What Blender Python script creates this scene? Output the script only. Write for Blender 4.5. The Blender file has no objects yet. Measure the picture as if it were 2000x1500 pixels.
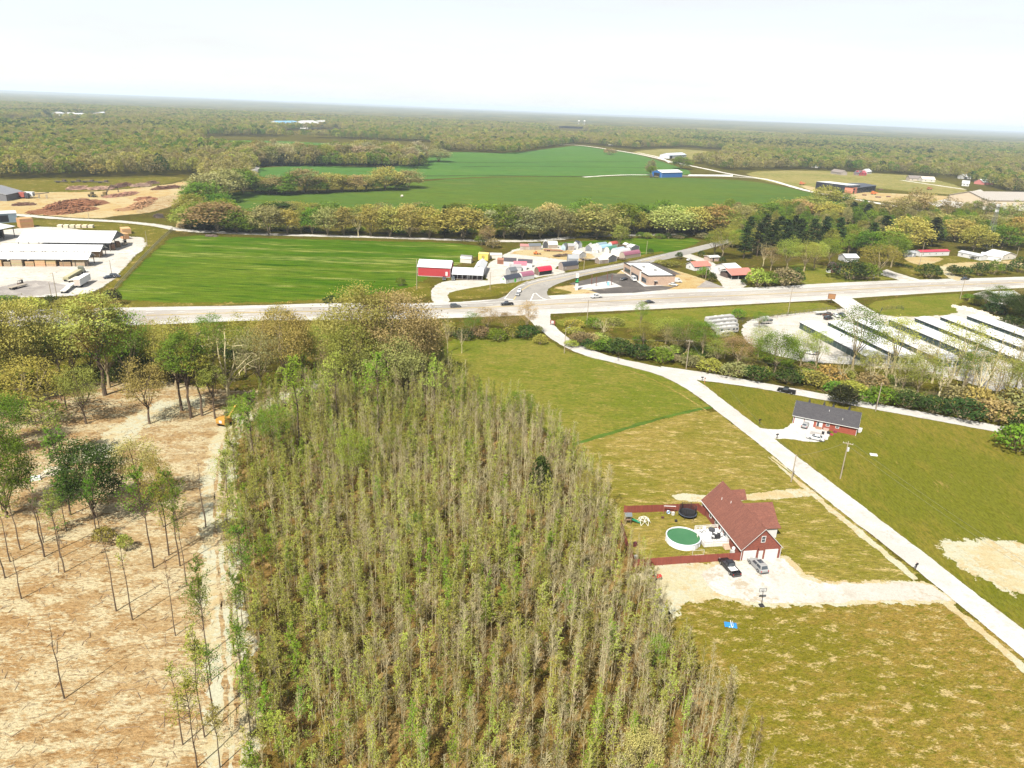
import bpy, math, random
import numpy as np
from mathutils import Vector, Matrix, noise
from mathutils.geometry import tessellate_polygon

SC = bpy.context.scene
COL = SC.collection
rad = math.radians
R = random.Random(7)

# ------------------------------------------------------------------ camera
CAM_H = 85.0                       # metres above the ground (drone)
F_PX = 1420.0                      # focal length for a 2000 px wide frame
ROLL = math.atan(0.0412)
PITCH = math.atan((750 - 211.75) * math.cos(ROLL) / F_PX)
cam = bpy.data.cameras.new('camera')
cam.sensor_width = 36.0
cam.lens = F_PX / 2000 * 36.0
cam.clip_start, cam.clip_end = 1.0, 90000.0
cam_o = bpy.data.objects.new('camera', cam)
COL.objects.link(cam_o)
cam_o.matrix_world = Matrix.Translation((0, 0, CAM_H)) @ Matrix.Rotation(rad(90) - PITCH, 4, 'X') @ Matrix.Rotation(ROLL, 4, 'Z')
SC.camera = cam_o

# ------------------------------------------------------------------ daylight
SUN_EL, SUN_AZ = rad(50), rad(206)           # azimuth clockwise from +Y: behind the camera, to the left
world = bpy.data.worlds.new('World'); SC.world = world; world.use_nodes = True
wn = world.node_tree; wn.nodes.clear()
w_out = wn.nodes.new('ShaderNodeOutputWorld'); w_bg = wn.nodes.new('ShaderNodeBackground')
w_sky = wn.nodes.new('ShaderNodeTexSky'); w_sky.sky_type = 'NISHITA'; w_sky.sun_disc = False
w_sky.sun_elevation = SUN_EL; w_sky.sun_rotation = SUN_AZ
w_sky.altitude = 200; w_sky.air_density = 1.0; w_sky.dust_density = 0.6; w_sky.ozone_density = 1.0
# a thin high veil of cirrus over the whole sky
w_tc = wn.nodes.new('ShaderNodeTexCoord'); w_map = wn.nodes.new('ShaderNodeMapping')
w_map.inputs['Scale'].default_value = (.8, 1.5, 7.0); w_map.inputs['Rotation'].default_value = (0, rad(4), rad(20))
w_no = wn.nodes.new('ShaderNodeTexNoise'); w_no.inputs['Scale'].default_value = 2.2
w_no.inputs['Detail'].default_value = 7; w_no.inputs['Roughness'].default_value = 0.55
w_rp = wn.nodes.new('ShaderNodeMapRange'); w_rp.inputs['From Min'].default_value = 0.36; w_rp.inputs['From Max'].default_value = 0.66
w_rp.inputs['To Min'].default_value = 0.58; w_rp.inputs['To Max'].default_value = 0.93
w_mx = wn.nodes.new('ShaderNodeMix'); w_mx.data_type = 'RGBA'
w_mx.inputs['B'].default_value = (4.1, 4.12, 4.16, 1)      # cirrus radiance before the background strength
wn.links.new(w_tc.outputs['Generated'], w_map.inputs['Vector']); wn.links.new(w_map.outputs[0], w_no.inputs['Vector'])
wn.links.new(w_no.outputs['Fac'], w_rp.inputs['Value']); wn.links.new(w_rp.outputs[0], w_mx.inputs['Factor'])
wn.links.new(w_sky.outputs[0], w_mx.inputs['A']); wn.links.new(w_mx.outputs['Result'], w_bg.inputs['Color'])
w_bg.inputs['Strength'].default_value = 0.079
wn.links.new(w_bg.outputs[0], w_out.inputs['Surface'])

sun = bpy.data.lights.new('sun', 'SUN'); sun.energy = 5.0; sun.angle = rad(0.5); sun.color = (1.0, 0.95, 0.86)
sun_o = bpy.data.objects.new('sun', sun); COL.objects.link(sun_o)
sun_o.location = (-60, -60, 160)
sun_o.rotation_euler = Vector((-math.sin(SUN_AZ) * math.cos(SUN_EL), -math.cos(SUN_AZ) * math.cos(SUN_EL), -math.sin(SUN_EL))).to_track_quat('-Z', 'Y').to_euler()

SC.view_settings.view_transform = 'Standard'; SC.view_settings.look = 'None'
SC.view_settings.gamma = 1.0; SC.view_settings.use_curve_mapping = False
SC.view_settings.exposure = 1.5
SC.render.engine = 'CYCLES'
cy = SC.cycles
cy.max_bounces = 6; cy.diffuse_bounces = 3; cy.transmission_bounces = 3; cy.transparent_max_bounces = 12
cy.volume_bounces = 0; cy.glossy_bounces = 2
cy.use_denoising = True
GAIN = 4.0                          # display value of a sunlit surface over its base colour

# ------------------------------------------------------------------ survey: map coordinates read off the photograph
def ray(px, py):
    u, v = px - 1000, 750 - py
    c, s = math.cos(ROLL), math.sin(ROLL)
    x, y = c * u - s * v, s * u + c * v
    return x, F_PX * math.cos(PITCH) + y * math.sin(PITCH), -F_PX * math.sin(PITCH) + y * math.cos(PITCH)
def G(px, py, z=0.0):
    x, f, d = ray(px, py); k = (CAM_H - z) / -d
    return Vector((x * k, f * k, z))
def height_of(base, ty):
    """height of something that stands at map point base and whose top shows at image row ty"""
    lo, hi = 0.0, 120.0
    for _ in range(40):
        m = (lo + hi) / 2
        if image_row(base.x, base.y, m) > ty: lo = m
        else: hi = m
    return lo
_ci = cam_o.matrix_world.inverted()
def image_xy(x, y, z):
    p = _ci @ Vector((x, y, z))
    return 1000 + F_PX * p.x / -p.z, 750 - F_PX * p.y / -p.z
def image_row(x, y, z): return image_xy(x, y, z)[1]

# ------------------------------------------------------------------ colours and materials
def lin(c):
    c /= 255.0
    return c / 12.92 if c <= 0.04045 else ((c + 0.055) / 1.055) ** 2.4
def S(r, g, b, k=None):
    """base colour of something that looks sRGB r,g,b in the sun of this photograph"""
    k = k or GAIN
    return (min(lin(r) / k, .82), min(lin(g) / k, .82), min(lin(b) / k * .85, .82), 1.0)
def B(r, g, b): return (r, g, b, 1.0)

class NT:
    def __init__(self, name):
        self.m = bpy.data.materials.new(name); self.m.use_nodes = True
        self.t = self.m.node_tree; self.t.nodes.clear()
        self.out = self.t.nodes.new('ShaderNodeOutputMaterial')
    def n(self, kind, **kw):
        x = self.t.nodes.new(kind)
        for k, v in kw.items(): setattr(x, k, v)
        return x
    def put(self, sock, v):
        if isinstance(v, bpy.types.NodeSocket): self.t.links.new(v, sock)
        else: sock.default_value = v
    def pos(self, scale=(1, 1, 1), rot=0):
        g = self.n('ShaderNodeNewGeometry'); m = self.n('ShaderNodeMapping')
        m.inputs['Scale'].default_value = scale; m.inputs['Rotation'].default_value = (0, 0, rot)
        self.t.links.new(g.outputs['Position'], m.inputs['Vector']); return m.outputs[0]
    def obj(self, scale=(1, 1, 1)):
        g = self.n('ShaderNodeTexCoord'); m = self.n('ShaderNodeMapping'); m.inputs['Scale'].default_value = scale
        self.t.links.new(g.outputs['Object'], m.inputs['Vector']); return m.outputs[0]
    def noise(self, vec, scale, detail=3, rough=.55):
        x = self.n('ShaderNodeTexNoise'); x.inputs['Scale'].default_value = scale
        x.inputs['Detail'].default_value = detail; x.inputs['Roughness'].default_value = rough
        self.t.links.new(vec, x.inputs['Vector']); return x.outputs['Fac']
    def rng(self, v, a, b, c=0.0, d=1.0, smooth=False):
        x = self.n('ShaderNodeMapRange'); x.clamp = True
        if smooth: x.interpolation_type = 'SMOOTHSTEP'
        self.put(x.inputs['Value'], v)
        for k, q in zip(('From Min', 'From Max', 'To Min', 'To Max'), (a, b, c, d)): self.put(x.inputs[k], q)
        return x.outputs[0]
    def mix(self, f, a, b, mode='MIX'):
        x = self.n('ShaderNodeMix', data_type='RGBA', blend_type=mode)
        self.put(x.inputs['Factor'], f); self.put(x.inputs['A'], a); self.put(x.inputs['B'], b); return x.outputs['Result']
    def math(self, op, a, b=0.0):
        x = self.n('ShaderNodeMath', operation=op); self.put(x.inputs[0], a); self.put(x.inputs[1], b); return x.outputs[0]
    def scale(self, col, f):
        x = self.n('ShaderNodeVectorMath', operation='SCALE'); self.put(x.inputs[0], col); self.put(x.inputs['Scale'], f); return x.outputs[0]
    def bsdf(self, col, rough=.9, metal=0.0, spec=.3, bump=None, bstr=.3, bdist=.1):
        p = self.n('ShaderNodeBsdfPrincipled')
        self.put(p.inputs['Base Color'], col); self.put(p.inputs['Roughness'], rough); self.put(p.inputs['Metallic'], metal)
        p.inputs['Specular IOR Level'].default_value = spec
        if bump is not None:
            b = self.n('ShaderNodeBump'); b.inputs['Strength'].default_value = bstr; b.inputs['Distance'].default_value = bdist
            self.put(b.inputs['Height'], bump); self.t.links.new(b.outputs[0], p.inputs['Normal'])
        return p.outputs[0]
    def end(self, shader, fade=False):
        if fade:       # ragged edge of a laid surface: it breaks up where the 'fade' attribute runs out
            a = self.n('ShaderNodeAttribute', attribute_name='fade')
            v = self.pos()
            q = self.math('ADD', self.math('MULTIPLY', self.noise(v, .45, 4, .7), .9), -.0)
            k = self.math('GREATER_THAN', self.math('ADD', a.outputs['Fac'], 0.0), self.rng(q, .25, .75, .02, .98))
            tr = self.n('ShaderNodeBsdfTransparent'); mx = self.n('ShaderNodeMixShader')
            self.put(mx.inputs[0], k); self.t.links.new(tr.outputs[0], mx.inputs[1]); self.t.links.new(shader, mx.inputs[2]); shader = mx.outputs[0]
        self.t.links.new(shader, self.out.inputs['Surface']); return self.m

def ground_mat(name, a, b, bare=None, bare_amt=.3, big=.02, mid=.15, fine=1.6, stretch=(1, 1, 1), rot=0, c=None, fade=True, bump=.5, bdist=.25, contrast=.35, bare_scale=.12):
    """soil, grass and gravel: two colours in broad patches, a third in smaller ones, bare spots, and a fine grain"""
    t = NT(name); v = t.pos(); vs = t.pos(stretch, rot)
    n1 = t.noise(v, big, 4, .6); n2 = t.noise(vs, mid, 5, .62); n3 = t.noise(vs, fine, 4, .7); n4 = t.noise(v, fine * 4, 2)
    col = t.mix(t.rng(t.math('ADD', t.math('MULTIPLY', n1, .55), t.math('MULTIPLY', n2, .45)), .44, .56), a, b)
    if c: col = t.mix(t.rng(t.noise(vs, mid * 2.3, 4, .6), .54, .68), col, c)
    if bare:
        q = t.math('ADD', t.math('MULTIPLY', t.noise(vs, bare_scale, 5, .7), .65), t.math('MULTIPLY', t.noise(vs, bare_scale * 7, 3, .7), .35))
        col = t.mix(t.rng(q, .60 - bare_amt * .2, .655 - bare_amt * .18), col, bare)
    if c: col = t.mix(t.rng(t.noise(vs, fine * .55, 4, .65), .52, .62, 0, .55), col, c)
    g = t.math('ADD', t.math('MULTIPLY', n3, .6), t.math('MULTIPLY', n4, .4))
    col = t.scale(col, t.rng(g, .36, .64, 1 - contrast, 1 + contrast))
    return t.end(t.bsdf(col, 1, 0, 0, g, bump, bdist), fade)

def paint_mat(name, rough=.6, metal=0.0, spec=.4, noise_amt=.12, scale=1.2, rib=None, brick=False, shingle=False, color=None, streak=False):
    """surface whose colour is the object's own colour, slightly weathered"""
    t = NT(name); v = t.obj()
    oi = t.n('ShaderNodeObjectInfo'); col = color or oi.outputs['Color']
    g = t.math('ADD', t.math('MULTIPLY', t.noise(v, scale, 5, .65), .6), t.math('MULTIPLY', t.noise(v, scale * 9, 3, .6), .4))
    h = g
    if streak: g = t.math('ADD', t.math('MULTIPLY', g, .5), t.math('MULTIPLY', t.noise(t.obj((6, 6, .35)), 1.0, 3), .5))
    col = t.scale(col, t.rng(g, .25, .75, .66 * (1 - noise_amt), .66 * (1 + noise_amt)))
    if brick:
        b = t.n('ShaderNodeTexBrick'); b.offset = .5
        for k, q in dict(Scale=1.0).items(): b.inputs[k].default_value = q
        b.inputs['Brick Width'].default_value = .45; b.inputs['Row Height'].default_value = .16; b.inputs['Mortar Size'].default_value = .018
        b.inputs['Color1'].default_value = (.8, .8, .8, 1); b.inputs['Color2'].default_value = (1.2, 1.15, 1.1, 1); b.inputs['Mortar'].default_value = (1.25, 1.25, 1.25, 1)
        cx = t.n('ShaderNodeSeparateXYZ'); t.t.links.new(v, cx.inputs[0])
        cb = t.n('ShaderNodeCombineXYZ'); t.put(cb.inputs[0], t.math('ADD', cx.outputs[0], cx.outputs[1])); t.put(cb.inputs[1], cx.outputs[2])
        t.t.links.new(cb.outputs[0], b.inputs['Vector'])
        x = t.n('ShaderNodeVectorMath', operation='MULTIPLY'); t.put(x.inputs[0], col); t.put(x.inputs[1], b.outputs['Color']); col = x.outputs[0]
        h = b.outputs['Fac']
    if shingle:
        w = t.n('ShaderNodeTexBrick'); w.offset = .37
        w.inputs['Scale'].default_value = 1.0; w.inputs['Brick Width'].default_value = .9; w.inputs['Row Height'].default_value = .3; w.inputs['Mortar Size'].default_value = .02
        w.inputs['Color1'].default_value = (.88, .88, .9, 1); w.inputs['Color2'].default_value = (1.12, 1.1, 1.08, 1); w.inputs['Mortar'].default_value = (.8, .8, .8, 1)
        t.t.links.new(t.obj(), w.inputs['Vector'])
        x = t.n('ShaderNodeVectorMath', operation='MULTIPLY'); t.put(x.inputs[0], col); t.put(x.inputs[1], w.outputs['Color']); col = x.outputs[0]
    if rib:
        w = t.n('ShaderNodeTexWave', wave_type='BANDS', bands_direction=rib[0]); w.inputs['Scale'].default_value = rib[1]; w.inputs['Distortion'].default_value = 0
        t.t.links.new(v, w.inputs['Vector']); h = w.outputs['Fac']
        return t.end(t.bsdf(col, rough, metal, spec, h, .35, .04))
    return t.end(t.bsdf(col, rough, metal, spec, h, .15, .02))

def leaf_mat(name, transl=.3, mass=False):
    t = NT(name)
    oi = t.n('ShaderNodeObjectInfo'); at = t.n('ShaderNodeAttribute', attribute_name='tone')
    hs = t.n('ShaderNodeHueSaturation')
    t.put(hs.inputs['Hue'], t.rng(oi.outputs['Random'], 0, 1, .485, .515)); hs.inputs['Saturation'].default_value = 1.0
    t.put(hs.inputs['Value'], t.rng(oi.outputs['Random'], 0, 1, .86, 1.14)); t.put(hs.inputs['Color'], t.n('ShaderNodeAttribute', attribute_name='tint').outputs['Color'] if mass else oi.outputs['Color'])
    col = t.scale(hs.outputs[0], t.rng(at.outputs['Fac'], 0, 1, .6, 1.22))
    d = t.n('ShaderNodeBsdfDiffuse'); tr = t.n('ShaderNodeBsdfTranslucent'); t.put(d.inputs['Color'], col)
    x = t.n('ShaderNodeVectorMath', operation='MULTIPLY'); t.put(x.inputs[0], col); x.inputs[1].default_value = (1.15, 1.1, .6); t.put(tr.inputs['Color'], x.outputs[0])
    mx = t.n('ShaderNodeMixShader'); mx.inputs[0].default_value = transl
    t.t.links.new(d.outputs[0], mx.inputs[1]); t.t.links.new(tr.outputs[0], mx.inputs[2])
    return t.end(mx.outputs[0])

MAT = {}
MAT['leaf'] = leaf_mat('leaf', .4)
MAT['needle'] = leaf_mat('needle', .12)
MAT['leaf_mass'] = leaf_mat('leaf_mass', .4, True)
def bark(name, a, b):
    t = NT(name); v = t.obj((3, 3, .6)); oi = t.n('ShaderNodeObjectInfo')
    c = t.mix(t.rng(t.noise(v, 1.5, 4, .7), .35, .65), a, b)
    return t.end(t.bsdf(t.scale(c, t.rng(oi.outputs['Random'], 0, 1, .8, 1.2)), .95, 0, .1))
MAT['bark_dark'] = bark('bark_dark', B(0.060, 0.042, 0.029), B(0.104, 0.076, 0.052))
MAT['bark_pale'] = bark('bark_pale', B(0.216, 0.180, 0.096), B(0.328, 0.288, 0.176))
MAT['bark_mid'] = bark('bark_mid', B(0.128, 0.100, 0.056), B(0.216, 0.176, 0.104))
MAT['paint'] = paint_mat('paint', .55)
MAT['gloss'] = paint_mat('gloss', .25, 0, .5, .05)
MAT['matte'] = paint_mat('matte', .9, 0, .15, .22, .8)
MAT['board'] = paint_mat('board', .75, 0, .25, .38, .6, streak=True)
MAT['siding'] = paint_mat('siding', .7, 0, .3, .12, .5, rib=('Z', 2.4))
MAT['rib_x'] = paint_mat('rib_x', .42, .1, .5, .1, .25, rib=('X', 1.4))
MAT['rib_y'] = paint_mat('rib_y', .42, .1, .5, .1, .25, rib=('Y', 1.4))
MAT['brick'] = paint_mat('brick', .9, 0, .2, .16, .7, brick=True)
MAT['shingle'] = paint_mat('shingle', .95, 0, .1, .42, 3.2, shingle=True)
MAT['metal'] = paint_mat('metal', .4, .7, .5, .1)
MAT['rubber'] = paint_mat('rubber', .85, 0, .2, .15)
MAT['concrete'] = paint_mat('concrete', .9, 0, .2, .14, .5)
def glass_mat():
    t = NT('glass'); v = t.obj()
    p = t.n('ShaderNodeBsdfPrincipled'); t.put(p.inputs['Base Color'], t.mix(t.noise(v, .8, 2), B(.015, .02, .025), B(.05, .06, .07)))
    p.inputs['Roughness'].default_value = .06; p.inputs['Specular IOR Level'].default_value = .7
    return t.end(p.outputs[0])
MAT['glass'] = glass_mat()

# ------------------------------------------------------------------ objects
def tag(o, label=None, cat=None, group=None, kind=None):
    if label: o['label'] = label
    if cat: o['category'] = cat
    if group: o['group'] = group
    if kind: o['kind'] = kind
    return o
def thing(name, label, cat, loc=(0, 0, 0), rz=0.0, group=None):
    o = bpy.data.objects.new(name, None); COL.objects.link(o); o.empty_display_size = .5
    o.location = loc; o.rotation_euler = (0, 0, rz)
    return tag(o, label, cat, group)
class MB:
    """collects polygons for one mesh"""
    def __init__(self): self.v = []; self.f = []
    def poly(self, *pts):
        k = len(self.v); self.v += [tuple(p) for p in pts]; self.f.append(tuple(range(k, k + len(pts)))); return self
    def box(self, x0, x1, y0, y1, z0, z1):
        k = len(self.v)
        self.v += [(x0, y0, z0), (x1, y0, z0), (x1, y1, z0), (x0, y1, z0), (x0, y0, z1), (x1, y0, z1), (x1, y1, z1), (x0, y1, z1)]
        self.f += [tuple(k + i for i in q) for q in ((0, 3, 2, 1), (4, 5, 6, 7), (0, 1, 5, 4), (1, 2, 6, 5), (2, 3, 7, 6), (3, 0, 4, 7))]; return self
    def hull8(self, b, t):
        """eight-corner solid: four bottom points, four top points, both anticlockwise from above"""
        k = len(self.v); self.v += [tuple(p) for p in b] + [tuple(p) for p in t]
        self.f += [tuple(k + i for i in q) for q in ((0, 3, 2, 1), (4, 5, 6, 7), (0, 1, 5, 4), (1, 2, 6, 5), (2, 3, 7, 6), (3, 0, 4, 7))]; return self
    def tube(self, p0, p1, r0, r1=None, n=6, cap=True):
        p0, p1 = Vector(p0), Vector(p1); r1 = r0 if r1 is None else r1
        d = (p1 - p0); d = d.normalized() if d.length > 1e-6 else Vector((0, 0, 1))
        u = d.orthogonal().normalized(); w = d.cross(u); k = len(self.v)
        for p, r in ((p0, r0), (p1, r1)):
            for i in range(n):
                a = 2 * math.pi * i / n; self.v.append(tuple(p + u * (r * math.cos(a)) + w * (r * math.sin(a))))
        for i in range(n): j = (i + 1) % n; self.f.append((k + i, k + j, k + n + j, k + n + i))
        if cap: self.f += [tuple(k + n - 1 - i for i in range(n)), tuple(k + n + i for i in range(n))]
        return self
    def beam(self, p0, p1, w, h):
        """square bar between two points"""
        p0, p1 = Vector(p0), Vector(p1); d = (p1 - p0).normalized()
        s = d.cross(Vector((0, 0, 1))); s = s.normalized() if s.length > 1e-4 else Vector((1, 0, 0)); u = s.cross(d)
        q = lambda p: [p - s * w / 2 - u * h / 2, p + s * w / 2 - u * h / 2, p + s * w / 2 + u * h / 2, p - s * w / 2 + u * h / 2]
        return self.hull8(q(p0), q(p1))
    def prism(self, prof, y0, y1, axis='y'):
        """profile polygon (a, z) pushed along y (or x)"""
        n = len(prof); k = len(self.v)
        P = (lambda a, z, y: (a, y, z)) if axis == 'y' else (lambda a, z, y: (y, a, z))
        self.v += [P(a, z, y0) for a, z in prof] + [P(a, z, y1) for a, z in prof]
        self.f += [tuple(k + i for i in range(n)), tuple(k + n + n - 1 - i for i in range(n))]
        for i in range(n): j = (i + 1) % n; self.f.append((k + i, k + n + i, k + n + j, k + j))
        return self
    def disc(self, c, r, n=20, ry=None):
        ry = ry or r; return self.poly(*[(c[0] + r * math.cos(2 * math.pi * i / n), c[1] + ry * math.sin(2 * math.pi * i / n), c[2]) for i in range(n)])
    def mesh(self, name, m):
        me = bpy.data.meshes.new(name); me.from_pydata(self.v, [], self.f); me.update()
        me.materials.append(MAT[m] if isinstance(m, str) else m); return me
    def build(self, name, m, parent=None, color=None, loc=None, rz=None, kind=None, smooth=False):
        me = self.mesh(name, m); o = bpy.data.objects.new(name, me); COL.objects.link(o)
        if smooth:
            for p in me.polygons: p.use_smooth = True
        if parent: o.parent = parent
        if color: o.color = color
        if loc is not None: o.location = loc
        if rz is not None: o.rotation_euler = (0, 0, rz)
        if kind: o['kind'] = kind
        return o
KIDS = {}
def freeze(root):
    """remember a prototype's tree so that copying needs no search through the scene"""
    for o in COL.objects:
        if o.parent is not None:
            l = KIDS.setdefault(o.parent.as_pointer(), [])
            if o not in l: l.append(o)
    return root
def copy_tree(o, parent=None, colors=None):
    c = o.copy(); COL.objects.link(c)
    if parent: c.parent = parent
    if colors and o.name.split('.')[0] in colors: c.color = colors[o.name.split('.')[0]]
    for ch in KIDS.get(o.as_pointer(), ()): copy_tree(ch, c, colors)
    return c
def frame(pl, pr):
    """map frame of a facade from the image points of its two front corners: origin, heading, width"""
    a, b = G(*pl), G(*pr); d = b - a
    return a, math.atan2(d.y, d.x), d.length

# ------------------------------------------------------------------ laid surfaces
_ZC = [0]
def zlay(layer):
    _ZC[0] += 1; return .015 * layer + .0002 * _ZC[0]
def resample(P, s, closed=True):
    out = []; n = len(P)
    for i in range(n if closed else n - 1):
        a, b = P[i], P[(i + 1) % n]; k = max(1, int((b - a).length / s))
        out += [a.lerp(b, j / k) for j in range(k)]
    if not closed: out.append(P[-1])
    return out
def wob(p, amp, f):
    return Vector((noise.noise((p.x * f, p.y * f, 3.1)) * amp, noise.noise((p.x * f, p.y * f, 9.7)) * amp, 0))
def add_fade(me, vals):
    at = me.attributes.new('fade', 'FLOAT', 'POINT'); at.data.foreach_set('value', vals)
def smooth_closed(P, it=1):
    for _ in range(it):
        Q = []
        for i in range(len(P)):
            a, b = P[i], P[(i + 1) % len(P)]; Q += [a.lerp(b, .25), a.lerp(b, .75)]
        P = Q
    return P
def sheet(name, px, m, layer, step=2.0, fade=1.5, amp=.8, rounds=1, world_pts=None):
    """patch of ground cover with a ragged edge; a structure"""
    P = [G(*p) for p in px] if world_pts is None else [Vector((p[0], p[1], 0)) for p in world_pts]
    P = smooth_closed(P, rounds); P = resample(P, step); n = len(P)
    P = [p + wob(p, amp, .35 / max(step, 1)) + wob(p, amp * .5, 1.1 / max(step, 1)) for p in P]
    A = sum(P[i].x * P[(i + 1) % n].y - P[(i + 1) % n].x * P[i].y for i in range(n))
    if A < 0: P.reverse()
    nor = []
    for i in range(n):
        d = P[(i + 1) % n] - P[i - 1]; nn = Vector((d.y, -d.x, 0)); nor.append(nn.normalized() if nn.length > 1e-6 else Vector((1, 0, 0)))
    z = zlay(layer); V = []; Fd = []
    for i in range(n): p = P[i] + nor[i] * fade * .5; V.append((p.x, p.y, z)); Fd.append(0.0)
    inner = []
    for i in range(n): p = P[i] - nor[i] * fade * .5; V.append((p.x, p.y, z)); Fd.append(1.0); inner.append(Vector((p.x, p.y, 0)))
    Fc = [(i, (i + 1) % n, n + (i + 1) % n, n + i) for i in range(n)]
    Fc += [(n + a, n + b, n + c) for a, b, c in tessellate_polygon([inner])]
    me = bpy.data.meshes.new(name); me.from_pydata(V, [], Fc); me.update(); add_fade(me, Fd); me.materials.append(m)
    for p in me.polygons:
        if p.normal.z < 0: p.flip()
    o = bpy.data.objects.new(name, me); COL.objects.link(o); o['kind'] = 'structure'; return o
def chaikin(P, it=2):
    for _ in range(it):
        Q = [P[0]]
        for i in range(len(P) - 1): Q += [P[i].lerp(P[i + 1], .25), P[i].lerp(P[i + 1], .75)]
        P = Q + [P[-1]]
    return P
def strip(name, left, right, m, layer, step=2.0, fade=.5, amp=.15, kind='structure', parent=None, smooth=2):
    """road between two edge lines"""
    L = chaikin([G(*p) if len(p) == 2 else Vector(p) for p in left], smooth); Rr = chaikin([G(*p) if len(p) == 2 else Vector(p) for p in right], smooth)
    n = max(8, int(sum((L[i + 1] - L[i]).length for i in range(len(L) - 1)) / step))
    def along(P, n):
        d = [0.0]
        for i in range(len(P) - 1): d.append(d[-1] + (P[i + 1] - P[i]).length)
        out = []; k = 0
        for j in range(n + 1):
            t = d[-1] * j / n
            while k < len(P) - 2 and d[k + 1] < t: k += 1
            out.append(P[k].lerp(P[k + 1], (t - d[k]) / max(1e-6, d[k + 1] - d[k])))
        return out
    L, Rr = along(L, n), along(Rr, n); z = zlay(layer); V = []; Fd = []; Fc = []
    for i in range(n + 1):
        a, b = L[i], Rr[i]; u = (b - a).normalized()
        a = a + u * noise.noise((a.x * .4, a.y * .4, 1)) * amp * 2; b = b + u * noise.noise((b.x * .4, b.y * .4, 5)) * amp * 2
        for p, f in ((a - u * fade * .5, 0), (a + u * fade * .5, 1), (b - u * fade * .5, 1), (b + u * fade * .5, 0)):
            V.append((p.x, p.y, z)); Fd.append(float(f))
    for i in range(n):
        for j in range(3): k = i * 4 + j; Fc.append((k, k + 1, k + 5, k + 4))
    me = bpy.data.meshes.new(name); me.from_pydata(V, [], Fc); me.update(); add_fade(me, Fd); me.materials.append(m)
    for p in me.polygons:
        if p.normal.z < 0: p.flip()
    o = bpy.data.objects.new(name, me); COL.objects.link(o)
    if kind: o['kind'] = kind
    if parent: o.parent = parent
    return o
def lane(name, px, width, m, layer, step=3.0, fade=.8, amp=.4, smooth=2):
    """track of one width along a centre line"""
    P = chaikin([G(*p) for p in px], smooth); L = []; Q = []
    for i in range(len(P)):
        d = P[min(i + 1, len(P) - 1)] - P[max(i - 1, 0)]; nn = Vector((-d.y, d.x, 0)).normalized() * width / 2
        L.append(tuple(P[i] + nn)); Q.append(tuple(P[i] - nn))
    return strip(name, L, Q, m, layer, step, fade, amp, smooth=0)
# ================================================================== THE GROUND
GM = {}
GM['base'] = ground_mat('rough_grass', S(132, 124, 50), S(112, 100, 48), S(176, 150, 92), .25, .015, .12, 1.3, c=S(104, 116, 34), fade=False, contrast=.5)
GM['litter'] = ground_mat('leaf_litter', S(170, 136, 86), S(140, 116, 64), S(206, 172, 120), .5, .03, .2, 2.0, c=S(138, 124, 56), contrast=.5)
GM['soil'] = ground_mat('cleared_soil', S(218, 178, 132), S(232, 202, 162), S(254, 236, 204), .62, .022, .16, 1.5, c=S(170, 128, 84), contrast=.42, stretch=(1, 2.2, 1), rot=rad(-30), bare_scale=.11)
GM['track'] = ground_mat('packed_earth', S(255, 244, 214), S(252, 226, 184), S(255, 252, 236), .6, .05, .3, 2.0, contrast=.15)
GM['meadow_green'] = ground_mat('meadow_green', S(144, 154, 58), S(172, 164, 80), S(208, 188, 124), .18, .03, .16, 1.1, c=S(128, 144, 42), contrast=.45, stretch=(.7, 1.6, 1), rot=rad(10), bare_scale=.25)
GM['meadow_tan'] = ground_mat('meadow_tan', S(194, 172, 98), S(164, 156, 70), S(238, 212, 154), .34, .035, .2, 1.1, c=S(152, 148, 56), contrast=.45, stretch=(.6, 1.6, 1), rot=rad(-15), bare_scale=.28)
GM['meadow_rough'] = ground_mat('meadow_rough', S(186, 158, 84), S(158, 148, 58), S(240, 214, 160), .34, .03, .2, 1.3, c=S(138, 136, 42), contrast=.5, stretch=(1, 1.9, 1), rot=rad(-40), bare_scale=.3)
GM['lawn'] = ground_mat('lawn', S(144, 146, 54), S(166, 154, 70), S(190, 168, 104), .02, .022, .14, 1.2, c=S(134, 138, 44), contrast=.36, stretch=(1.5, .5, 1), rot=rad(-38))
GM['yard'] = ground_mat('yard_grass', S(160, 152, 76), S(140, 142, 56), S(206, 180, 120), .3, .06, .3, 2.0, contrast=.3)
GM['hay'] = ground_mat('hay_field', S(96, 138, 20), S(130, 154, 46), S(184, 190, 112), .3, .010, .05, .4, c=S(70, 116, 8), contrast=.55, stretch=(.22, 1.9, 1), rot=rad(-8), bare_scale=.025)
GM['crop'] = ground_mat('crop_field', S(122, 150, 60), S(108, 144, 66), S(140, 152, 74), .2, .004, .03, .25, c=S(118, 138, 44), contrast=.3, stretch=(.3, 1.2, 1), rot=rad(-14), bare_scale=.012)
GM['crop_far'] = ground_mat('crop_field_far', S(116, 164, 80), S(106, 156, 82), S(132, 166, 86), .2, .003, .02, .2, c=S(108, 146, 66), contrast=.25, stretch=(.3, 1.2, 1), rot=rad(-14), bare_scale=.01)
GM['stubble'] = ground_mat('stubble', S(196, 184, 120), S(168, 168, 96), S(226, 208, 150), .4, .01, .05, .5, contrast=.2)
GM['verge'] = ground_mat('verge', S(150, 140, 62), S(138, 136, 48), S(214, 188, 122), .3, .03, .15, 1.0, contrast=.4)
GM['gravel'] = ground_mat('gravel', B(0.295, 0.275, 0.238), B(0.344, 0.328, 0.295), B(0.394, 0.377, 0.353), .5, .05, .3, 3.0, contrast=.14, bump=.2, bdist=.04)
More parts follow.
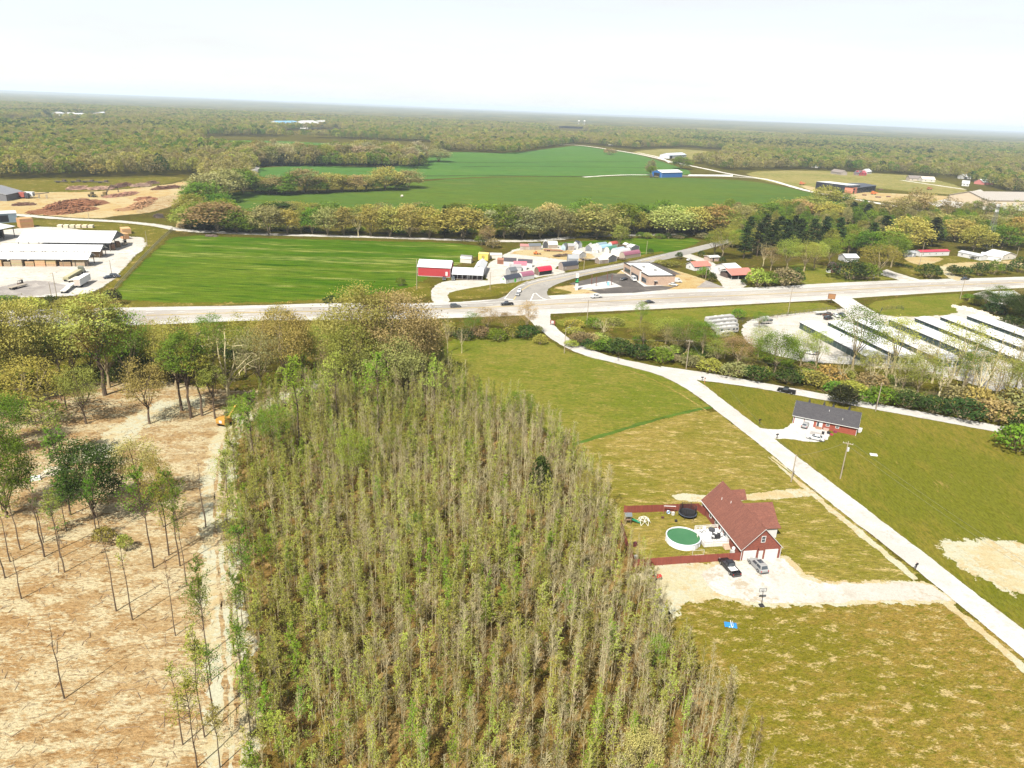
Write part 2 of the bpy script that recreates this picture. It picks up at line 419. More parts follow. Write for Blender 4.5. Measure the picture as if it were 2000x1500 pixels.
GM['white_gravel'] = ground_mat('white_gravel', B(0.258, 0.242, 0.213), B(0.295, 0.287, 0.267), B(0.221, 0.189, 0.139), .3, .03, .16, 2.5, contrast=.12, bump=.2, bdist=.04, c=B(0.230, 0.213, 0.180))
GM['dirt'] = ground_mat('yard_dirt', S(246, 214, 160), S(250, 230, 190), S(226, 170, 110), .3, .02, .1, 1.0, contrast=.15)
GM['road'] = ground_mat('pale_road', B(0.258, 0.246, 0.226), B(0.295, 0.287, 0.271), B(0.221, 0.205, 0.180), .2, .04, .2, 3.5, contrast=.1, bump=.15, bdist=.03, c=B(0.246, 0.234, 0.213))
GM['highway'] = ground_mat('highway_asphalt', B(0.193, 0.176, 0.156), B(0.246, 0.230, 0.205), B(0.164, 0.156, 0.143), .3, .02, .12, 3.0, contrast=.1, bump=.1, bdist=.02, stretch=(.15, 1.5, 1), rot=rad(-13))
GM['side_road'] = ground_mat('side_road_asphalt', B(0.156, 0.148, 0.135), B(0.193, 0.182, 0.164), B(0.131, 0.127, 0.121), .3, .02, .12, 3.0, contrast=.1, bump=.1, bdist=.02)
GM['asphalt'] = ground_mat('new_asphalt', B(0.052, 0.047, 0.044), B(0.069, 0.062, 0.057), B(0.110, 0.097, 0.083), .25, .03, .2, 3.0, contrast=.12, bump=.1, bdist=.02)
GM['asphalt_old'] = ground_mat('old_asphalt', B(0.152, 0.138, 0.127), B(0.186, 0.172, 0.158), B(0.227, 0.207, 0.186), .3, .03, .2, 3.0, contrast=.1, bump=.1, bdist=.02)
GM['pad'] = ground_mat('concrete_pad', B(0.279, 0.271, 0.254), B(0.312, 0.303, 0.291), B(0.238, 0.230, 0.213), .2, .03, .2, 3.0, contrast=.07, bump=.1, bdist=.02)
GM['mark_white'] = ground_mat('white_line_paint', B(0.496, 0.496, 0.482), B(0.413, 0.413, 0.399), B(0.248, 0.227, 0.207), .2, .1, .5, 4, contrast=.06, fade=False, bump=.05)
GM['mark_yellow'] = ground_mat('yellow_line_paint', B(0.399, 0.289, 0.083), B(0.344, 0.262, 0.110), B(0.248, 0.221, 0.186), .25, .1, .5, 4, contrast=.06, fade=False, bump=.05)

def ground_disc():
    # one sheet to the horizon, finer near the camera
    rs = [0, 40, 80, 130, 200, 300, 450, 700, 1000, 1500, 2500, 4000, 7000, 12000, 20000, 33000]; n = 72; V = [(0, 0, 0)]; Fc = []
    for r in rs[1:]:
        for i in range(n): a = 2 * math.pi * i / n; V.append((r * math.cos(a), r * math.sin(a), 0))
    for i in range(n): Fc.append((0, 1 + i, 1 + (i + 1) % n))
    for k in range(len(rs) - 2):
        for i in range(n): j = (i + 1) % n; a = 1 + k * n; b = a + n; Fc.append((a + i, b + i, b + j, a + j))
    me = bpy.data.meshes.new('ground'); me.from_pydata(V, [], Fc); me.update(); me.materials.append(GM['base'])
    o = bpy.data.objects.new('ground', me); COL.objects.link(o); o['kind'] = 'structure'
ground_disc()

CLEARING = [(-300, 1600), (-260, 790), (0, 770), (60, 775), (130, 757), (250, 742), (330, 745), (400, 760), (470, 765), (560, 758), (600, 762), (560, 790), (500, 806), (462, 832), (452, 870), (446, 960), (452, 1060), (470, 1200), (478, 1320), (490, 1600)]
WOOD = [(490, 1600), (478, 1320), (468, 1200), (450, 1060), (444, 960), (450, 870), (470, 826), (560, 780), (640, 735), (760, 715), (860, 700), (905, 770), (960, 800), (1010, 815), (1090, 866), (1150, 925), (1205, 1010), (1228, 1100), (1285, 1140), (1312, 1230), (1380, 1330), (1470, 1400), (1550, 1600)]
sheet('cleared_ground', CLEARING, GM['soil'], 2, 2.0, 5, 1.5)
sheet('wood_floor', WOOD, GM['litter'], 1, 2.0, 6, 2)
lane('dirt_track', [(640, 745), (560, 775), (490, 805), (445, 840), (432, 900), (425, 980), (430, 1060), (436, 1140), (442, 1220), (452, 1330), (452, 1420), (450, 1540)], 6.5, GM['track'], 3, 2, 3.5, 1.0)
for _dx in (-9, 9): lane('wheel_rut', [(x + _dx * (y / 1500) * 1.3, y) for x, y in [(470, 826), (446, 850), (433, 900), (426, 980), (431, 1060), (437, 1140), (443, 1220), (452, 1330), (452, 1420), (450, 1540)]], .6, GM['soil'], 4, 1.5, .5, .25)
lane('dirt_track', [(170, 905), (230, 850), (290, 815), (340, 790), (400, 785)], 9, GM['track'], 3, 2, 6, 2.0)

sheet('upper_meadow', [(862, 690), (880, 662), (960, 650), (1045, 640), (1062, 660), (1100, 684), (1135, 694), (1212, 712), (1288, 732), (1330, 752), (1368, 782), (1388, 797), (1290, 818), (1200, 840), (1120, 868), (1040, 830), (960, 790), (900, 760)], GM['meadow_green'], 2, 2, 3, .8)
sheet('lower_meadow', [(1080, 870), (1130, 862), (1200, 840), (1290, 818), (1390, 797), (1437, 832), (1500, 882), (1605, 968), (1735, 1075), (1806, 1136), (1700, 1141), (1560, 1128), (1300, 1120), (1210, 1060), (1130, 940)], GM['meadow_tan'], 1, 2, 3, .8)
sheet('rough_meadow', [(1270, 1165), (1400, 1162), (1480, 1178), (1700, 1172), (1868, 1177), (2000, 1287), (2300, 1520), (2400, 1700), (1480, 1700), (1440, 1400), (1330, 1260)], GM['meadow_rough'], 1, 2, 4, 1.2)
sheet('roadside_lawn', [(1362, 742), (1500, 762), (1555, 772), (1670, 790), (1950, 844), (2200, 900), (2600, 1200), (2400, 1500), (2000, 1232), (1797, 1075), (1700, 1005), (1600, 925), (1510, 855), (1475, 832)], GM['lawn'], 1, 2, 1.5, .5, 0)
# ditch bank between the two meadows
lane('ditch_bank', [(1392, 795), (1350, 802), (1290, 817), (1235, 833), (1180, 850), (1120, 868)], 1.3, GM['crop'], 3, 2, .7, .25)

# far bright hay field between highway and gravel lane
sheet('hay_field', [(215, 575), (260, 535), (310, 485), (345, 458), (500, 465), (700, 470), (930, 476), (945, 492), (905, 512), (818, 548), (810, 560), (660, 585), (400, 592), (240, 586)], GM['hay'], 2, 4, 6, 2)
sheet('highway_verge', [(200, 590), (640, 572), (830, 545), (850, 585), (640, 590), (285, 600), (150, 606)], GM['verge'], 1, 4, 5, 1.5)
sheet('hay_meadow', [(985, 492), (1040, 478), (1150, 470), (1290, 463), (1372, 466), (1345, 484), (1280, 498), (1200, 500), (1100, 490)], GM['hay'], 2, 4, 5, 1.5)
# dark green crop fields
sheet('crop_field', [(430, 408), (440, 372), (560, 380), (700, 374), (830, 352), (1000, 345), (1200, 345), (1310, 347), (1420, 350), (1500, 358), (1590, 378), (1700, 402), (1650, 425), (1400, 412), (1000, 420), (600, 420)], GM['crop'], 1, 12, 8, 2)
sheet('crop_field', [(480, 348), (520, 322), (830, 328), (828, 300), (880, 296), (1000, 300), (1090, 288), (1130, 284), (1180, 292), (1240, 300), (1300, 318), (1360, 338), (1310, 345), (1000, 343), (830, 350), (700, 356)], GM['crop_far'], 1, 15, 8, 3)
sheet('crop_field', [(410, 275), (560, 280), (840, 296), (830, 290), (640, 280), (520, 274)], GM['crop_far'], 1, 20, 10, 4)
sheet('stubble_field', [(1230, 296), (1310, 290), (1400, 296), (1390, 310), (1320, 312), (1250, 302)], GM['stubble'], 2, 15, 10, 4)
sheet('stubble_field', [(1450, 336), (1560, 332), (1700, 338), (1800, 344), (1890, 368), (1880, 382), (1760, 372), (1700, 366), (1600, 372), (1540, 364), (1480, 350)], GM['stubble'], 2, 8, 8, 3)
sheet('verge_grass', [(1640, 356), (1720, 342), (1800, 345), (1900, 372), (1860, 380), (1740, 372)], GM['verge'], 1, 10, 8, 3)
sheet('yellow_field', [(1984, 336), (2060, 338), (2060, 362), (1985, 348)], ground_mat('rape_field', S(225, 205, 60), S(210, 190, 60), None, 0, .01, .05, .5), 2, 10, 6, 2)
# terrace lines across the crop
for k, pts in enumerate(([(830, 316), (960, 318), (1100, 316), (1250, 316)], [(820, 344), (950, 342), (1100, 345), (1180, 344), (1260, 341)], [(900, 326), (1010, 324), (1200, 327), (1290, 328)])):
    lane('terrace_bank', pts, 6, ground_mat('terrace_grass', S(70, 84, 40), S(84, 92, 52), None, 0, .01, .05, .4), 3, 12, 3, 1.5)

# ------------------------------------------------------------------ roads
strip('highway', [(-200, 610), (285, 600), (500, 597), (640, 592), (860, 593), (1000, 582), (1080, 577), (1300, 565), (1480, 562), (1600, 554), (1760, 547), (2000, 541), (2300, 530)],
      [(-200, 650), (285, 635), (500, 625), (640, 626), (864, 622), (1000, 617), (1072, 613), (1300, 603), (1480, 593), (1600, 587), (1760, 576), (2000, 562), (2300, 548)], GM['road'], 4, 3, .6, .15, smooth=1)
strip('highway_lanes', [(-200, 617), (285, 606), (500, 602), (640, 598), (860, 596), (1000, 588), (1100, 583), (1300, 572), (1480, 567), (1600, 560), (1760, 552), (2000, 546), (2300, 534)],
      [(-200, 642), (285, 628), (500, 619), (640, 619), (864, 613), (1000, 610), (1072, 606), (1300, 594), (1480, 586), (1600, 580), (1760, 570), (2000, 558), (2300, 544)], GM['highway'], 5, 3, .2, .05, smooth=1)
strip('side_road', [(985, 588), (1000, 566), (1022, 552), (1060, 542), (1124, 530), (1217, 514), (1300, 495), (1348, 485), (1400, 472), (1470, 455)],
      [(1078, 585), (1066, 574), (1072, 562), (1100, 550), (1150, 536), (1217, 525), (1300, 507), (1345, 497), (1405, 480), (1475, 462)], GM['side_road'], 6, 3, .5, .15, smooth=1)
strip('turning_apron', [(840, 596), (940, 590), (985, 582), (1004, 562), (1030, 549)], [(845, 606), (945, 600), (1000, 590), (1020, 566), (1040, 556)], GM['side_road'], 6, 3, .5, .1, smooth=1)
strip('local_road', [(1020, 612), (1037, 629), (1060, 648), (1084, 668), (1135, 694), (1212, 712), (1288, 732), (1325, 750), (1360, 772), (1437, 832), (1500, 882), (1605, 970), (1741, 1075), (1868, 1177), (2000, 1287), (2250, 1500)],
      [(1085, 606), (1072, 615), (1082, 638), (1120, 668), (1150, 682), (1200, 699), (1270, 713), (1330, 727), (1362, 742), (1420, 788), (1510, 856), (1600, 925), (1797, 1075), (1900, 1155), (2000, 1232), (2280, 1440)], GM['road'], 7, 2, .5, .15, smooth=1)
strip('branch_road', [(1290, 716), (1337, 722), (1420, 735), (1500, 750), (1620, 772), (1790, 803), (1962, 834)], [(1310, 735), (1362, 743), (1430, 751), (1500, 762), (1610, 782), (1790, 815), (1950, 845)], GM['road'], 8, 2, .5, .15, smooth=1)
lane('gravel_lane', [(-60, 413), (40, 420), (130, 428), (230, 432), (310, 440), (345, 449), (420, 454), (560, 459), (700, 462), (850, 467), (1000, 472), (1080, 468), (1130, 462), (1200, 460), (1290, 458), (1340, 459)], 7.5, GM['white_gravel'], 4, 4, 2, .6)
lane('gravel_lane', [(352, 452), (352, 440), (356, 405), (380, 385)], 5, GM['dirt'], 3, 4, 2, .6)
lane('gravel_lane', [(488, 350), (494, 338), (500, 326)], 9, GM['white_gravel'], 4, 6, 3, 1)
lane('farm_road', [(1090, 282), (1130, 283), (1200, 293), (1260, 303), (1320, 318), (1380, 330), (1430, 341), (1500, 350), (1545, 364), (1590, 376), (1650, 386), (1740, 401), (1800, 412)], 9, GM['gravel'], 3, 10, 3, 1)
lane('farm_road', [(1245, 298), (1275, 304), (1290, 308), (1310, 318)], 7, GM['gravel'], 4, 10, 3, 1)
lane('farm_road', [(1140, 346), (1200, 342), (1260, 341), (1340, 344), (1420, 344), (1500, 350)], 6, GM['gravel'], 4, 8, 3, 1)
lane('farm_road', [(1760, 352), (1830, 362), (1885, 370)], 7, GM['gravel'], 4, 8, 3, 1)
strip('site_road', [(1800, 392), (1850, 384), (1915, 370)], [(1830, 404), (1880, 392), (1925, 376)], GM['white_gravel'], 4, 6, 2, 1)

# driveways, lots and bare ground
sheet('gravel_drive', [(1806, 1137), (1700, 1140), (1610, 1141), (1566, 1130), (1548, 1110), (1526, 1086), (1448, 1094), (1400, 1103), (1370, 1118), (1382, 1140), (1400, 1162), (1480, 1176), (1560, 1179), (1700, 1172), (1838, 1172), (1862, 1172)], GM['white_gravel'], 3, 1.5, 1.6, .4)
sheet('drive_margin', [(1812, 1134), (1700, 1136), (1612, 1136), (1574, 1124), (1554, 1100), (1530, 1082), (1448, 1092), (1390, 1102), (1350, 1116), (1366, 1144), (1392, 1168), (1480, 1184), (1560, 1186), (1700, 1178), (1838, 1178), (1870, 1176)], GM['track'], 2, 1.5, 2.5, .8)
sheet('bare_yard', [(1240, 1112), (1330, 1102), (1440, 1094), (1450, 1110), (1430, 1150), (1400, 1168), (1330, 1176), (1312, 1215), (1292, 1205), (1268, 1160)], GM['track'], 2, 2, 3.5, 1)
sheet('worn_track', [(1312, 966), (1340, 964), (1400, 972), (1470, 964), (1560, 954), (1598, 958), (1606, 966), (1560, 970), (1480, 976), (1400, 982), (1345, 978), (1322, 976)], GM['track'], 2, 2, 1.4, .4)
sheet('bare_patch', [(1828, 1062), (1880, 1056), (2000, 1060), (2200, 1130), (2200, 1190), (2000, 1158), (1930, 1140), (1880, 1112)], GM['track'], 2, 2, 5, 1.5)
lane('road_shoulder_dirt', [(1505, 892), (1610, 985), (1700, 1058), (1790, 1132)], 1.6, GM['track'], 3, 2, .8, .3)
lane('road_shoulder_dirt', [(1850, 1180), (1920, 1236), (2010, 1312), (2200, 1475)], 1.8, GM['track'], 3, 2, .9, .3)
lane('road_shoulder_dirt', [(1400, 780), (1440, 815), (1480, 838)], 1.6, GM['track'], 3, 2, .8, .3)
lane('worn_track', [(1810, 1118), (1720, 1050), (1600, 968), (1500, 890), (1400, 815), (1290, 745), (1180, 708)], .5, GM['meadow_tan'], 3, 2, .4, .2)
sheet('concrete_drive', [(1478, 835), (1508, 840), (1536, 838), (1545, 824), (1590, 834), (1606, 838), (1622, 848), (1612, 862), (1580, 864), (1540, 856), (1512, 858), (1490, 850)], GM['pad'], 3, 1.5, .8, .25)
# storage lot, and its entrance
sheet('storage_lot', [(1495, 618), (1620, 606), (1650, 602), (1740, 618), (1860, 614), (1868, 600), (1900, 600), (1980, 640), (2120, 700), (2120, 790), (1960, 770), (1850, 735), (1730, 716), (1600, 708), (1560, 705), (1500, 690), (1462, 672), (1448, 650), (1452, 630)], GM['white_gravel'], 3, 3, 2, .6)
strip('lot_entrance', [(1622, 584), (1640, 596), (1662, 614)], [(1662, 582), (1684, 596), (1720, 616)], GM['pad'], 7, 2, .5, .1, smooth=1)
sheet('highway_verge', [(1690, 592), (1770, 580), (1900, 572), (1866, 600), (1872, 614), (1760, 620), (1716, 614)], GM['meadow_green'], 3, 3, 2, .6)
sheet('highway_verge', [(1080, 622), (1200, 612), (1480, 596), (1600, 589), (1640, 602), (1620, 608), (1500, 616), (1400, 625), (1300, 640), (1100, 640)], GM['meadow_green'], 2, 3, 2.5, .8)
# shed dealer lot
sheet('dealer_lot', [(842, 562), (870, 548), (925, 547), (985, 549), (985, 555), (960, 558), (886, 568), (874, 578), (880, 590), (854, 597), (843, 586)], GM['white_gravel'], 3, 2, 1.2, .3)
sheet('dealer_lot', [(962, 556), (1040, 548), (1085, 538), (1108, 530), (1076, 524), (1120, 510), (1256, 497), (1236, 491), (1130, 482), (1060, 478), (1005, 486), (985, 498), (952, 515), (946, 540)], GM['white_gravel'], 3, 3, 2, .6)
sheet('dealer_yard', [(985, 494), (1050, 484), (1110, 488), (1170, 500), (1130, 512), (1085, 505), (1040, 500)], GM['dirt'], 4, 3, 3, 1)
sheet('grass_island', [(872, 574), (900, 566), (985, 552), (1040, 552), (1080, 543), (1040, 552), (1010, 562), (985, 574), (950, 582), (880, 586)], GM['verge'], 5, 2, 1.2, .3)
sheet('grass_strip', [(1108, 530), (1135, 528), (1300, 494), (1290, 490), (1180, 514), (1112, 524)], GM['verge'], 5, 3, 1.5, .4)
sheet('grass_island', [(1020, 556), (1086, 541), (1080, 536), (1000, 552)], GM['verge'], 5, 2, 1.0, .3)
# petrol station lot
sheet('station_lot', [(1072, 562), (1130, 556), (1160, 545), (1200, 538), (1216, 526), (1262, 514), (1290, 520), (1360, 540), (1400, 556), (1418, 566), (1180, 577), (1100, 576)], GM['dirt'], 3, 3, 1.5, .4)
sheet('station_asphalt', [(1112, 554), (1150, 545), (1195, 534), (1240, 536), (1262, 556), (1310, 560), (1330, 556), (1302, 566), (1240, 572), (1172, 574)], GM['asphalt'], 5, 2, .5, .2, 0)
sheet('station_asphalt', [(1258, 514), (1282, 514), (1330, 536), (1302, 538)], GM['asphalt'], 5, 2, .6, .2, 0)
sheet('station_asphalt', [(1360, 562), (1380, 548), (1416, 562)], GM['asphalt_old'], 5, 2, 1.5, .4, 0)
sheet('canopy_pad', [(1118, 561), (1190, 549), (1215, 560), (1160, 566), (1128, 565)], GM['pad'], 7, 2, .2, .02, 0)
sheet('station_walk', [(1212, 528), (1222, 528), (1262, 552), (1312, 554), (1314, 557), (1258, 560)], GM['pad'], 7, 2, .2, .02, 0)
sheet('weedy_island', [(1072, 563), (1088, 564), (1120, 571), (1105, 575), (1080, 572)], GM['verge'], 7, 2, 1.5, .4)
# red roof houses' drive, right side
strip('gravel_drive', [(1330, 500), (1366, 512), (1390, 530), (1414, 560), (1408, 566)], [(1342, 494), (1388, 510), (1412, 526), (1462, 556), (1450, 562)], GM['white_gravel'], 4, 3, 1.5, .4, smooth=1)
strip('gravel_drive', [(1710, 534), (1740, 542), (1768, 551)], [(1732, 526), (1766, 538), (1796, 546)], GM['white_gravel'], 4, 3, 1.2, .4, smooth=1)
strip('dirt_drive', [(1836, 520), (1846, 540), (1870, 549)], [(1846, 520), (1860, 536), (1888, 545)], GM['track'], 4, 3, 1.2, .4, smooth=1)
sheet('bare_yard', [(1762, 502), (1800, 502), (1846, 504), (1830, 512), (1800, 518), (1780, 514)], GM['dirt'], 3, 4, 3, 1)
sheet('bare_yard', [(1840, 516), (1900, 512), (2000, 508), (2060, 510), (2060, 524), (1960, 520), (1900, 524), (1850, 524)], GM['dirt'], 3, 4, 3, 1)
sheet('house_lawn', [(1560, 512), (1620, 520), (1700, 534), (1760, 548), (1500, 558), (1500, 540)], GM['meadow_green'], 2, 3, 3, 1)
sheet('house_lawn', [(1748, 514), (1850, 498), (1900, 506), (2000, 500), (2060, 530), (1800, 545), (1770, 536)], GM['verge'], 2, 3, 3, 1)
strip('gravel_drive', [(1900, 575), (1925, 584), (1950, 600)], [(1930, 566), (1960, 576), (1990, 586)], GM['white_gravel'], 6, 3, 1.2, .4, smooth=1)
# lumber yard and log yard
sheet('lumber_lot', [(-250, 620), (-200, 480), (0, 450), (100, 440), (240, 462), (296, 465), (290, 480), (262, 500), (245, 520), (225, 545), (190, 566), (160, 576), (80, 580), (0, 582), (-100, 600)], GM['white_gravel'], 3, 4, 4, 1)
sheet('old_pad', [(-60, 580), (20, 556), (60, 548), (110, 552), (140, 562), (100, 576), (20, 580)], GM['asphalt_old'], 5, 3, 3, .8)
sheet('log_yard', [(-250, 420), (-200, 378), (0, 374), (120, 376), (200, 374), (320, 362), (375, 352), (372, 368), (348, 385), (340, 398), (290, 416), (240, 420), (180, 428), (60, 418), (-60, 414)], GM['dirt'], 2, 6, 6, 2)
sheet('log_yard_grass', [(-200, 372), (-100, 352), (0, 352), (200, 350), (370, 344), (330, 360), (200, 372), (120, 376), (0, 372)], GM['verge'], 1, 6, 6, 2)
sheet('earth_bank', [(262, 414), (300, 386), (345, 380), (352, 396), (320, 408), (280, 418)], GM['soil'], 4, 4, 4, 1)
sheet('mill_verge', [(40, 440), (60, 428), (200, 434), (330, 446), (330, 462), (268, 520), (220, 575), (190, 580), (250, 520), (296, 470), (240, 452), (120, 444)], GM['verge'], 4, 4, 4, 1)
# far right construction lot
sheet('building_lot', [(1560, 360), (1620, 372), (1700, 376), (1790, 380), (1870, 384), (1800, 398), (1740, 396), (1640, 384), (1580, 372)], GM['dirt'], 4, 8, 4, 1)
sheet('warehouse_lot', [(1850, 396), (1880, 388), (1990, 392), (2060, 400), (2060, 412), (1900, 410), (1858, 404)], GM['white_gravel'], 4, 6, 4, 1)

# painted lines on the highway
def line(name, px, w, m, layer, dash=None):
    P = chaikin([G(*p) for p in px], 1); z = zlay(layer); mb = MB(); d = 0.0
    for i in range(len(P) - 1):
        a, b = P[i], P[i + 1]; L = (b - a).length; u = (b - a) / max(L, 1e-6); nn = Vector((-u.y, u.x, 0)) * w / 2
        segs = [(0, L)]
        if dash:
            segs = []; t = -(d % (dash[0] + dash[1]))
            while t < L: segs.append((max(0, t), min(L, t + dash[0]))); t += dash[0] + dash[1]
        for s, e in segs:
            if e - s > .05:
                p, q = a + u * s, a + u * e; mb.poly(*[(v.x, v.y, z) for v in (p - nn, q - nn, q + nn, p + nn)])
        d += L
    o = mb.build(name, m); o['kind'] = 'structure'; return o
def mid(a, b, t): return [(x0 + (x1 - x0) * t, y0 + (y1 - y0) * t) for (x0, y0), (x1, y1) in zip(a, b)]
HL = [(285, 606), (500, 602), (640, 598), (860, 596), (1000, 588), (1100, 583), (1300, 572), (1480, 567), (1600, 560), (1760, 552), (2000, 546)]
HR = [(285, 628), (500, 619), (640, 619), (864, 613), (1000, 610), (1100, 605), (1300, 594), (1480, 586), (1600, 580), (1760, 570), (2000, 558)]
line('road_line', mid(HL, HR, .03), .35, GM['mark_white'], 9); line('road_line', mid(HL, HR, .96), .35, GM['mark_white'], 9)
line('road_line', mid(HL, HR, .46), .3, GM['mark_yellow'], 9); line('road_line', mid(HL, HR, .50), .3, GM['mark_yellow'], 9)
line('road_line', mid(HL, HR, .24), .3, GM['mark_white'], 9, (3, 9)); line('road_line', mid(HL, HR, .74), .3, GM['mark_white'], 9, (3, 9))
line('road_seam', mid(HL, HR, .90), .7, GM['asphalt_old'], 8); line('road_seam', mid(HL, HR, .70), .4, GM['asphalt_old'], 8)
line('stop_line', [(985, 584), (1003, 586)], .8, GM['mark_white'], 9)
line('road_line', [(985, 584), (1000, 566), (1022, 556), (1062, 545), (1124, 533), (1217, 517), (1300, 498)], .3, GM['mark_white'], 9)
line('road_line', [(1003, 586), (1014, 570), (1040, 554), (1100, 543), (1217, 520), (1300, 501)], .35, GM['mark_yellow'], 9)
line('road_line', [(1036, 588), (1044, 570), (1056, 582), (1072, 587), (1036, 588)], .45, GM['mark_white'], 9)
line('road_seam', [(1700, 1028), (1820, 1122), (2000, 1262)], .25, GM['asphalt_old'], 9)
line('road_seam', [(1062, 640), (1085, 662), (1112, 674)], .5, GM['asphalt_old'], 9)
line('road_seam', [(1235, 712), (1290, 724), (1310, 736)], .8, GM['asphalt_old'], 9)
# ================================================================== VEGETATION
def leaf_cloud(pts, size, rng, tones, up=.35, k=2):
    """diamond leaf sprays at points: vertices, faces and a tone for each"""
    n = len(pts); d = rng.normal(size=(n, 3)); d[:, 2] = np.abs(d[:, 2]) + up
    d /= np.linalg.norm(d, axis=1)[:, None]
    a = np.cross(d, rng.normal(size=(n, 3))); a /= np.linalg.norm(a, axis=1)[:, None] + 1e-9
    b = np.cross(d, a); s = (size * rng.uniform(.6, 1.35, n))[:, None]
    V = np.stack([pts - a * s * .62, pts - b * s * .36, pts + a * s * .62, pts + b * s * .36], 1).reshape(-1, 3)
    return V, np.repeat(tones, 4)
def leaf_mesh(name, V, T, m):
    n = len(V) // 4; me = bpy.data.meshes.new(name)
    me.vertices.add(len(V)); me.vertices.foreach_set('co', V.astype(np.float32).ravel())
    me.loops.add(n * 4); me.loops.foreach_set('vertex_index', np.arange(n * 4, dtype=np.int32))
    me.polygons.add(n); me.polygons.foreach_set('loop_start', np.arange(0, n * 4, 4, dtype=np.int32))
    me.update(calc_edges=True)
    at = me.attributes.new('tone', 'FLOAT', 'POINT'); at.data.foreach_set('value', T.astype(np.float32))
    me.materials.append(MAT[m]); return me
def limb(mb, p, d, L, r, rng, segs=3, bend=.25, n=5, tips=None, up=.15):
    """one bending limb; returns points along it"""
    P = [Vector(p)]; d = Vector(d).normalized()
    for i in range(segs):
        d = (d + Vector(rng.normal(size=3)) * bend + Vector((0, 0, up))).normalized()
        q = P[-1] + d * (L / segs); r1 = r * (1 - .72 * (i + 1) / segs)
        mb.tube(P[-1], q, r * (1 - .72 * i / segs), max(r1, .015), n, False); P.append(q)
    return P
def make_broadleaf(seed, H=18.0, cw=6.5, base=.28, n_leaf=2400, leaf=.42, clumps=110, trunk_r=.32, barkm='bark_mid', droop=0.0, gap=.25, vase=False):
    """wide tree: trunk that forks into limbs, and a crown of leaf clumps with gaps, a few lobes and an uneven outline"""
    rng = np.random.default_rng(seed); mb = MB()
    tp = [Vector((0, 0, -.3))]; q = Vector((0, 0, 0))
    for i in range(4):
        q = Vector((rng.normal() * .12 * i, rng.normal() * .12 * i, H * base * (i + 1) / 3.2)); mb.tube(tp[-1], q, trunk_r * (1.25 - .2 * i), trunk_r * (1.05 - .2 * i), 7, False); tp.append(q)
    cz = H * (base + 1) / 2; ch = H * (1 - base) / 2
    lobes = rng.normal(size=(9, 3)); lobes /= np.linalg.norm(lobes, axis=1)[:, None]; lob = rng.uniform(-.22, .18, 9)
    C = []
    while len(C) < clumps:
        v = rng.normal(size=3); v /= np.linalg.norm(v)
        if v[2] < -.55: continue
        rr = rng.uniform(.45, 1.0) ** .6; m = 1 + sum(l * max(0, float(v @ o)) ** 3 for l, o in zip(lob, lobes))
        f = 1.0 if v[2] > 0 else 1.0 - .15 * abs(v[2])
        if vase: f *= .62 + .38 * (v[2] + 1) / 2
        C.append((v[0] * cw * rr * m * f, v[1] * cw * rr * m * f, cz + v[2] * ch * rr * m * (1 if v[2] > 0 else .9)))
    C = np.array(C)
    k = rng.uniform(size=len(C)) > gap; C = C[k] if k.sum() > 20 else C
    nl = 7
    for i in range(nl):
        a = 2 * math.pi * i / nl + rng.normal() * .3; z0 = H * base * rng.uniform(.7, 1.15)
        tgt = Vector((math.cos(a) * cw * .6, math.sin(a) * cw * .6, cz + ch * rng.uniform(-.3, .5))); p0 = Vector((0, 0, z0))
        P = limb(mb, p0, tgt - p0, (tgt - p0).length * .95, trunk_r * .5, rng, 3, .14, 5)
        for j in (1, 2, 3):
            for _ in range(2):
                dd = Vector(rng.normal(size=3)) + (P[j] - Vector((0, 0, cz - ch * .6))).normalized() * 1.2
                limb(mb, P[j], dd, cw * rng.uniform(.25, .5), trunk_r * .16, rng, 2, .25, 3)
    limb(mb, tp[-1], (0, 0, 1), H * .55, trunk_r * .5, rng, 4, .12, 5)
    per = max(4, n_leaf // len(C)); cr = cw * .24
    off = rng.normal(size=(len(C), per, 3)) * np.array([cr, cr, cr * .6]) * .62
    off[:, :, 2] -= droop * np.abs(rng.normal(size=(len(C), per)))
    pts = (C[:, None, :] + off).reshape(-1, 3); ct = rng.uniform(.2, .8, len(C))
    T = np.clip(np.repeat(ct, per) + rng.normal(size=len(C) * per) * .16, 0, 1)
    V, T4 = leaf_cloud(pts, leaf, rng, T, .35)
    return mb.mesh('trunk', barkm), leaf_mesh('crown', V, T4, 'leaf')
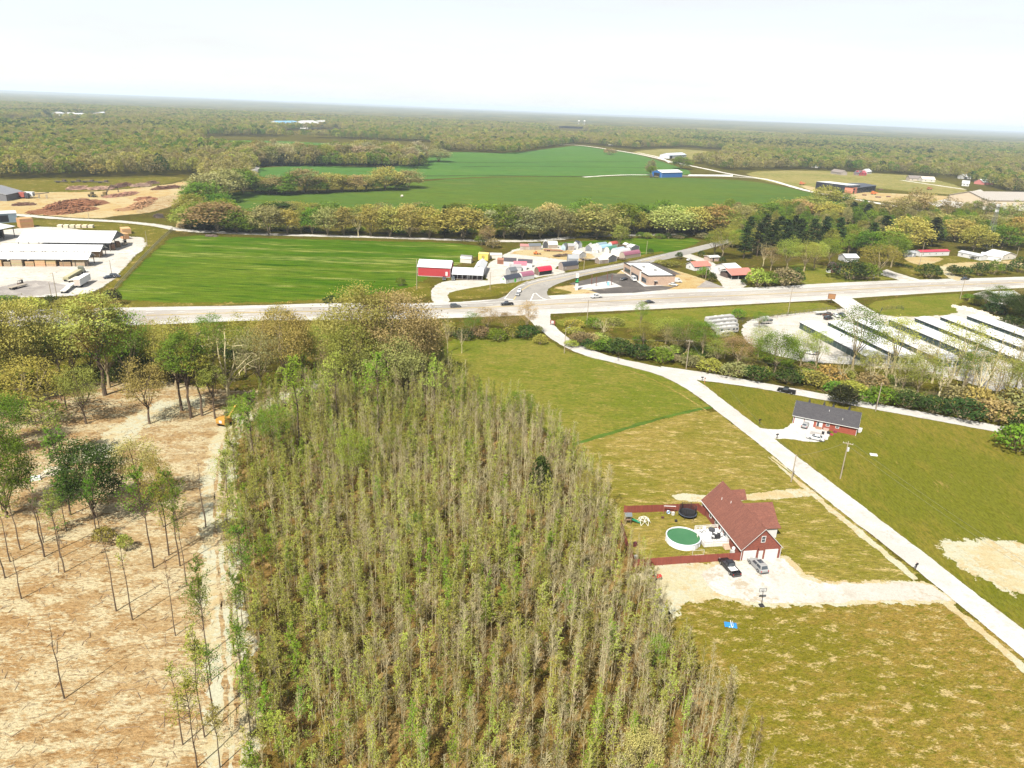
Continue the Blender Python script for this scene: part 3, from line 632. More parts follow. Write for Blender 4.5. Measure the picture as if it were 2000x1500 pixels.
def make_sapling(seed, H=14.0, cw=1.5, base=.42, n_leaf=520, leaf=.26, n_br=26, barkm='bark_mid', tr=.085, up=1.0, wig=.05):
    """slender forest-grown tree: a straight stem, short rising branches and a thin veil of new leaves"""
    rng = np.random.default_rng(seed); mb = MB(); P = [Vector((0, 0, -.3))]
    for i in range(6):
        P.append(Vector((rng.normal() * wig * (i + 1), rng.normal() * wig * (i + 1), H * (i + 1) / 6))); mb.tube(P[-2], P[-1], tr * (1 - .14 * i), tr * (1 - .14 * (i + 1)), 5, False)
    def on(z):
        t = min(5.999, max(0, z / H * 6)); i = int(t); return P[i].lerp(P[i + 1], t - i) if i else Vector((0, 0, z)).lerp(P[1], z / H * 6)
    tips = []
    for i in range(n_br):
        f = rng.uniform(0, 1); z = H * (base + (.98 - base) * f); L = cw * (1.25 - .85 * f) * rng.uniform(.6, 1.25); a = rng.uniform(0, 6.283)
        d = Vector((math.cos(a), math.sin(a), up * rng.uniform(.5, 1.3))); p = on(z)
        Q = limb(mb, p, d, L * 1.5, tr * .34, rng, 2, .14, 3, up=.25)
        for q in Q[1:]:
            tips.append((q, L))
            for _ in range(2):
                dd = d + Vector(rng.normal(size=3)) * .55; e = q + dd.normalized() * L * .55; s = Vector(rng.normal(size=3)).cross(dd).normalized() * .013
                mb.poly(q - s, q + s, e); tips.append((e, L * .6))
    if n_leaf:
        idx = rng.integers(0, len(tips), n_leaf); c = np.array([tuple(tips[i][0]) for i in idx]); sc = np.array([tips[i][1] for i in idx])[:, None]
        pts = c + rng.normal(size=(n_leaf, 3)) * sc * np.array([.24, .24, .2])
        tn = rng.uniform(.25, .75, len(tips))
        V, T4 = leaf_cloud(pts, leaf, rng, np.clip(tn[idx] + rng.normal(size=n_leaf) * .15, 0, 1), .3)
        return mb.mesh('trunk', barkm), leaf_mesh('crown', V, T4, 'leaf')
    return mb.mesh('trunk', barkm), None
def make_pine(seed, H=20.0, cw=3.6, n_leaf=2600, leaf=.55):
    rng = np.random.default_rng(seed); mb = MB(); mb.tube((0, 0, -.3), (0, 0, H * .97), .26, .04, 6, False); pts = []; T = []
    z = H * .22
    while z < H * .97:
        f = (z / H - .22) / .75; n = rng.integers(4, 7)
        for _ in range(n):
            a = rng.uniform(0, 6.283); L = cw * (1 - f) ** .72 * rng.uniform(.55, 1.15) * (1.0 if f > .15 else .75) + .35; t = rng.uniform(.25, .75)
            p0 = Vector((0, 0, z)); p1 = p0 + Vector((math.cos(a) * L, math.sin(a) * L, L * rng.uniform(-.05, .3))); mb.tube(p0, p1, .05, .02, 3, False)
            m = int(n_leaf / (H * .75 / .55 * 5.5)) + 1
            for _ in range(m):
                s = rng.uniform(.35, 1.05); q = p0.lerp(p1, s); pts.append((q.x + rng.normal() * .34, q.y + rng.normal() * .34, q.z + rng.normal() * .2)); T.append(np.clip(t + rng.normal() * .15, 0, 1))
        z += rng.uniform(.35, .75)
    V, T4 = leaf_cloud(np.array(pts), leaf, rng, np.array(T), .2)
    return mb.mesh('trunk', 'bark_dark'), leaf_mesh('crown', V, T4, 'needle')
def make_shrub(seed, H=3.0, cw=2.0, n_leaf=700, leaf=.26, twigs=14):
    rng = np.random.default_rng(seed); mb = MB(); tips = []
    for i in range(twigs):
        a = rng.uniform(0, 6.283); d = Vector((math.cos(a) * .7, math.sin(a) * .7, rng.uniform(.5, 1.6)))
        P = limb(mb, (math.cos(a) * .15, math.sin(a) * .15, -.1), d, H * rng.uniform(.6, 1.05), .045, rng, 3, .2, 3); tips += P[1:]
    v = rng.normal(size=(n_leaf, 3)); v /= np.linalg.norm(v, axis=1)[:, None]; v[:, 2] = np.abs(v[:, 2]) * 1.0 - .12
    lob = rng.normal(size=(7, 3)); lob /= np.linalg.norm(lob, axis=1)[:, None]; w = rng.uniform(-.3, .25, 7)
    m = 1 + (np.maximum(v @ lob.T, 0) ** 3) @ w; rr = rng.uniform(.25, 1, n_leaf) ** .45
    pts = v * (rr * m)[:, None] * np.array([cw, cw, H * .62]) + np.array([0, 0, H * .36]); pts[:, 2] = np.maximum(pts[:, 2], .08)
    cl = np.floor(pts / (cw * .4)); h = (np.sin(cl @ np.array([12.9, 78.2, 37.7])) * 43758.5) % 1
    V, T4 = leaf_cloud(pts, leaf, rng, np.clip(h * .7 + .15 + rng.normal(size=n_leaf) * .12, 0, 1), .3)
    return mb.mesh('stems', 'bark_mid'), leaf_mesh('foliage', V, T4, 'leaf')
def make_far(seed, H=19.0, cw=6.6, n=260, leaf=1.45):
    rng = np.random.default_rng(seed); v = rng.normal(size=(n, 3)); v /= np.linalg.norm(v, axis=1)[:, None]; v[:, 2] = np.where(v[:, 2] < -.5, -v[:, 2], v[:, 2])
    lob = rng.normal(size=(6, 3)); lob /= np.linalg.norm(lob, axis=1)[:, None]; w = rng.uniform(-.3, .25, 6); m = 1 + (np.maximum(v @ lob.T, 0) ** 3) @ w
    pts = v * (m * rng.uniform(.6, 1, n) ** .5)[:, None] * np.array([cw, cw, H * .46]) + np.array([0, 0, H * .52])
    V, T4 = leaf_cloud(pts, leaf, rng, rng.uniform(.25, .75, n), .3); return leaf_mesh('far_crown', V, T4, 'leaf')
def bare_oak(seed): return make_broadleaf(seed, 18, 6.2, .3, 500, .34, 90, .34, 'bark_pale', gap=.2)

PROTO = {}
def kind_set(kind, makers): PROTO[kind] = [f() for f in makers]
kind_set('oak', [lambda s=s: make_broadleaf(s, 18, 6.6, .22, 13000, .27, 180, .34, 'bark_mid', gap=.12) for s in (1, 2, 3, 4)])
kind_set('dense', [lambda s=s: make_broadleaf(s, 14, 5.6, .1, 14000, .26, 170, .25, 'bark_dark', gap=.0) for s in (5, 6)])
kind_set('oak_mid', [lambda s=s: make_broadleaf(s, 18, 6.6, .05, 3400, .62, 150, .3, 'bark_mid', gap=.06) for s in (11, 12, 13, 14, 15)])
kind_set('airy', [lambda s=s: make_broadleaf(s, 18, 5.2, .26, 5200, .235, 130, .26, 'bark_mid', gap=.25) for s in (21, 22, 23, 24)])
kind_set('airy_mid', [lambda s=s: make_broadleaf(s, 18, 5.4, .14, 1600, .52, 100, .26, 'bark_mid', gap=.15) for s in (25, 26, 27)])
kind_set('bare', [lambda s=s: bare_oak(s) for s in (31, 32, 33)])
kind_set('vase', [lambda s=s: make_broadleaf(s, 14, 5.4, .3, 5200, .24, 130, .24, 'bark_dark', gap=.2, vase=True) for s in (41, 42)])
kind_set('tall', [lambda s=s: make_broadleaf(s, 20, 3.2, .4, 3600, .25, 90, .2, 'bark_dark', gap=.2) for s in (51, 52, 53)])
kind_set('pine', [lambda s=s: make_pine(s) for s in (61, 62, 63)])
kind_set('cedar', [lambda s=s: make_shrub(s, 6, 2.3, 2400, .3, 8) for s in (66, 67)])
kind_set('shrub', [lambda s=s: make_shrub(s) for s in (71, 72, 73, 74)])
kind_set('sap_green', [lambda s=s: make_sapling(s, 14, 1.15, .3, 900, .2, 30, 'bark_mid', .08, 1.5, .03) for s in (81, 82, 83, 84)])
kind_set('sap_thin', [lambda s=s: make_sapling(s, 14, .95, .32, 520, .17, 30, 'bark_pale', .075, 1.5, .03) for s in (85, 86, 87, 88)])
kind_set('sap_bare', [lambda s=s: make_sapling(s, 14, 1.15, .4, 190, .15, 36, 'bark_pale', .08, 1.8, .03) for s in (91, 92, 93, 94)])
kind_set('pole_tree', [lambda s=s: make_sapling(s, 15, .8, .6, 200, .2, 14, 'bark_dark', .13, wig=.035) for s in (96, 97, 98)])
kind_set('pole_leafy', [lambda s=s: make_sapling(s, 16, 1.6, .48, 1500, .19, 32, 'bark_dark', .13, wig=.035) for s in (101, 102, 103)])
kind_set('snag', [lambda s=s: make_sapling(s, 14, .5, .5, 0, .2, 9, 'bark_dark', .13, wig=.035) for s in (106, 107)])
BASE_H = dict(dense=14, oak=18, oak_mid=18, airy=18, airy_mid=18, bare=18, vase=14, tall=20, pine=20, cedar=6, shrub=3, sap_green=14, sap_thin=14, sap_bare=14, pole_tree=15, pole_leafy=16, snag=14)
BASE_W = dict(dense=12, oak=14, oak_mid=14, airy=11, airy_mid=11.5, bare=13, vase=11, tall=7, pine=7.4, cedar=4.8, shrub=4.2, sap_green=3.4, sap_thin=3, sap_bare=3.6, pole_tree=2.2, pole_leafy=4.6, snag=1.4)

LC = dict(gold=(.30, .262, .072), tan=(.25, .222, .088), cream=(.36, .315, .13), olive=(.22, .22, .045), green=(.10, .16, .018), bright=(.16, .23, .024), lime=(.28, .30, .058),
          dark=(.04, .064, .015), pine=(.03, .046, .016), rust=(.18, .135, .062), brown=(.21, .185, .08), grey=(.29, .26, .15), orange=(.27, .20, .052), cedar=(.036, .036, .015), pale=(.31, .325, .11))
TREE_WORD = dict(gold='golden', tan='tan', cream='cream coloured', olive='olive green', green='green', bright='bright green', lime='yellow-green', dark='dark green', pine='dark green', rust='reddish', brown='brown', grey='grey', orange='orange-brown', cedar='dark brown-green', pale='pale yellow')
NAMES = dict(dense='broadleaf_tree', oak='broadleaf_tree', oak_mid='broadleaf_tree', airy='broadleaf_tree', airy_mid='broadleaf_tree', bare='bare_tree', vase='broadleaf_tree', tall='slender_tree', pine='pine_tree', cedar='cedar_tree', shrub='shrub',
             sap_green='young_tree', sap_thin='young_tree', sap_bare='young_tree', pole_tree='slender_tree', pole_leafy='slender_tree', snag='dead_tree')
def put_tree(kind, loc, h, w=None, color='green', label=None, group=None, jitter=.12, rz=None, cat=None):
    tm, cm = R.choice(PROTO[kind]); nm = NAMES[kind]
    o = thing(nm, label, cat or ('shrub' if kind == 'shrub' else 'tree'), (loc[0], loc[1], 0), R.uniform(0, 6.28) if rz is None else rz, group)
    sz = h / BASE_H[kind]; sx = (w * (1.34 if kind == 'oak_mid' else .92 if kind[:4] == 'pole' else 1.12) / BASE_W[kind]) if w else sz * R.uniform(.9, 1.1)
    o.scale = (sx, sx, sz)
    if kind[:3] == 'sap': o.rotation_euler = (R.gauss(0, .035), R.gauss(0, .035), o.rotation_euler[2])
    a = bpy.data.objects.new('stems' if kind in ('shrub', 'cedar') else 'trunk', tm); COL.objects.link(a); a.parent = o
    if cm is not None:
        b = bpy.data.objects.new('foliage' if kind in ('shrub', 'cedar') else 'crown', cm); COL.objects.link(b); b.parent = o
        c = LC[color] if isinstance(color, str) else color; q = [R.uniform(1 - jitter, 1 + jitter) for _ in range(3)]; l = R.uniform(.9, 1.1)
        b.color = (c[0] * q[0] * l, c[1] * q[1] * l, c[2] * q[2] * l, 1)
    return o
def tree_px(kind, bx, by, ty, wpx=None, color='green', label=None, group=None, **kw):
    """a tree from where its foot and its top are in the photograph"""
    p = G(bx, by); h = height_of(p, ty); w = None
    if wpx:
        dist = (Vector((p.x, p.y, h * .6)) - Vector((0, 0, CAM_H))).length; w = wpx * dist / F_PX
    return put_tree(kind, p, max(h, .6), w, color, label, group, **kw)

def inside(P, x, y):
    c = False; n = len(P)
    for i in range(n):
        (x0, y0), (x1, y1) = P[i], P[i - 1]
        if (y0 > y) != (y1 > y) and x < (x1 - x0) * (y - y0) / (y1 - y0) + x0: c = not c
    return c
def inside_np(P, x, y):
    c = np.zeros(len(x), bool); n = len(P)
    for i in range(n):
        (x0, y0), (x1, y1) = P[i], P[i - 1]
        if y0 == y1: continue
        c ^= ((y0 > y) != (y1 > y)) & (x < (x1 - x0) * (y - y0) / (y1 - y0) + x0)
    return c
ORD = ['first', 'second', 'third', 'fourth', 'fifth', 'sixth', 'seventh', 'eighth', 'ninth', 'tenth', 'eleventh', 'twelfth', 'thirteenth', 'fourteenth', 'fifteenth', 'sixteenth', 'seventeenth', 'eighteenth', 'nineteenth', 'twentieth']
def nth(i):
    if i < 20: return ORD[i]
    t = {2: 'twenty', 3: 'thirty', 4: 'forty', 5: 'fifty', 6: 'sixty', 7: 'seventy', 8: 'eighty'}[(i + 1) // 10]
    return (t[:-1] + 'ieth') if (i + 1) % 10 == 0 else t + '-' + ORD[(i + 1) % 10 - 1]
def row(zone, trees, end, place):
    """trees of one belt: each label counts along the belt from a named end"""
    cnt = {}
    for t in sorted(trees, key=lambda t: t[1]):
        kind, bx, by, ty, w, color = t[:6]
        nm = {'oak': 'round', 'oak_mid': 'round', 'airy': 'airy', 'airy_mid': 'airy', 'bare': 'bare-limbed', 'vase': 'spreading', 'tall': 'slim', 'pine': 'pine', 'cedar': 'dense', 'shrub': 'low'}.get(kind, 'slim')
        what = 'pine' if kind == 'pine' else 'cedar' if kind == 'cedar' else 'shrub' if kind == 'shrub' else 'tree'
        key = (color, nm, what); cnt[key] = cnt.get(key, -1) + 1
        lead = TREE_WORD[color] + (' ' + nm if nm != what else '') + ' ' + what
        tree_px(kind, bx, by, ty, w, color, f'{lead} {place}, {nth(cnt[key])} such from {end}', zone)

# ---- instanced masses -------------------------------------------------------
def scatter(name, pts, scl, protos, label=None, seed=0, idx=None):
    """one object of kind stuff: many copies of the prototype meshes on points"""
    rng = np.random.default_rng(seed); n = len(pts)
    me = bpy.data.meshes.new(name); me.vertices.add(n); me.vertices.foreach_set('co', np.asarray(pts, np.float32).ravel())
    for nm, typ, val in (('scl', 'FLOAT_VECTOR', scl), ('rot', 'FLOAT', rng.uniform(0, 6.283, n)), ('idx', 'INT', rng.integers(0, len(protos), n) if idx is None else idx)):
        at = me.attributes.new(nm, typ, 'POINT')
        if typ == 'FLOAT_VECTOR': at.data.foreach_set('vector', np.asarray(val, np.float32).ravel())
        else: at.data.foreach_set('value', np.asarray(val, np.int32 if typ == 'INT' else np.float32))
    o = bpy.data.objects.new(name, me); COL.objects.link(o); o['kind'] = 'stuff'
    if label: o['label'] = label
    c = bpy.data.collections.new(name + '_source')
    for p in protos: c.objects.link(p)
    g = bpy.data.node_groups.new(name, 'GeometryNodeTree')
    g.interface.new_socket('Geometry', in_out='INPUT', socket_type='NodeSocketGeometry'); g.interface.new_socket('Geometry', in_out='OUTPUT', socket_type='NodeSocketGeometry')
    N = g.nodes; L = g.links; gi = N.new('NodeGroupInput'); go = N.new('NodeGroupOutput')
    ci = N.new('GeometryNodeCollectionInfo'); ci.inputs['Collection'].default_value = c; ci.inputs['Separate Children'].default_value = True; ci.inputs['Reset Children'].default_value = True
    ip = N.new('GeometryNodeInstanceOnPoints'); ip.inputs['Pick Instance'].default_value = True
    def att(nm, typ):
        a = N.new('GeometryNodeInputNamedAttribute'); a.data_type = typ; a.inputs['Name'].default_value = nm; return a.outputs['Attribute']
    cx = N.new('ShaderNodeCombineXYZ'); L.new(att('rot', 'FLOAT'), cx.inputs[2])
    L.new(gi.outputs[0], ip.inputs['Points']); L.new(ci.outputs[0], ip.inputs['Instance']); L.new(att('idx', 'INT'), ip.inputs['Instance Index'])
    L.new(cx.outputs[0], ip.inputs['Rotation']); L.new(att('scl', 'FLOAT_VECTOR'), ip.inputs['Scale']); L.new(ip.outputs[0], go.inputs[0])
    md = o.modifiers.new('scatter', 'NODES'); md.node_group = g; return o
def proto_obj(name, me, color=(.1, .1, .1), copy=True):
    me = me.copy() if copy else me; n = len(me.vertices)
    at = me.attributes.new('tint', 'FLOAT_COLOR', 'POINT'); at.data.foreach_set('color', np.tile(np.array([*color[:3], 1.0], np.float32), n))
    for i, m in enumerate(me.materials):
        if m.name in ('leaf', 'needle'): me.materials[i] = MAT['leaf_mass']
    return bpy.data.objects.new(name, me)
def joined(name, tm, cm, color):
    """trunk and crown in one prototype for a mass"""
    mb_v = np.empty(len(tm.vertices) * 3, np.float32); tm.vertices.foreach_get('co', mb_v)
    V = [tuple(v.co) for v in tm.vertices]; F = [tuple(p.vertices) for p in tm.polygons]; k = len(V); nt = len(F)
    if cm is not None:
        V += [tuple(v.co) for v in cm.vertices]; F += [tuple(i + k for i in p.vertices) for p in cm.polygons]
    me = bpy.data.meshes.new(name); me.from_pydata(V, [], F); me.update(); me.materials.append(tm.materials[0])
    if cm is not None:
        me.materials.append(cm.materials[0]); mi = np.zeros(len(F), np.int32); mi[nt:] = 1; me.polygons.foreach_set('material_index', mi)
        tv = np.zeros(len(cm.vertices), np.float32); cm.attributes['tone'].data.foreach_get('value', tv)
        at = me.attributes.new('tone', 'FLOAT', 'POINT'); at.data.foreach_set('value', np.concatenate([np.zeros(k, np.float32) + .5, tv]))
    return proto_obj(name, me, color, False)
# ------------------------------------------------------------------ the dense young wood in the middle
_wood = [tuple(G(*p)[:2]) for p in [(500, 2000), (478, 1560), (470, 1320), (462, 1200), (444, 1060), (438, 960), (446, 880), (470, 835), (520, 800), (560, 790), (640, 745), (760, 725), (862, 715), (905, 775), (960, 800), (1020, 822), (1090, 872), (1145, 930), (1190, 1010), (1214, 1095), (1262, 1150), (1292, 1240), (1355, 1340), (1425, 1415), (1490, 1560), (1600, 2000)]]
def wood_points(step):
    xs = [p[0] for p in _wood]; ys = [p[1] for p in _wood]; out = []; y = min(ys)
    while y < max(ys):
        x = min(xs) + R.random() * step
        while x < max(xs):
            px, py = x + R.gauss(0, .55) * step, y + R.gauss(0, .55) * step
            if inside(_wood, px, py) and R.random() > .5 * max(0, 1 - (image_xy(px, py, 6)[0] - 440) / 200): out.append((px, py))
            x += step
        y += step * .87
    return out
_wp = sorted(wood_points(2.25), key=lambda p: p[0] ** 2 + p[1] ** 2)
WOOD_KINDS = [('sap_green', 'olive', 'leafy green young tree with a straight stem in the dense young wood'), ('sap_green', 'bright', 'bright green young tree rising out of the dense young wood'),
              ('sap_thin', 'lime', 'thin yellow-green young tree with sparse new leaves in the dense young wood'), ('sap_thin', 'olive', 'thin olive young tree among the pale stems of the young wood'),
              ('sap_bare', 'grey', 'almost leafless young tree with pale grey twigs in the young wood'), ('sap_bare', 'brown', 'almost leafless young tree with brown twigs in the young wood'), ('sap_thin', 'rust', 'young tree with reddish buds in the dense young wood'),
              ('sap_thin', 'pale', 'pale yellow flowering young tree in the dense young wood')]
def wood_kind(x, y):
    ix, iy = image_xy(x, y, 8); n = noise.noise((x * .06, y * .06, 2.0)); m = noise.noise((x * .17, y * .17, 5.0))
    left = max(0, 1 - (ix - 440) / 260); far = max(0, min(1, (900 - iy) / 160)); right = max(0, min(1, (ix - 850) / 300)); low = max(0, min(1, (iy - 1250) / 200))
    g = [.2 + left * 1.0 + far * .5 + n * .9, .12 + left * .9 + far * .2 + n * .4 + low * .1, .95 + m * .5 + low * .4 + left * .5, .8 - n * .4, .6 + right * 1.1 - left * .5 - n * .5 - far * .3, .4 + right * .6 - n * .5, .1 + right * .2 - n * .12, .03]
    g = [max(0.01, q) for q in g]; t = R.random() * sum(g)
    for i, q in enumerate(g):
        t -= q
        if t <= 0: return i
    return 2
_front = [p for p in _wp if image_row(p[0], p[1], 9) < 1480 and 0 < image_xy(p[0], p[1], 10)[0] < 2000][:300]
_fs = set(_front)
for x, y in _front:
    k, c, lab = WOOD_KINDS[wood_kind(x, y)]
    put_tree(k, (x, y), R.triangular(6.5, 13.5, 10.5), None, c, lab, 'young trees of the dense wood')
_rest = [p for p in _wp if p not in _fs]
_prot = []; _map = []
for k, c, lab in WOOD_KINDS:
    _map.append((len(_prot), len(PROTO[k])))
    for tm, cm in PROTO[k]: _prot.append(joined('young_tree_source', tm, cm, LC[c]))
_src = sorted(range(len(_prot)), key=lambda i: i)
for i, o in enumerate(_prot): o.name = 'young_tree_source_%03d' % i
_id = []; _sc = []
for x, y in _rest:
    j, n = _map[wood_kind(x, y)]; _id.append(j + R.randrange(n)); s = R.triangular(.45, .96, .75); w = R.uniform(.55, 1.15); _sc.append((w, w, s))
scatter('young_trees', [(x, y, 0) for x, y in _rest], _sc, _prot, 'mass of thin young trees that fill the middle of the wood', 3, _id)
# brush between the stems
_br = []
for c in ('olive', 'brown', 'lime', 'tan', 'rust'):
    for j in range(2): _br.append(proto_obj('brush_source', make_shrub(200 + len(_br), 1.9, 1.3, 190, .2, 8)[1], tuple(q * .9 for q in LC[c]), False))
for i, o in enumerate(_br): o.name = 'brush_source_%03d' % i
_bp = [(x + R.uniform(-1, 1), y + R.uniform(-1, 1), 0) for x, y in _wp if R.random() < .7]
scatter('undergrowth', _bp, [(s, s, s * R.uniform(.6, 1.3)) for s in (R.uniform(.5, 1.25) for _ in _bp)], _br, 'low brush and saplings between the stems of the young wood', 5)
# trees that stand out of the wood
for k, bx, by, ty, w, c, lab in [
        ('airy', 690, 960, 838, 60, 'bright', 'fresh bright green tree that stands out in the upper middle of the young wood'), ('airy', 770, 900, 838, 40, 'bright', 'small vivid green tree in the upper half of the young wood'),
        ('airy', 810, 1075, 1000, 34, 'green', 'small deep green tree in the centre of the young wood'), ('cedar', 1052, 985, 880, 46, 'dark', 'dark evergreen near the right edge of the young wood'),
        ('airy', 1015, 830, 765, 56, 'green', 'dark leafy bush-like tree at the top edge of the wood beside the meadow'), ('airy', 660, 1310, 1232, 52, 'pale', 'pale yellow flowering tree in the lower left of the young wood'),
        ('airy', 1270, 1330, 1240, 44, 'bright', 'vivid green round-topped tree near the right edge of the wood below the yard fence'), ('airy', 1240, 1545, 1415, 70, 'cream', 'cream coloured tree in blossom at the bottom edge of the wood'),
        ('airy', 1140, 1010, 910, 36, 'lime', 'yellow-green tree at the right edge of the wood above the yard'), ('pole_leafy', 480, 1190, 1025, 60, 'green', 'leafy green tree at the left edge of the wood beside the dirt track'),
        ('pole_leafy', 500, 940, 770, 66, 'green', 'tall green tree at the top left corner of the wood'), ('pole_leafy', 585, 880, 700, 70, 'bright', 'tall fresh green tree in the top of the wood'),
        ('pole_leafy', 740, 860, 690, 66, 'bright', 'tall fresh green tree below the big golden oaks'), ('pole_leafy', 660, 850, 690, 60, 'lime', 'tall yellow-green tree below the golden oaks'),
        ('airy', 540, 890, 790, 60, 'green', 'round green tree beside the end of the dirt track'), ('pole_leafy', 545, 1480, 1390, 56, 'lime', 'leafy yellow-green tree in the lower left corner of the wood'),
        ('pole_leafy', 850, 830, 700, 50, 'lime', 'yellow-green tree at the far corner of the wood beside the meadow')]:
    tree_px(k, bx, by, ty, w, c, lab)

# ------------------------------------------------------------------ trees left standing on the cleared ground
LEFT = [('vase', 292, 828, 712, 80, 'gold', 'golden spreading tree with bare lower limbs alone in the clearing'), ('vase', 168, 828, 716, 66, 'olive', 'olive spreading tree with a leaning limb in the clearing'),
        ('airy', 62, 830, 704, 120, 'orange', 'big orange-brown oak at the left edge of the clearing'), ('tall', 355, 802, 655, 70, 'green', 'green tall tree first of the clump at the back of the clearing'),
        ('tall', 373, 816, 640, 76, 'green', 'green tall tree in the middle of the clump at the back of the clearing'), ('tall', 395, 812, 660, 60, 'olive', 'olive tall tree at the right of the clump behind the clearing'),
        ('tall', 420, 818, 705, 50, 'olive', 'slim olive tree standing just left of the yellow excavator'), ('airy', 470, 845, 772, 44, 'bright', 'bright green bushy tree beside the yellow excavator'),
        ('dense', 185, 1012, 866, 104, 'dark', 'large dense dark green tree in the middle of the clearing'), ('pole_leafy', 197, 1048, 920, 30, 'green', 'thin stem in front of the large dark green tree'), ('pole_tree', 188, 1040, 880, 20, 'grey', 'pale thin stem before the large dark green tree'),
        ('pole_leafy', 138, 1006, 840, 70, 'green', 'green leafy tree with a bare stem left of the large dark tree'), ('pole_leafy', 100, 900, 780, 60, 'olive', 'olive leafy tree left of the clearing'), ('pole_leafy', 125, 905, 785, 44, 'green', 'tall thin green tree near the tractor cab'),
        ('oak', 8, 880, 770, 90, 'green', 'green tree cut by the left border above the clearing'), ('dense', 14, 1010, 850, 84, 'green', 'dense green tree at the left border beside the white tank'), ('pole_leafy', 40, 1075, 930, 46, 'green', 'bare-stemmed tree with a small crown at the left border'),
        ('snag', 87, 1088, 940, 16, 'grey', 'bare dark pole of a tree left of the clearing centre'), ('pole_leafy', 118, 1090, 960, 40, 'olive', 'olive leafy tree below the white tank'), ('pole_leafy', 130, 1036, 930, 36, 'green', 'leafy tree with a long bare stem below the white tank'),
        ('vase', 275, 985, 850, 84, 'pale', 'pale yellow-green spreading tree in the middle of the clearing'), ('airy', 318, 1030, 890, 60, 'olive', 'olive leafy tree right of the pale spreading tree'), ('pole_leafy', 300, 1110, 905, 64, 'green', 'green tree with several thin stems in the middle of the clearing'),
        ('pole_leafy', 330, 1085, 930, 60, 'olive', 'grey-green airy tree beside the dirt track in the clearing'), ('pole_leafy', 352, 1106, 920, 52, 'green', 'leafy green tree near the dirt track'), ('pole_leafy', 365, 1145, 960, 40, 'green', 'slim green tree that throws a long shadow to the dirt track'),
        ('snag', 402, 1030, 905, 14, 'grey', 'bare dark pole beside the dirt track'), ('snag', 42, 1170, 1075, 12, 'grey', 'bare leaning pole at the far left of the clearing'), ('pole_tree', 85, 1060, 950, 20, 'green', 'thin bare stem in the left of the clearing'),
        ('pole_tree', 126, 1118, 990, 24, 'green', 'thin stem with a small top left of the clearing centre'), ('snag', 227, 1194, 1046, 14, 'grey', 'bare pole in the middle of the clearing, the left of a pair'), ('pole_tree', 259, 1211, 1050, 24, 'lime', 'thin pole with a few leaves, the right of a pair in the clearing'),
        ('pole_tree', 343, 1242, 1090, 20, 'grey', 'thin bare stem in front of the four stems in the clearing'), ('snag', 126, 1365, 1218, 14, 'grey', 'bare pole with a long shadow in the lower left of the clearing'), ('pole_tree', 357, 1455, 1290, 26, 'olive', 'thin dark stem with a few leaves at the bottom of the clearing'),
        ('pole_leafy', 405, 1280, 1085, 50, 'green', 'leafy slim tree in the row beside the dirt track, the farthest'), ('pole_leafy', 412, 1330, 1130, 48, 'green', 'leafy slim tree in the row beside the dirt track, the middle one'), ('pole_leafy', 400, 1440, 1240, 60, 'lime', 'yellow-green leafy tree in the row beside the dirt track'),
        ('pole_leafy', 418, 1400, 1260, 56, 'green', 'leafy tree of two stems near the bottom of the track row'), ('pole_leafy', 385, 1500, 1330, 60, 'olive', 'olive leafy tree at the bottom of the track row'), ('pole_leafy', 430, 1500, 1380, 50, 'olive', 'low leafy tree at the bottom border beside the track'),
        ('snag', 10, 1130, 1010, 12, 'grey', 'bare pole at the left border of the clearing'), ('pole_tree', 20, 1098, 985, 22, 'lime', 'thin leafy stem at the left border of the clearing'), ('shrub', 205, 1058, 1025, 36, 'olive', 'small olive bush at the foot of the thin stems'), ('shrub', 245, 1075, 1040, 28, 'lime', 'small yellow-green bush in the middle of the clearing'),
        ('airy', -20, 800, 690, 90, 'green', 'tall green tree at the left border behind the clearing'), ('snag', 120, 782, 715, 12, 'grey', 'thin pale stem left of the twin dark trunks'), ('snag', 131, 802, 700, 12, 'grey', 'thin dark stem right of the orange-brown oak')]
for t in LEFT: tree_px(*t)
# a few more stems behind the track
for x, y, t in [(448, 1000, 880), (455, 1100, 985), (462, 960, 860), (470, 1260, 1120), (476, 1350, 1210), (490, 1440, 1290)]:
    tree_px('pole_leafy', x, y, t, 44, R.choice(('green', 'lime', 'bright')), 'leafy slim tree at the edge of the wood along the dirt track', 'edge trees along the dirt track')

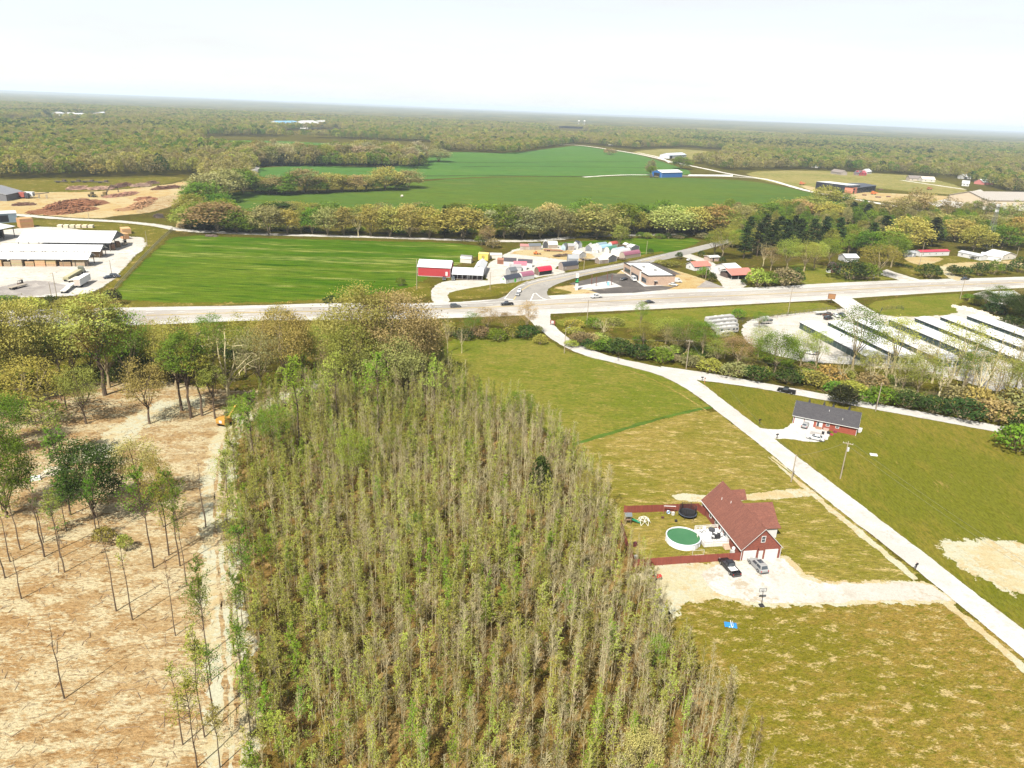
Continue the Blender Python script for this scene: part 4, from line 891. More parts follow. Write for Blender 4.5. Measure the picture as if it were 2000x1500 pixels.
# ------------------------------------------------------------------ belt of old trees along the highway, left
BELT = [('oak', -30, 790, 600, 120, 'olive'), ('oak', 32, 775, 586, 110, 'gold'), ('airy', 95, 760, 610, 80, 'green'), ('oak', 148, 752, 590, 96, 'gold'), ('tall', 205, 772, 575, 100, 'gold'), ('oak', 214, 757, 580, 90, 'gold'), ('airy', 257, 768, 598, 84, 'green'), ('airy', 120, 735, 620, 60, 'green'),
        ('airy', 345, 760, 618, 90, 'olive'), ('airy', 385, 752, 640, 70, 'green'), ('bare', 447, 792, 640, 130, 'brown'), ('airy', 510, 770, 640, 80, 'brown'), ('oak', 560, 756, 602, 96, 'gold'), ('oak', 590, 730, 640, 60, 'olive'), ('airy', 625, 745, 640, 70, 'olive'), ('oak', 632, 690, 618, 40, 'gold'),
        ('oak', 705, 748, 562, 140, 'gold'), ('oak', 770, 752, 572, 150, 'tan'), ('oak', 690, 772, 630, 100, 'olive'), ('oak', 812, 740, 618, 100, 'cream'), ('oak', 760, 775, 660, 110, 'cream'), ('airy', 660, 760, 660, 70, 'brown'), ('airy', 480, 735, 612, 70, 'lime'), ('airy', 420, 735, 610, 60, 'green'), ('airy', 400, 700, 622, 50, 'olive'),
        ('airy', 310, 740, 630, 60, 'gold'), ('airy', 300, 700, 620, 44, 'gold'), ('oak', 350, 715, 650, 60, 'gold'), ('airy', 545, 690, 590, 40, 'lime'), ('airy', 848, 735, 640, 50, 'green'), ('oak', 20, 720, 640, 70, 'dark'), ('oak', 270, 745, 680, 60, 'dark'), ('oak', 470, 700, 640, 60, 'green'), ('oak', 100, 700, 655, 60, 'dark'), ('airy', 180, 730, 660, 60, 'green')]
row('old trees along the highway', BELT, 'the left', 'in the belt along the highway')
for i in range(60):
    x = R.uniform(-40, 880); y = R.uniform(650, 745) if x < 640 else R.uniform(655, 715)
    tree_px('shrub', x, y, y - R.uniform(14, 34), R.uniform(26, 52), R.choice(('dark', 'olive', 'green', 'green', 'brown', 'tan')), 'low leafy shrub under the old trees between highway and clearing', 'shrubs under the highway tree belt')
for x, y, t, w, c, l in [(10, 600, 575, 60, 'green', 'green shrub at the yard edge under the lumber yard, at the left border'), (60, 612, 576, 60, 'lime', 'yellow-green shrub on the bank below the lumber yard'), (100, 596, 574, 30, 'dark', 'small dark bush at the foot of the two poles by the lumber yard'), (130, 604, 580, 50, 'olive', 'olive shrub on the bank below the white trailer'), (170, 600, 580, 36, 'green', 'green shrub on the bank right of the white trailer'), (215, 582, 564, 20, 'dark', 'small dark bush at the fence end by the hay field'), (640, 592, 578, 22, 'dark', 'dark round bush at the far edge of the highway by the big oaks'), (783, 558, 540, 20, 'green', 'lone small bush in the hay field corner near the red barn'), (648, 590, 574, 16, 'dark', 'small dark bush right of the dark round bush by the highway'), (225, 596, 560, 24, 'cedar', 'dark narrow bush at the fence corner below the parked black cars')]:
    tree_px('shrub', x, y, t, w, c, l)

# ------------------------------------------------------------------ brush at the road junction and along the local road
JUN = [('shrub', 880, 655, 628, 40, 'olive'), ('airy', 922, 660, 608, 36, 'green'), ('airy', 950, 650, 600, 50, 'tan'), ('airy', 990, 652, 606, 44, 'tan'), ('shrub', 905, 664, 640, 40, 'dark'), ('shrub', 940, 660, 634, 46, 'brown'), ('shrub', 970, 664, 640, 44, 'green'), ('shrub', 1000, 658, 634, 40, 'olive'), ('shrub', 1028, 660, 632, 50, 'dark'), ('airy', 1028, 656, 588, 40, 'cream'), ('shrub', 1054, 672, 652, 30, 'olive'), ('shrub', 1048, 650, 634, 26, 'brown'), ('bare', 874, 690, 612, 26, 'grey'), ('bare', 902, 690, 628, 22, 'grey')]
row('brush at the road junction', JUN, 'the left', 'between highway and green meadow')
MIDR = [('airy', 1250, 640, 588, 28, 'bright'), ('bare', 1178, 662, 618, 44, 'grey'), ('shrub', 1135, 672, 646, 50, 'rust'), ('airy', 1300, 672, 622, 60, 'olive'), ('airy', 1255, 680, 630, 50, 'olive'), ('shrub', 1120, 640, 622, 40, 'olive'), ('shrub', 1160, 640, 618, 36, 'green'), ('shrub', 1200, 634, 618, 40, 'olive'), ('airy', 1340, 694, 618, 60, 'green'), ('airy', 1370, 700, 626, 56, 'green'), ('airy', 1320, 690, 638, 56, 'brown'), ('shrub', 1210, 692, 658, 60, 'dark'), ('shrub', 1250, 700, 670, 60, 'dark'), ('shrub', 1180, 684, 660, 50, 'green'), ('shrub', 1290, 706, 676, 60, 'green'), ('airy', 1400, 712, 660, 50, 'olive'),
        ('airy', 1440, 716, 652, 72, 'rust'), ('oak', 1512, 734, 650, 76, 'green'), ('airy', 1480, 700, 636, 46, 'pale'), ('airy', 1562, 720, 640, 50, 'lime'), ('airy', 1590, 728, 642, 40, 'lime'), ('shrub', 1430, 734, 704, 60, 'brown'), ('shrub', 1390, 726, 700, 50, 'olive'), ('shrub', 1475, 742, 712, 60, 'dark'), ('shrub', 1540, 748, 718, 60, 'dark'), ('shrub', 1590, 752, 722, 60, 'olive'), ('shrub', 1350, 716, 694, 40, 'brown'), ('shrub', 1440, 622, 600, 30, 'green'), ('airy', 1482, 640, 608, 26, 'green'), ('shrub', 1620, 745, 708, 54, 'gold'),
        ('airy', 1664, 722, 598, 84, 'green'), ('airy', 1742, 728, 618, 64, 'lime'), ('airy', 1868, 735, 622, 66, 'lime'), ('bare', 1820, 748, 655, 56, 'olive'), ('bare', 1880, 760, 640, 70, 'brown'), ('airy', 1900, 752, 660, 40, 'green'), ('bare', 1925, 768, 640, 56, 'brown'), ('bare', 1965, 770, 650, 60, 'olive'), ('bare', 1990, 784, 668, 60, 'brown'), ('airy', 1880, 775, 680, 40, 'green'), ('shrub', 1700, 760, 724, 60, 'brown'), ('bare', 1745, 768, 690, 66, 'brown'), ('airy', 1790, 778, 690, 60, 'olive'), ('bare', 1830, 786, 690, 60, 'olive'), ('shrub', 1870, 790, 748, 60, 'brown'), ('bare', 1958, 785, 700, 40, 'grey'),
        ('shrub', 1660, 772, 740, 60, 'olive'), ('shrub', 1720, 788, 752, 60, 'green'), ('shrub', 1770, 796, 760, 60, 'dark'), ('shrub', 1820, 806, 770, 60, 'dark'), ('shrub', 1880, 818, 775, 66, 'dark'), ('shrub', 1940, 822, 775, 70, 'brown'), ('shrub', 1990, 810, 760, 70, 'brown'), ('shrub', 1910, 800, 752, 60, 'gold'), ('shrub', 1975, 800, 752, 60, 'olive'), ('airy', 2010, 800, 690, 70, 'olive'), ('bare', 1700, 762, 690, 46, 'olive'), ('bare', 1725, 758, 668, 50, 'brown'), ('airy', 1760, 772, 690, 46, 'lime'), ('bare', 1845, 778, 668, 56, 'olive'), ('bare', 1905, 790, 680, 60, 'brown'), ('airy', 1940, 786, 690, 50, 'olive'), ('bare', 1980, 770, 640, 60, 'olive'), ('airy', 1800, 744, 670, 44, 'lime'), ('bare', 1780, 752, 660, 44, 'brown'), ('bare', 2005, 790, 660, 60, 'brown'), ('airy', 1690, 745, 680, 40, 'olive'), ('bare', 1640, 752, 690, 40, 'olive'), ('airy', 1415, 700, 640, 36, 'olive'), ('bare', 1395, 690, 630, 34, 'grey'), ('shrub', 1985, 880, 826, 76, 'green'), ('shrub', 2020, 860, 800, 80, 'dark'), ('shrub', 1690, 785, 762, 46, 'green'), ('shrub', 1630, 768, 742, 46, 'green')]
row('brush between the branch road and the storage lot', MIDR, 'the junction', 'in the brush by the storage lot')
for i in range(150):
    f = R.random(); x = 1110 + f * 890; yl = 690 + (x - 1110) * .125 if x < 1360 else 722 + (x - 1360) * .178; y = yl - R.uniform(2, 34) - 6
    tree_px('shrub', x, y, y - R.uniform(8, 22), R.uniform(20, 44), R.choice(('dark', 'green', 'olive', 'olive', 'brown', 'tan', 'lime')), 'low tangled shrub in the brush strip beside the branch road', 'low shrubs in the brush strip')
tree_px('cedar', 1644, 790, 748, 48, 'cedar', 'dark round cedar behind the dark-roofed house')
TOPR = [('oak', 1925, 600, 570, 40, 'dark'), ('airy', 1945, 602, 554, 40, 'green'), ('oak', 1960, 612, 575, 50, 'dark'), ('oak', 1995, 625, 575, 60, 'dark'), ('oak', 2020, 640, 590, 70, 'dark'), ('airy', 1985, 600, 560, 30, 'brown'), ('shrub', 1940, 612, 590, 40, 'dark'), ('shrub', 1890, 586, 572, 20, 'green'), ('shrub', 1980, 640, 615, 50, 'dark'), ('shrub', 1905, 596, 580, 24, 'olive')]
row('trees by the right end of the storage lot', TOPR, 'the left', 'by the bank behind the storage units')

# ------------------------------------------------------------------ hedgerow behind the gravel lane
HA = [('oak_mid', 372, 446, 404, 50, 'olive'), ('oak_mid', 400, 448, 412, 50, 'green'), ('oak_mid', 425, 452, 394, 84, 'tan'), ('oak_mid', 462, 455, 410, 44, 'green'), ('oak_mid', 490, 456, 420, 34, 'green'), ('oak_mid', 525, 458, 398, 52, 'tan'), ('oak_mid', 562, 458, 405, 34, 'gold'), ('airy_mid', 588, 456, 398, 26, 'olive'), ('oak_mid', 610, 457, 405, 36, 'green'), ('oak_mid', 640, 459, 404, 46, 'tan'), ('oak_mid', 672, 460, 404, 40, 'gold'), ('bare', 700, 462, 412, 34, 'grey'), ('oak_mid', 725, 462, 400, 44, 'gold'), ('oak_mid', 762, 463, 402, 48, 'gold'), ('oak_mid', 800, 464, 398, 50, 'gold'), ('oak_mid', 838, 465, 404, 44, 'gold'), ('pine', 868, 464, 400, 22, 'dark'),
      ('oak_mid', 905, 467, 402, 82, 'gold'), ('airy_mid', 955, 466, 410, 36, 'grey'), ('oak_mid', 985, 466, 400, 50, 'green'), ('oak_mid', 1020, 466, 405, 56, 'brown'), ('oak_mid', 1055, 465, 404, 50, 'tan'), ('oak_mid', 1090, 464, 406, 50, 'brown'), ('airy_mid', 1115, 464, 405, 40, 'brown'), ('oak_mid', 1166, 466, 400, 78, 'gold'), ('oak_mid', 1210, 458, 392, 50, 'green'), ('oak_mid', 1245, 452, 398, 46, 'green'), ('oak_mid', 1240, 456, 412, 44, 'olive'), ('oak_mid', 1305, 461, 402, 70, 'pale'), ('oak_mid', 1355, 458, 404, 50, 'gold'), ('oak_mid', 1398, 458, 400, 60, 'gold'), ('oak_mid', 1420, 462, 412, 40, 'olive'),
      ('airy_mid', 950, 480, 440, 30, 'brown'), ('shrub', 962, 484, 464, 30, 'brown'), ('shrub', 940, 478, 454, 26, 'green'), ('airy_mid', 1210, 482, 440, 34, 'olive'), ('shrub', 1216, 486, 476, 24, 'rust'), ('oak_mid', 1070, 450, 396, 46, 'cream'), ('oak_mid', 1140, 448, 390, 44, 'green'), ('oak_mid', 1290, 440, 392, 50, 'green')]
row('hedgerow behind the gravel lane', HA, 'the log yard', 'in the hedgerow behind the lane')
for i in range(34):
    x = R.uniform(370, 1380); y = 440 + (x - 370) * .018 + R.uniform(-4, 6) - 2
    tree_px('oak_mid', x, y - 8, y - R.uniform(42, 52), R.uniform(34, 54), R.choice(('green', 'olive', 'olive', 'bright', 'brown', 'dark')), 'leafy tree in the back rank of the hedgerow behind the gravel lane', 'back rank of the lane hedgerow')
for i in range(90):
    x = R.uniform(365, 1400); y = 449 + (x - 370) * .02 - R.uniform(0, 4); y = min(y, 466)
    tree_px('shrub', x, y, y - R.uniform(6, 14), R.uniform(14, 30), R.choice(('dark', 'dark', 'olive', 'brown', 'green')), 'dark low shrub at the foot of the hedgerow behind the gravel lane', 'low shrubs along the gravel lane')
# spur of trees towards the crop fields
SP = [('oak_mid', 395, 410, 352, 60, 'green'), ('oak_mid', 375, 425, 380, 44, 'olive'), ('oak_mid', 410, 395, 338, 64, 'tan'), ('oak_mid', 440, 385, 330, 60, 'tan'), ('oak_mid', 455, 370, 314, 50, 'tan'), ('oak_mid', 475, 378, 330, 50, 'green'), ('oak_mid', 420, 430, 400, 40, 'green'), ('oak_mid', 480, 368, 325, 40, 'gold'), ('oak_mid', 385, 440, 396, 40, 'green'), ('oak_mid', 360, 440, 406, 30, 'green'), ('oak_mid', 430, 415, 376, 40, 'green'),
      ('oak_mid', 510, 376, 348, 44, 'olive'), ('oak_mid', 540, 378, 342, 44, 'tan'), ('oak_mid', 570, 378, 338, 40, 'green'), ('oak_mid', 595, 377, 329, 56, 'tan'), ('oak_mid', 640, 375, 336, 44, 'gold'), ('oak_mid', 668, 374, 340, 40, 'olive'), ('oak_mid', 695, 374, 341, 36, 'tan'), ('oak_mid', 715, 373, 340, 30, 'gold'), ('oak_mid', 752, 371, 325, 50, 'gold'), ('oak_mid', 798, 367, 330, 42, 'tan'), ('oak_mid', 620, 377, 350, 40, 'green'), ('oak_mid', 730, 372, 348, 30, 'green'), ('oak_mid', 775, 370, 350, 30, 'dark'), ('oak_mid', 555, 380, 356, 40, 'green'), ('oak_mid', 525, 380, 358, 40, 'dark')]
row('spur of trees in the crop field', SP, 'the log yard', 'in the spur into the crop')
tree_px('oak_mid', 857, 316, 291, 38, 'tan', 'lone round brown-topped tree standing in the far crop field')
tree_px('shrub', 1190, 302, 288, 28, 'brown', 'dark thicket in the far crop field beside the farm road')
tree_px('oak_mid', 1270, 341, 312, 16, 'brown', 'pale bare-topped tree beside the blue barn'); tree_px('oak_mid', 1274, 343, 324, 18, 'green', 'small dark green tree beside the blue barn')
tree_px('oak_mid', 1330, 330, 305, 30, 'green', 'green tree in front of the pale barn at the farm road')
# second belt
for i in range(70):
    x = R.uniform(470, 828); y = 322 + R.uniform(-9, 3)
    tree_px('oak_mid', x, y, y - R.uniform(34, 42), R.uniform(22, 34), R.choice(('olive', 'brown', 'green', 'tan', 'brown', 'grey')), 'tall tree in the narrow wood between the two crop fields', 'narrow wood between the crop fields')

# ------------------------------------------------------------------ trees on the right beyond the highway
RT = [('pine', 1452, 505, 440, 30, 'pine'), ('pine', 1478, 500, 432, 32, 'pine'), ('pine', 1505, 498, 430, 34, 'pine'), ('pine', 1530, 496, 428, 34, 'pine'), ('pine', 1556, 495, 424, 34, 'pine'), ('pine', 1582, 494, 424, 32, 'pine'), ('pine', 1605, 492, 422, 34, 'pine'), ('pine', 1632, 490, 424, 32, 'pine'), ('pine', 1460, 480, 420, 28, 'pine'), ('pine', 1490, 478, 416, 30, 'pine'), ('pine', 1520, 476, 420, 30, 'pine'), ('pine', 1548, 474, 418, 30, 'pine'), ('pine', 1662, 438, 394, 30, 'pine'), ('pine', 1690, 440, 398, 30, 'pine'), ('pine', 1724, 470, 420, 36, 'pine'), ('pine', 1818, 482, 424, 40, 'pine'), ('pine', 1700, 480, 434, 30, 'pine'),
      ('airy', 1410, 505, 440, 60, 'olive'), ('airy', 1395, 500, 450, 40, 'green'), ('airy', 1535, 530, 462, 44, 'lime'), ('airy', 1570, 530, 466, 44, 'lime'), ('airy', 1590, 524, 470, 40, 'lime'), ('airy', 1618, 520, 460, 42, 'bright'), ('airy', 1715, 540, 472, 64, 'olive'), ('airy', 1740, 522, 460, 50, 'green'), ('bare', 1490, 520, 470, 30, 'tan'), ('airy', 1505, 528, 480, 36, 'rust'), ('oak_mid', 1770, 486, 424, 56, 'gold'), ('oak_mid', 1865, 470, 428, 56, 'gold'), ('oak_mid', 1840, 450, 416, 44, 'tan'), ('airy_mid', 1740, 430, 386, 40, 'tan'), ('airy_mid', 1785, 432, 366, 44, 'tan'), ('airy_mid', 1800, 430, 376, 40, 'gold'), ('airy_mid', 1760, 432, 380, 40, 'tan'), ('airy_mid', 1850, 430, 382, 34, 'tan'), ('airy_mid', 1920, 432, 386, 40, 'tan'), ('airy_mid', 1985, 440, 390, 44, 'tan'),
      ('oak_mid', 1660, 480, 440, 40, 'bright'), ('oak_mid', 1690, 500, 450, 40, 'green'), ('oak_mid', 1735, 500, 448, 50, 'bright'), ('oak_mid', 1790, 470, 430, 40, 'olive'), ('oak_mid', 1900, 490, 440, 44, 'olive'), ('oak_mid', 1955, 485, 440, 44, 'green'), ('oak_mid', 1985, 480, 436, 50, 'olive'), ('oak_mid', 2010, 470, 420, 50, 'gold'), ('oak_mid', 1885, 455, 420, 44, 'olive'), ('oak_mid', 1935, 455, 418, 44, 'brown'), ('oak_mid', 1610, 405, 362, 40, 'olive'), ('oak_mid', 1640, 405, 372, 30, 'green'), ('oak_mid', 1660, 420, 388, 30, 'tan'), ('oak_mid', 1585, 420, 384, 50, 'olive'), ('oak_mid', 1530, 425, 388, 44, 'olive'), ('oak_mid', 1560, 425, 390, 44, 'cream'), ('oak_mid', 1500, 430, 395, 44, 'green'), ('oak_mid', 1470, 430, 398, 40, 'olive'), ('oak_mid', 1445, 440, 400, 44, 'brown'), ('oak_mid', 1620, 430, 395, 44, 'gold'),
      ('shrub', 1660, 545, 505, 70, 'dark'), ('shrub', 1690, 545, 510, 50, 'green'), ('shrub', 1815, 542, 512, 48, 'dark'), ('shrub', 1860, 538, 514, 24, 'dark'), ('shrub', 1880, 540, 518, 30, 'dark'), ('shrub', 1912, 538, 508, 30, 'dark'), ('shrub', 1938, 536, 504, 26, 'green'), ('shrub', 1960, 534, 512, 26, 'dark'), ('shrub', 1990, 532, 500, 30, 'dark'), ('shrub', 1480, 560, 520, 46, 'lime'), ('shrub', 1500, 558, 528, 40, 'green'), ('shrub', 1530, 558, 518, 60, 'brown'), ('shrub', 1550, 556, 520, 40, 'dark'), ('shrub', 1452, 556, 543, 14, 'dark'), ('shrub', 1390, 550, 530, 18, 'dark'), ('shrub', 1374, 542, 518, 26, 'green'), ('shrub', 1410, 516, 499, 14, 'dark'), ('shrub', 1368, 500, 488, 14, 'dark'), ('shrub', 1326, 506, 490, 16, 'dark'), ('shrub', 1270, 496, 484, 12, 'dark'), ('shrub', 1310, 520, 508, 40, 'olive'), ('shrub', 1290, 516, 506, 24, 'olive')]
row('trees and shrubs beyond the highway on the right', RT, 'the left', 'among houses beyond the highway')
_mp = []; _ms = []
for i in range(230):
    x = R.uniform(1420, 2080); y = R.uniform(420, 500) - max(0, (1500 - x)) * .2
    if 1740 < x and y > 476: y = R.uniform(425, 472)
    if not (1700 < x < 1900 and y < 424): p = G(x, y); s = R.uniform(.5, .9); _mp.append((p.x, p.y, 0)); _ms.append((s, s, R.uniform(.55, .95)))
scatter('woods_behind_houses', _mp, _ms, [joined('backwood_source_%03d' % i, *PROTO['oak_mid'][i % 5], LC[c]) for i, c in enumerate(('green', 'olive', 'green', 'brown', 'olive', 'tan', 'bright'))], 'mixed green woods behind the houses beyond the highway', 21)

# ------------------------------------------------------------------ woods further out: one mass
def far_trees():
    rng = np.random.default_rng(9); P = []
    clear = [[tuple(G(*p)[:2]) for p in poly] for poly in (
        [(428, 440), (440, 370), (500, 335), (500, 324), (560, 326), (830, 330), (832, 300), (880, 296), (1000, 301), (1090, 287), (1130, 281), (1240, 292), (1340, 288), (1420, 294), (1405, 312), (1350, 318), (1420, 334), (1560, 331), (1700, 337), (1880, 350), (1990, 380), (2100, 400), (2100, 440), (1700, 440), (1300, 440)],
        [(400, 266), (560, 268), (845, 278), (848, 312), (640, 312), (478, 312), (470, 300), (400, 288)], [(-400, 450), (-400, 352), (0, 350), (380, 342), (420, 360), (400, 450)],
        [(540, 256), (660, 252), (700, 262), (640, 268), (560, 268)], [(80, 226), (210, 224), (210, 232), (90, 234)], [(1984, 334), (2080, 336), (2080, 365), (1984, 350)], [(1600, 333), (1740, 340), (1740, 350), (1600, 342)])]
    for step, y0, y1 in ((10.0, 640, 1250), (12.5, 1250, 2300), (16.0, 2300, 4200)):
        hw = lambda y: .78 * y + 60
        ys = np.arange(y0, y1, step * .87)
        for y in ys:
            n = int(2 * hw(y) / step); x = -hw(y) + np.arange(n) * step + rng.uniform(0, step)
            P.append(np.stack([x + rng.uniform(-.4, .4, n) * step, y + rng.uniform(-.4, .4, n) * step, np.full(n, step)], 1))
    P = np.concatenate(P); keep = np.ones(len(P), bool)
    for c in clear: keep &= ~inside_np(c, P[:, 0], P[:, 1])
    # nothing of the mass in the built-up land in front
    front = [tuple(G(*p)[:2]) for p in [(-600, 700), (-600, 352), (0, 350), (380, 345), (430, 420), (1300, 440), (1420, 420), (1700, 400), (2000, 380), (2700, 400), (2700, 700)]]
    keep &= ~inside_np(front, P[:, 0], P[:, 1])
    # small openings: gardens and fields between the woods
    nz = np.array([noise.noise((x * .0022, y * .0012, 4.0)) for x, y, _ in P]); keep &= ~((nz > .40) & (P[:, 1] > 1400))
    return P[keep], rng
FP, rng_f = far_trees()
_fp = []
FAR_COL = ['olive', 'olive', 'tan', 'green', 'brown', 'gold', 'tan', 'green', 'dark', 'brown', 'lime', 'pine']
for i, c in enumerate(FAR_COL):
    for j in range(2): _fp.append(proto_obj('far_tree_source_%03d' % len(_fp), make_far(300 + i * 2 + j), tuple(q * .92 for q in LC[c])))
_w = np.array([.17, .16, .14, .14, .12, .07, .10, .08, .05, .05, .03, .02]); 
_zone = np.array([noise.noise((x * .004, y * .003, 1.0)) for x, y, _ in FP]); _z2 = np.array([noise.noise((x * .0015, y * .0010, 7.0)) for x, y, _ in FP])
_ix = np.empty(len(FP), np.int32); _u = rng_f.uniform(size=len(FP))
for i in range(len(FP)):
    w = _w.copy(); w[[2, 5, 6]] *= max(.1, 1 + _zone[i] * 2.6); w[[3, 7, 10]] *= max(.1, 1 - _zone[i] * 2.6); w[[8, 11]] *= 9 if _z2[i] > .42 else .7
    cw_ = np.cumsum(w); _ix[i] = np.searchsorted(cw_ / cw_[-1], _u[i])
_ix = np.minimum(_ix, 11) * 2 + rng_f.integers(0, 2, len(FP))
_s = rng_f.uniform(.6, 1.35, len(FP)) * (FP[:, 2] / 11.0) ** .5; _hz = rng_f.uniform(.75, 1.15, len(FP))
scatter('distant_woods', np.stack([FP[:, 0], FP[:, 1], np.zeros(len(FP))], 1), np.stack([_s, _s, _hz], 1), _fp, 'spring woods of mixed green and brown crowns spreading to the far plain', 11, _ix)
print('far trees', len(FP), 'wood', len(_wp))
# beyond four kilometres the canopy is one bumpy sheet up to the horizon
def canopy_sheet():
    na, nr = 620, 150; r = np.geomspace(4000, 32000, nr); a = np.linspace(-rad(50), rad(50), na); V = []
    for i, q in enumerate(r):
        for b in a:
            x, y = q * math.sin(b), q * math.cos(b)
            h = 11 + 4 * noise.noise((x * .012, y * .012, 0)) + 34 * noise.noise((x * .00022, y * .00018, 3)) * min(1, (q - 4000) / 7000) + 2.5 * noise.noise((x * .05, y * .05, 5))
            V.append((x, y, max(h, 1.0)))
    F = [(i * na + j, i * na + j + 1, (i + 1) * na + j + 1, (i + 1) * na + j) for i in range(nr - 1) for j in range(na - 1)]
    me = bpy.data.meshes.new('distant_canopy'); me.from_pydata(V, [], F); me.update()
    t = NT('far_canopy'); v = t.pos((1, .6, 1)); 
    c = t.mix(t.rng(t.noise(v, .004, 6, .7), .4, .6), S(150, 140, 90, 3.4), S(104, 112, 66, 3.4)); c = t.mix(t.rng(t.noise(v, .0016, 5, .6), .54, .66), c, S(60, 80, 56, 3.4)); c = t.mix(t.rng(t.noise(v, .0011, 4, .6), .6, .66), c, S(172, 164, 110, 3.4))
    c = t.scale(c, t.rng(t.noise(v, .02, 3), .3, .7, .6, 1.4)); me.materials.append(t.end(t.bsdf(c, 1, 0, 0)))
    o = bpy.data.objects.new('distant_canopy', me); COL.objects.link(o); o['kind'] = 'structure'
canopy_sheet()
# ================================================================== BUILDINGS AND VEHICLES: BUILDERS
W_ = B(.56, .555, .535); BLK = B(.02, .02, .022); DGREY = B(.06, .06, .065); GREY = B(.22, .22, .22); LGREY = B(.42, .42, .42); TIN = B(.60, .61, .62)
class Bld:
    """building in its own frame: x along the facade, y away from it, z up"""
    def __init__(s, name, label, cat, pl, pr, depth, eave, ridge, wall=('siding', W_), roof=('rib_x', TIN), axis='x', over=.4, group=None, width=None, gambrel=False, walls=True, th=.14, world=None):
        s.loc, s.rz, s.W = frame(pl, pr) if world is None else world
        if width: s.W = width
        s.D, s.eave, s.ridge, s.axis = depth, eave, ridge, axis
        s.root = thing(name, label, cat, s.loc, s.rz, group); W, D = s.W, s.D
        span = D if axis == 'x' else W; L = W if axis == 'x' else D; h = span / 2
        if gambrel: prof = [(0, eave), (span * .13, eave + (ridge - eave) * .58), (span * .32, eave + (ridge - eave) * .9), (h, ridge), (span * .68, eave + (ridge - eave) * .9), (span * .87, eave + (ridge - eave) * .58), (span, eave)]
        else: prof = [(0, eave), (h, ridge), (span, eave)]
        s.prof = prof; ax = 'x' if axis == 'x' else 'y'
        if walls:
            mb = MB(); mb.prism([(0, 0)] + prof + [(span, 0)], 0, L, ax); s.wall = mb.build('wall', wall[0], s.root, wall[1])
        sl = (prof[1][1] - prof[0][1]) / max(.01, prof[1][0] - prof[0][0]); o = over
        if gambrel: o = .12; top = [(-.12, eave + .02)] + [(a, z + th) for a, z in prof] + [(span + .12, eave + .02)]; low = [(a, z + .012) for a, z in reversed(prof)]
        else: top = [(-o, eave - o * sl + th)] + [(h, ridge + th)] + [(span + o, eave - o * sl + th)]; low = [(span + o, eave - o * sl + .012), (h, ridge + .012), (-o, eave - o * sl + .012)]
        mb = MB(); n = len(top); poly = top + low
        # chevron cut into convex strips so that it fills cleanly
        lw = list(reversed(low)); m = len(lw)
        if gambrel: lw = [(-.12, eave - .1)] + lw + [(span + .12, eave - .1)]
        for i in range(len(top) - 1): mb.prism([top[i], top[i + 1], lw[i + 1], lw[i]], -o, L + o, ax)
        rm = roof[0]
        if rm == 'rib_x' and axis == 'y': rm = 'rib_y'
        s.roof = mb.build('roof', rm, s.root, roof[1])
        if not gambrel and over > 0:
            fb = MB(); t2 = .16
            for e in (-o - .012, L + o):
                for a, b in ((0, 1), (1, 2)):
                    p, q = top[a], top[b]; fb.prism([(p[0], p[1] - t2), (q[0], q[1] - t2), q, p], e, e + .012, ax)
            fb.build('fascia', 'paint', s.root, W_)
    def P(s, face, u, v, z):
        if face == 'front': return (u, -v, z)
        if face == 'back': return (s.W - u, s.D + v, z)
        if face == 'left': return (-v, s.D - u, z)
        return (s.W + v, u, z)
    def slab(s, mb, face, u0, u1, z0, z1, v0, v1):
        a, b = s.P(face, u0, v0, z0), s.P(face, u1, v1, z1); return mb.box(min(a[0], b[0]), max(a[0], b[0]), min(a[1], b[1]), max(a[1], b[1]), z0, z1)
    def panel(s, name, face, u0, u1, z0, z1, col, mat='paint', v=.05, parent=None):
        return s.slab(MB(), face, u0, u1, z0, z1, 0.003, v).build(name, mat, parent or s.root, col)
    def window(s, face, u, z, w=1.0, h=1.2, col=W_, lite=True):
        mb = MB(); t = .1
        for q in ((u, u + w, z, z + t), (u, u + w, z + h - t, z + h), (u, u + t, z + t, z + h - t), (u + w - t, u + w, z + t, z + h - t)): s.slab(mb, face, *q, .003, .07)
        if lite: s.slab(mb, face, u + t, u + w - t, z + h / 2 - .03, z + h / 2 + .03, .003, .06)
        f = mb.build('window', 'paint', s.root, col); s.slab(MB(), face, u + t, u + w - t, z + t, z + h - t, .004, .03).build('pane', 'glass', f); return f
    def door(s, face, u, w=.95, h=2.05, col=W_, name='door', panels=0):
        d = s.slab(MB(), face, u, u + w, .02, h, .003, .06).build(name, 'paint', s.root, col)
        s.slab(MB(), face, u + w * .84, u + w * .9, h * .45, h * .52, .06, .12).build('handle', 'metal', d, B(.5, .45, .3))
        for i in range(panels): s.slab(MB(), face, u + .12, u + w - .12, h * (i + .12) / panels, h * (i + .88) / panels, .06, .075).build('door_panel', 'paint', d, col)
        return d
    def post(s, x, y, z, r=.07, col=W_, name='post'): return MB().box(x - r, x + r, y - r, y + r, 0, z).build(name, 'paint', s.root, col)
    def vent(s, x, y, z, h=.5, col=W_): return MB().tube((x, y, z - .2), (x, y, z + h), .07, .07, 8).build('roof_vent', 'paint', s.root, col)

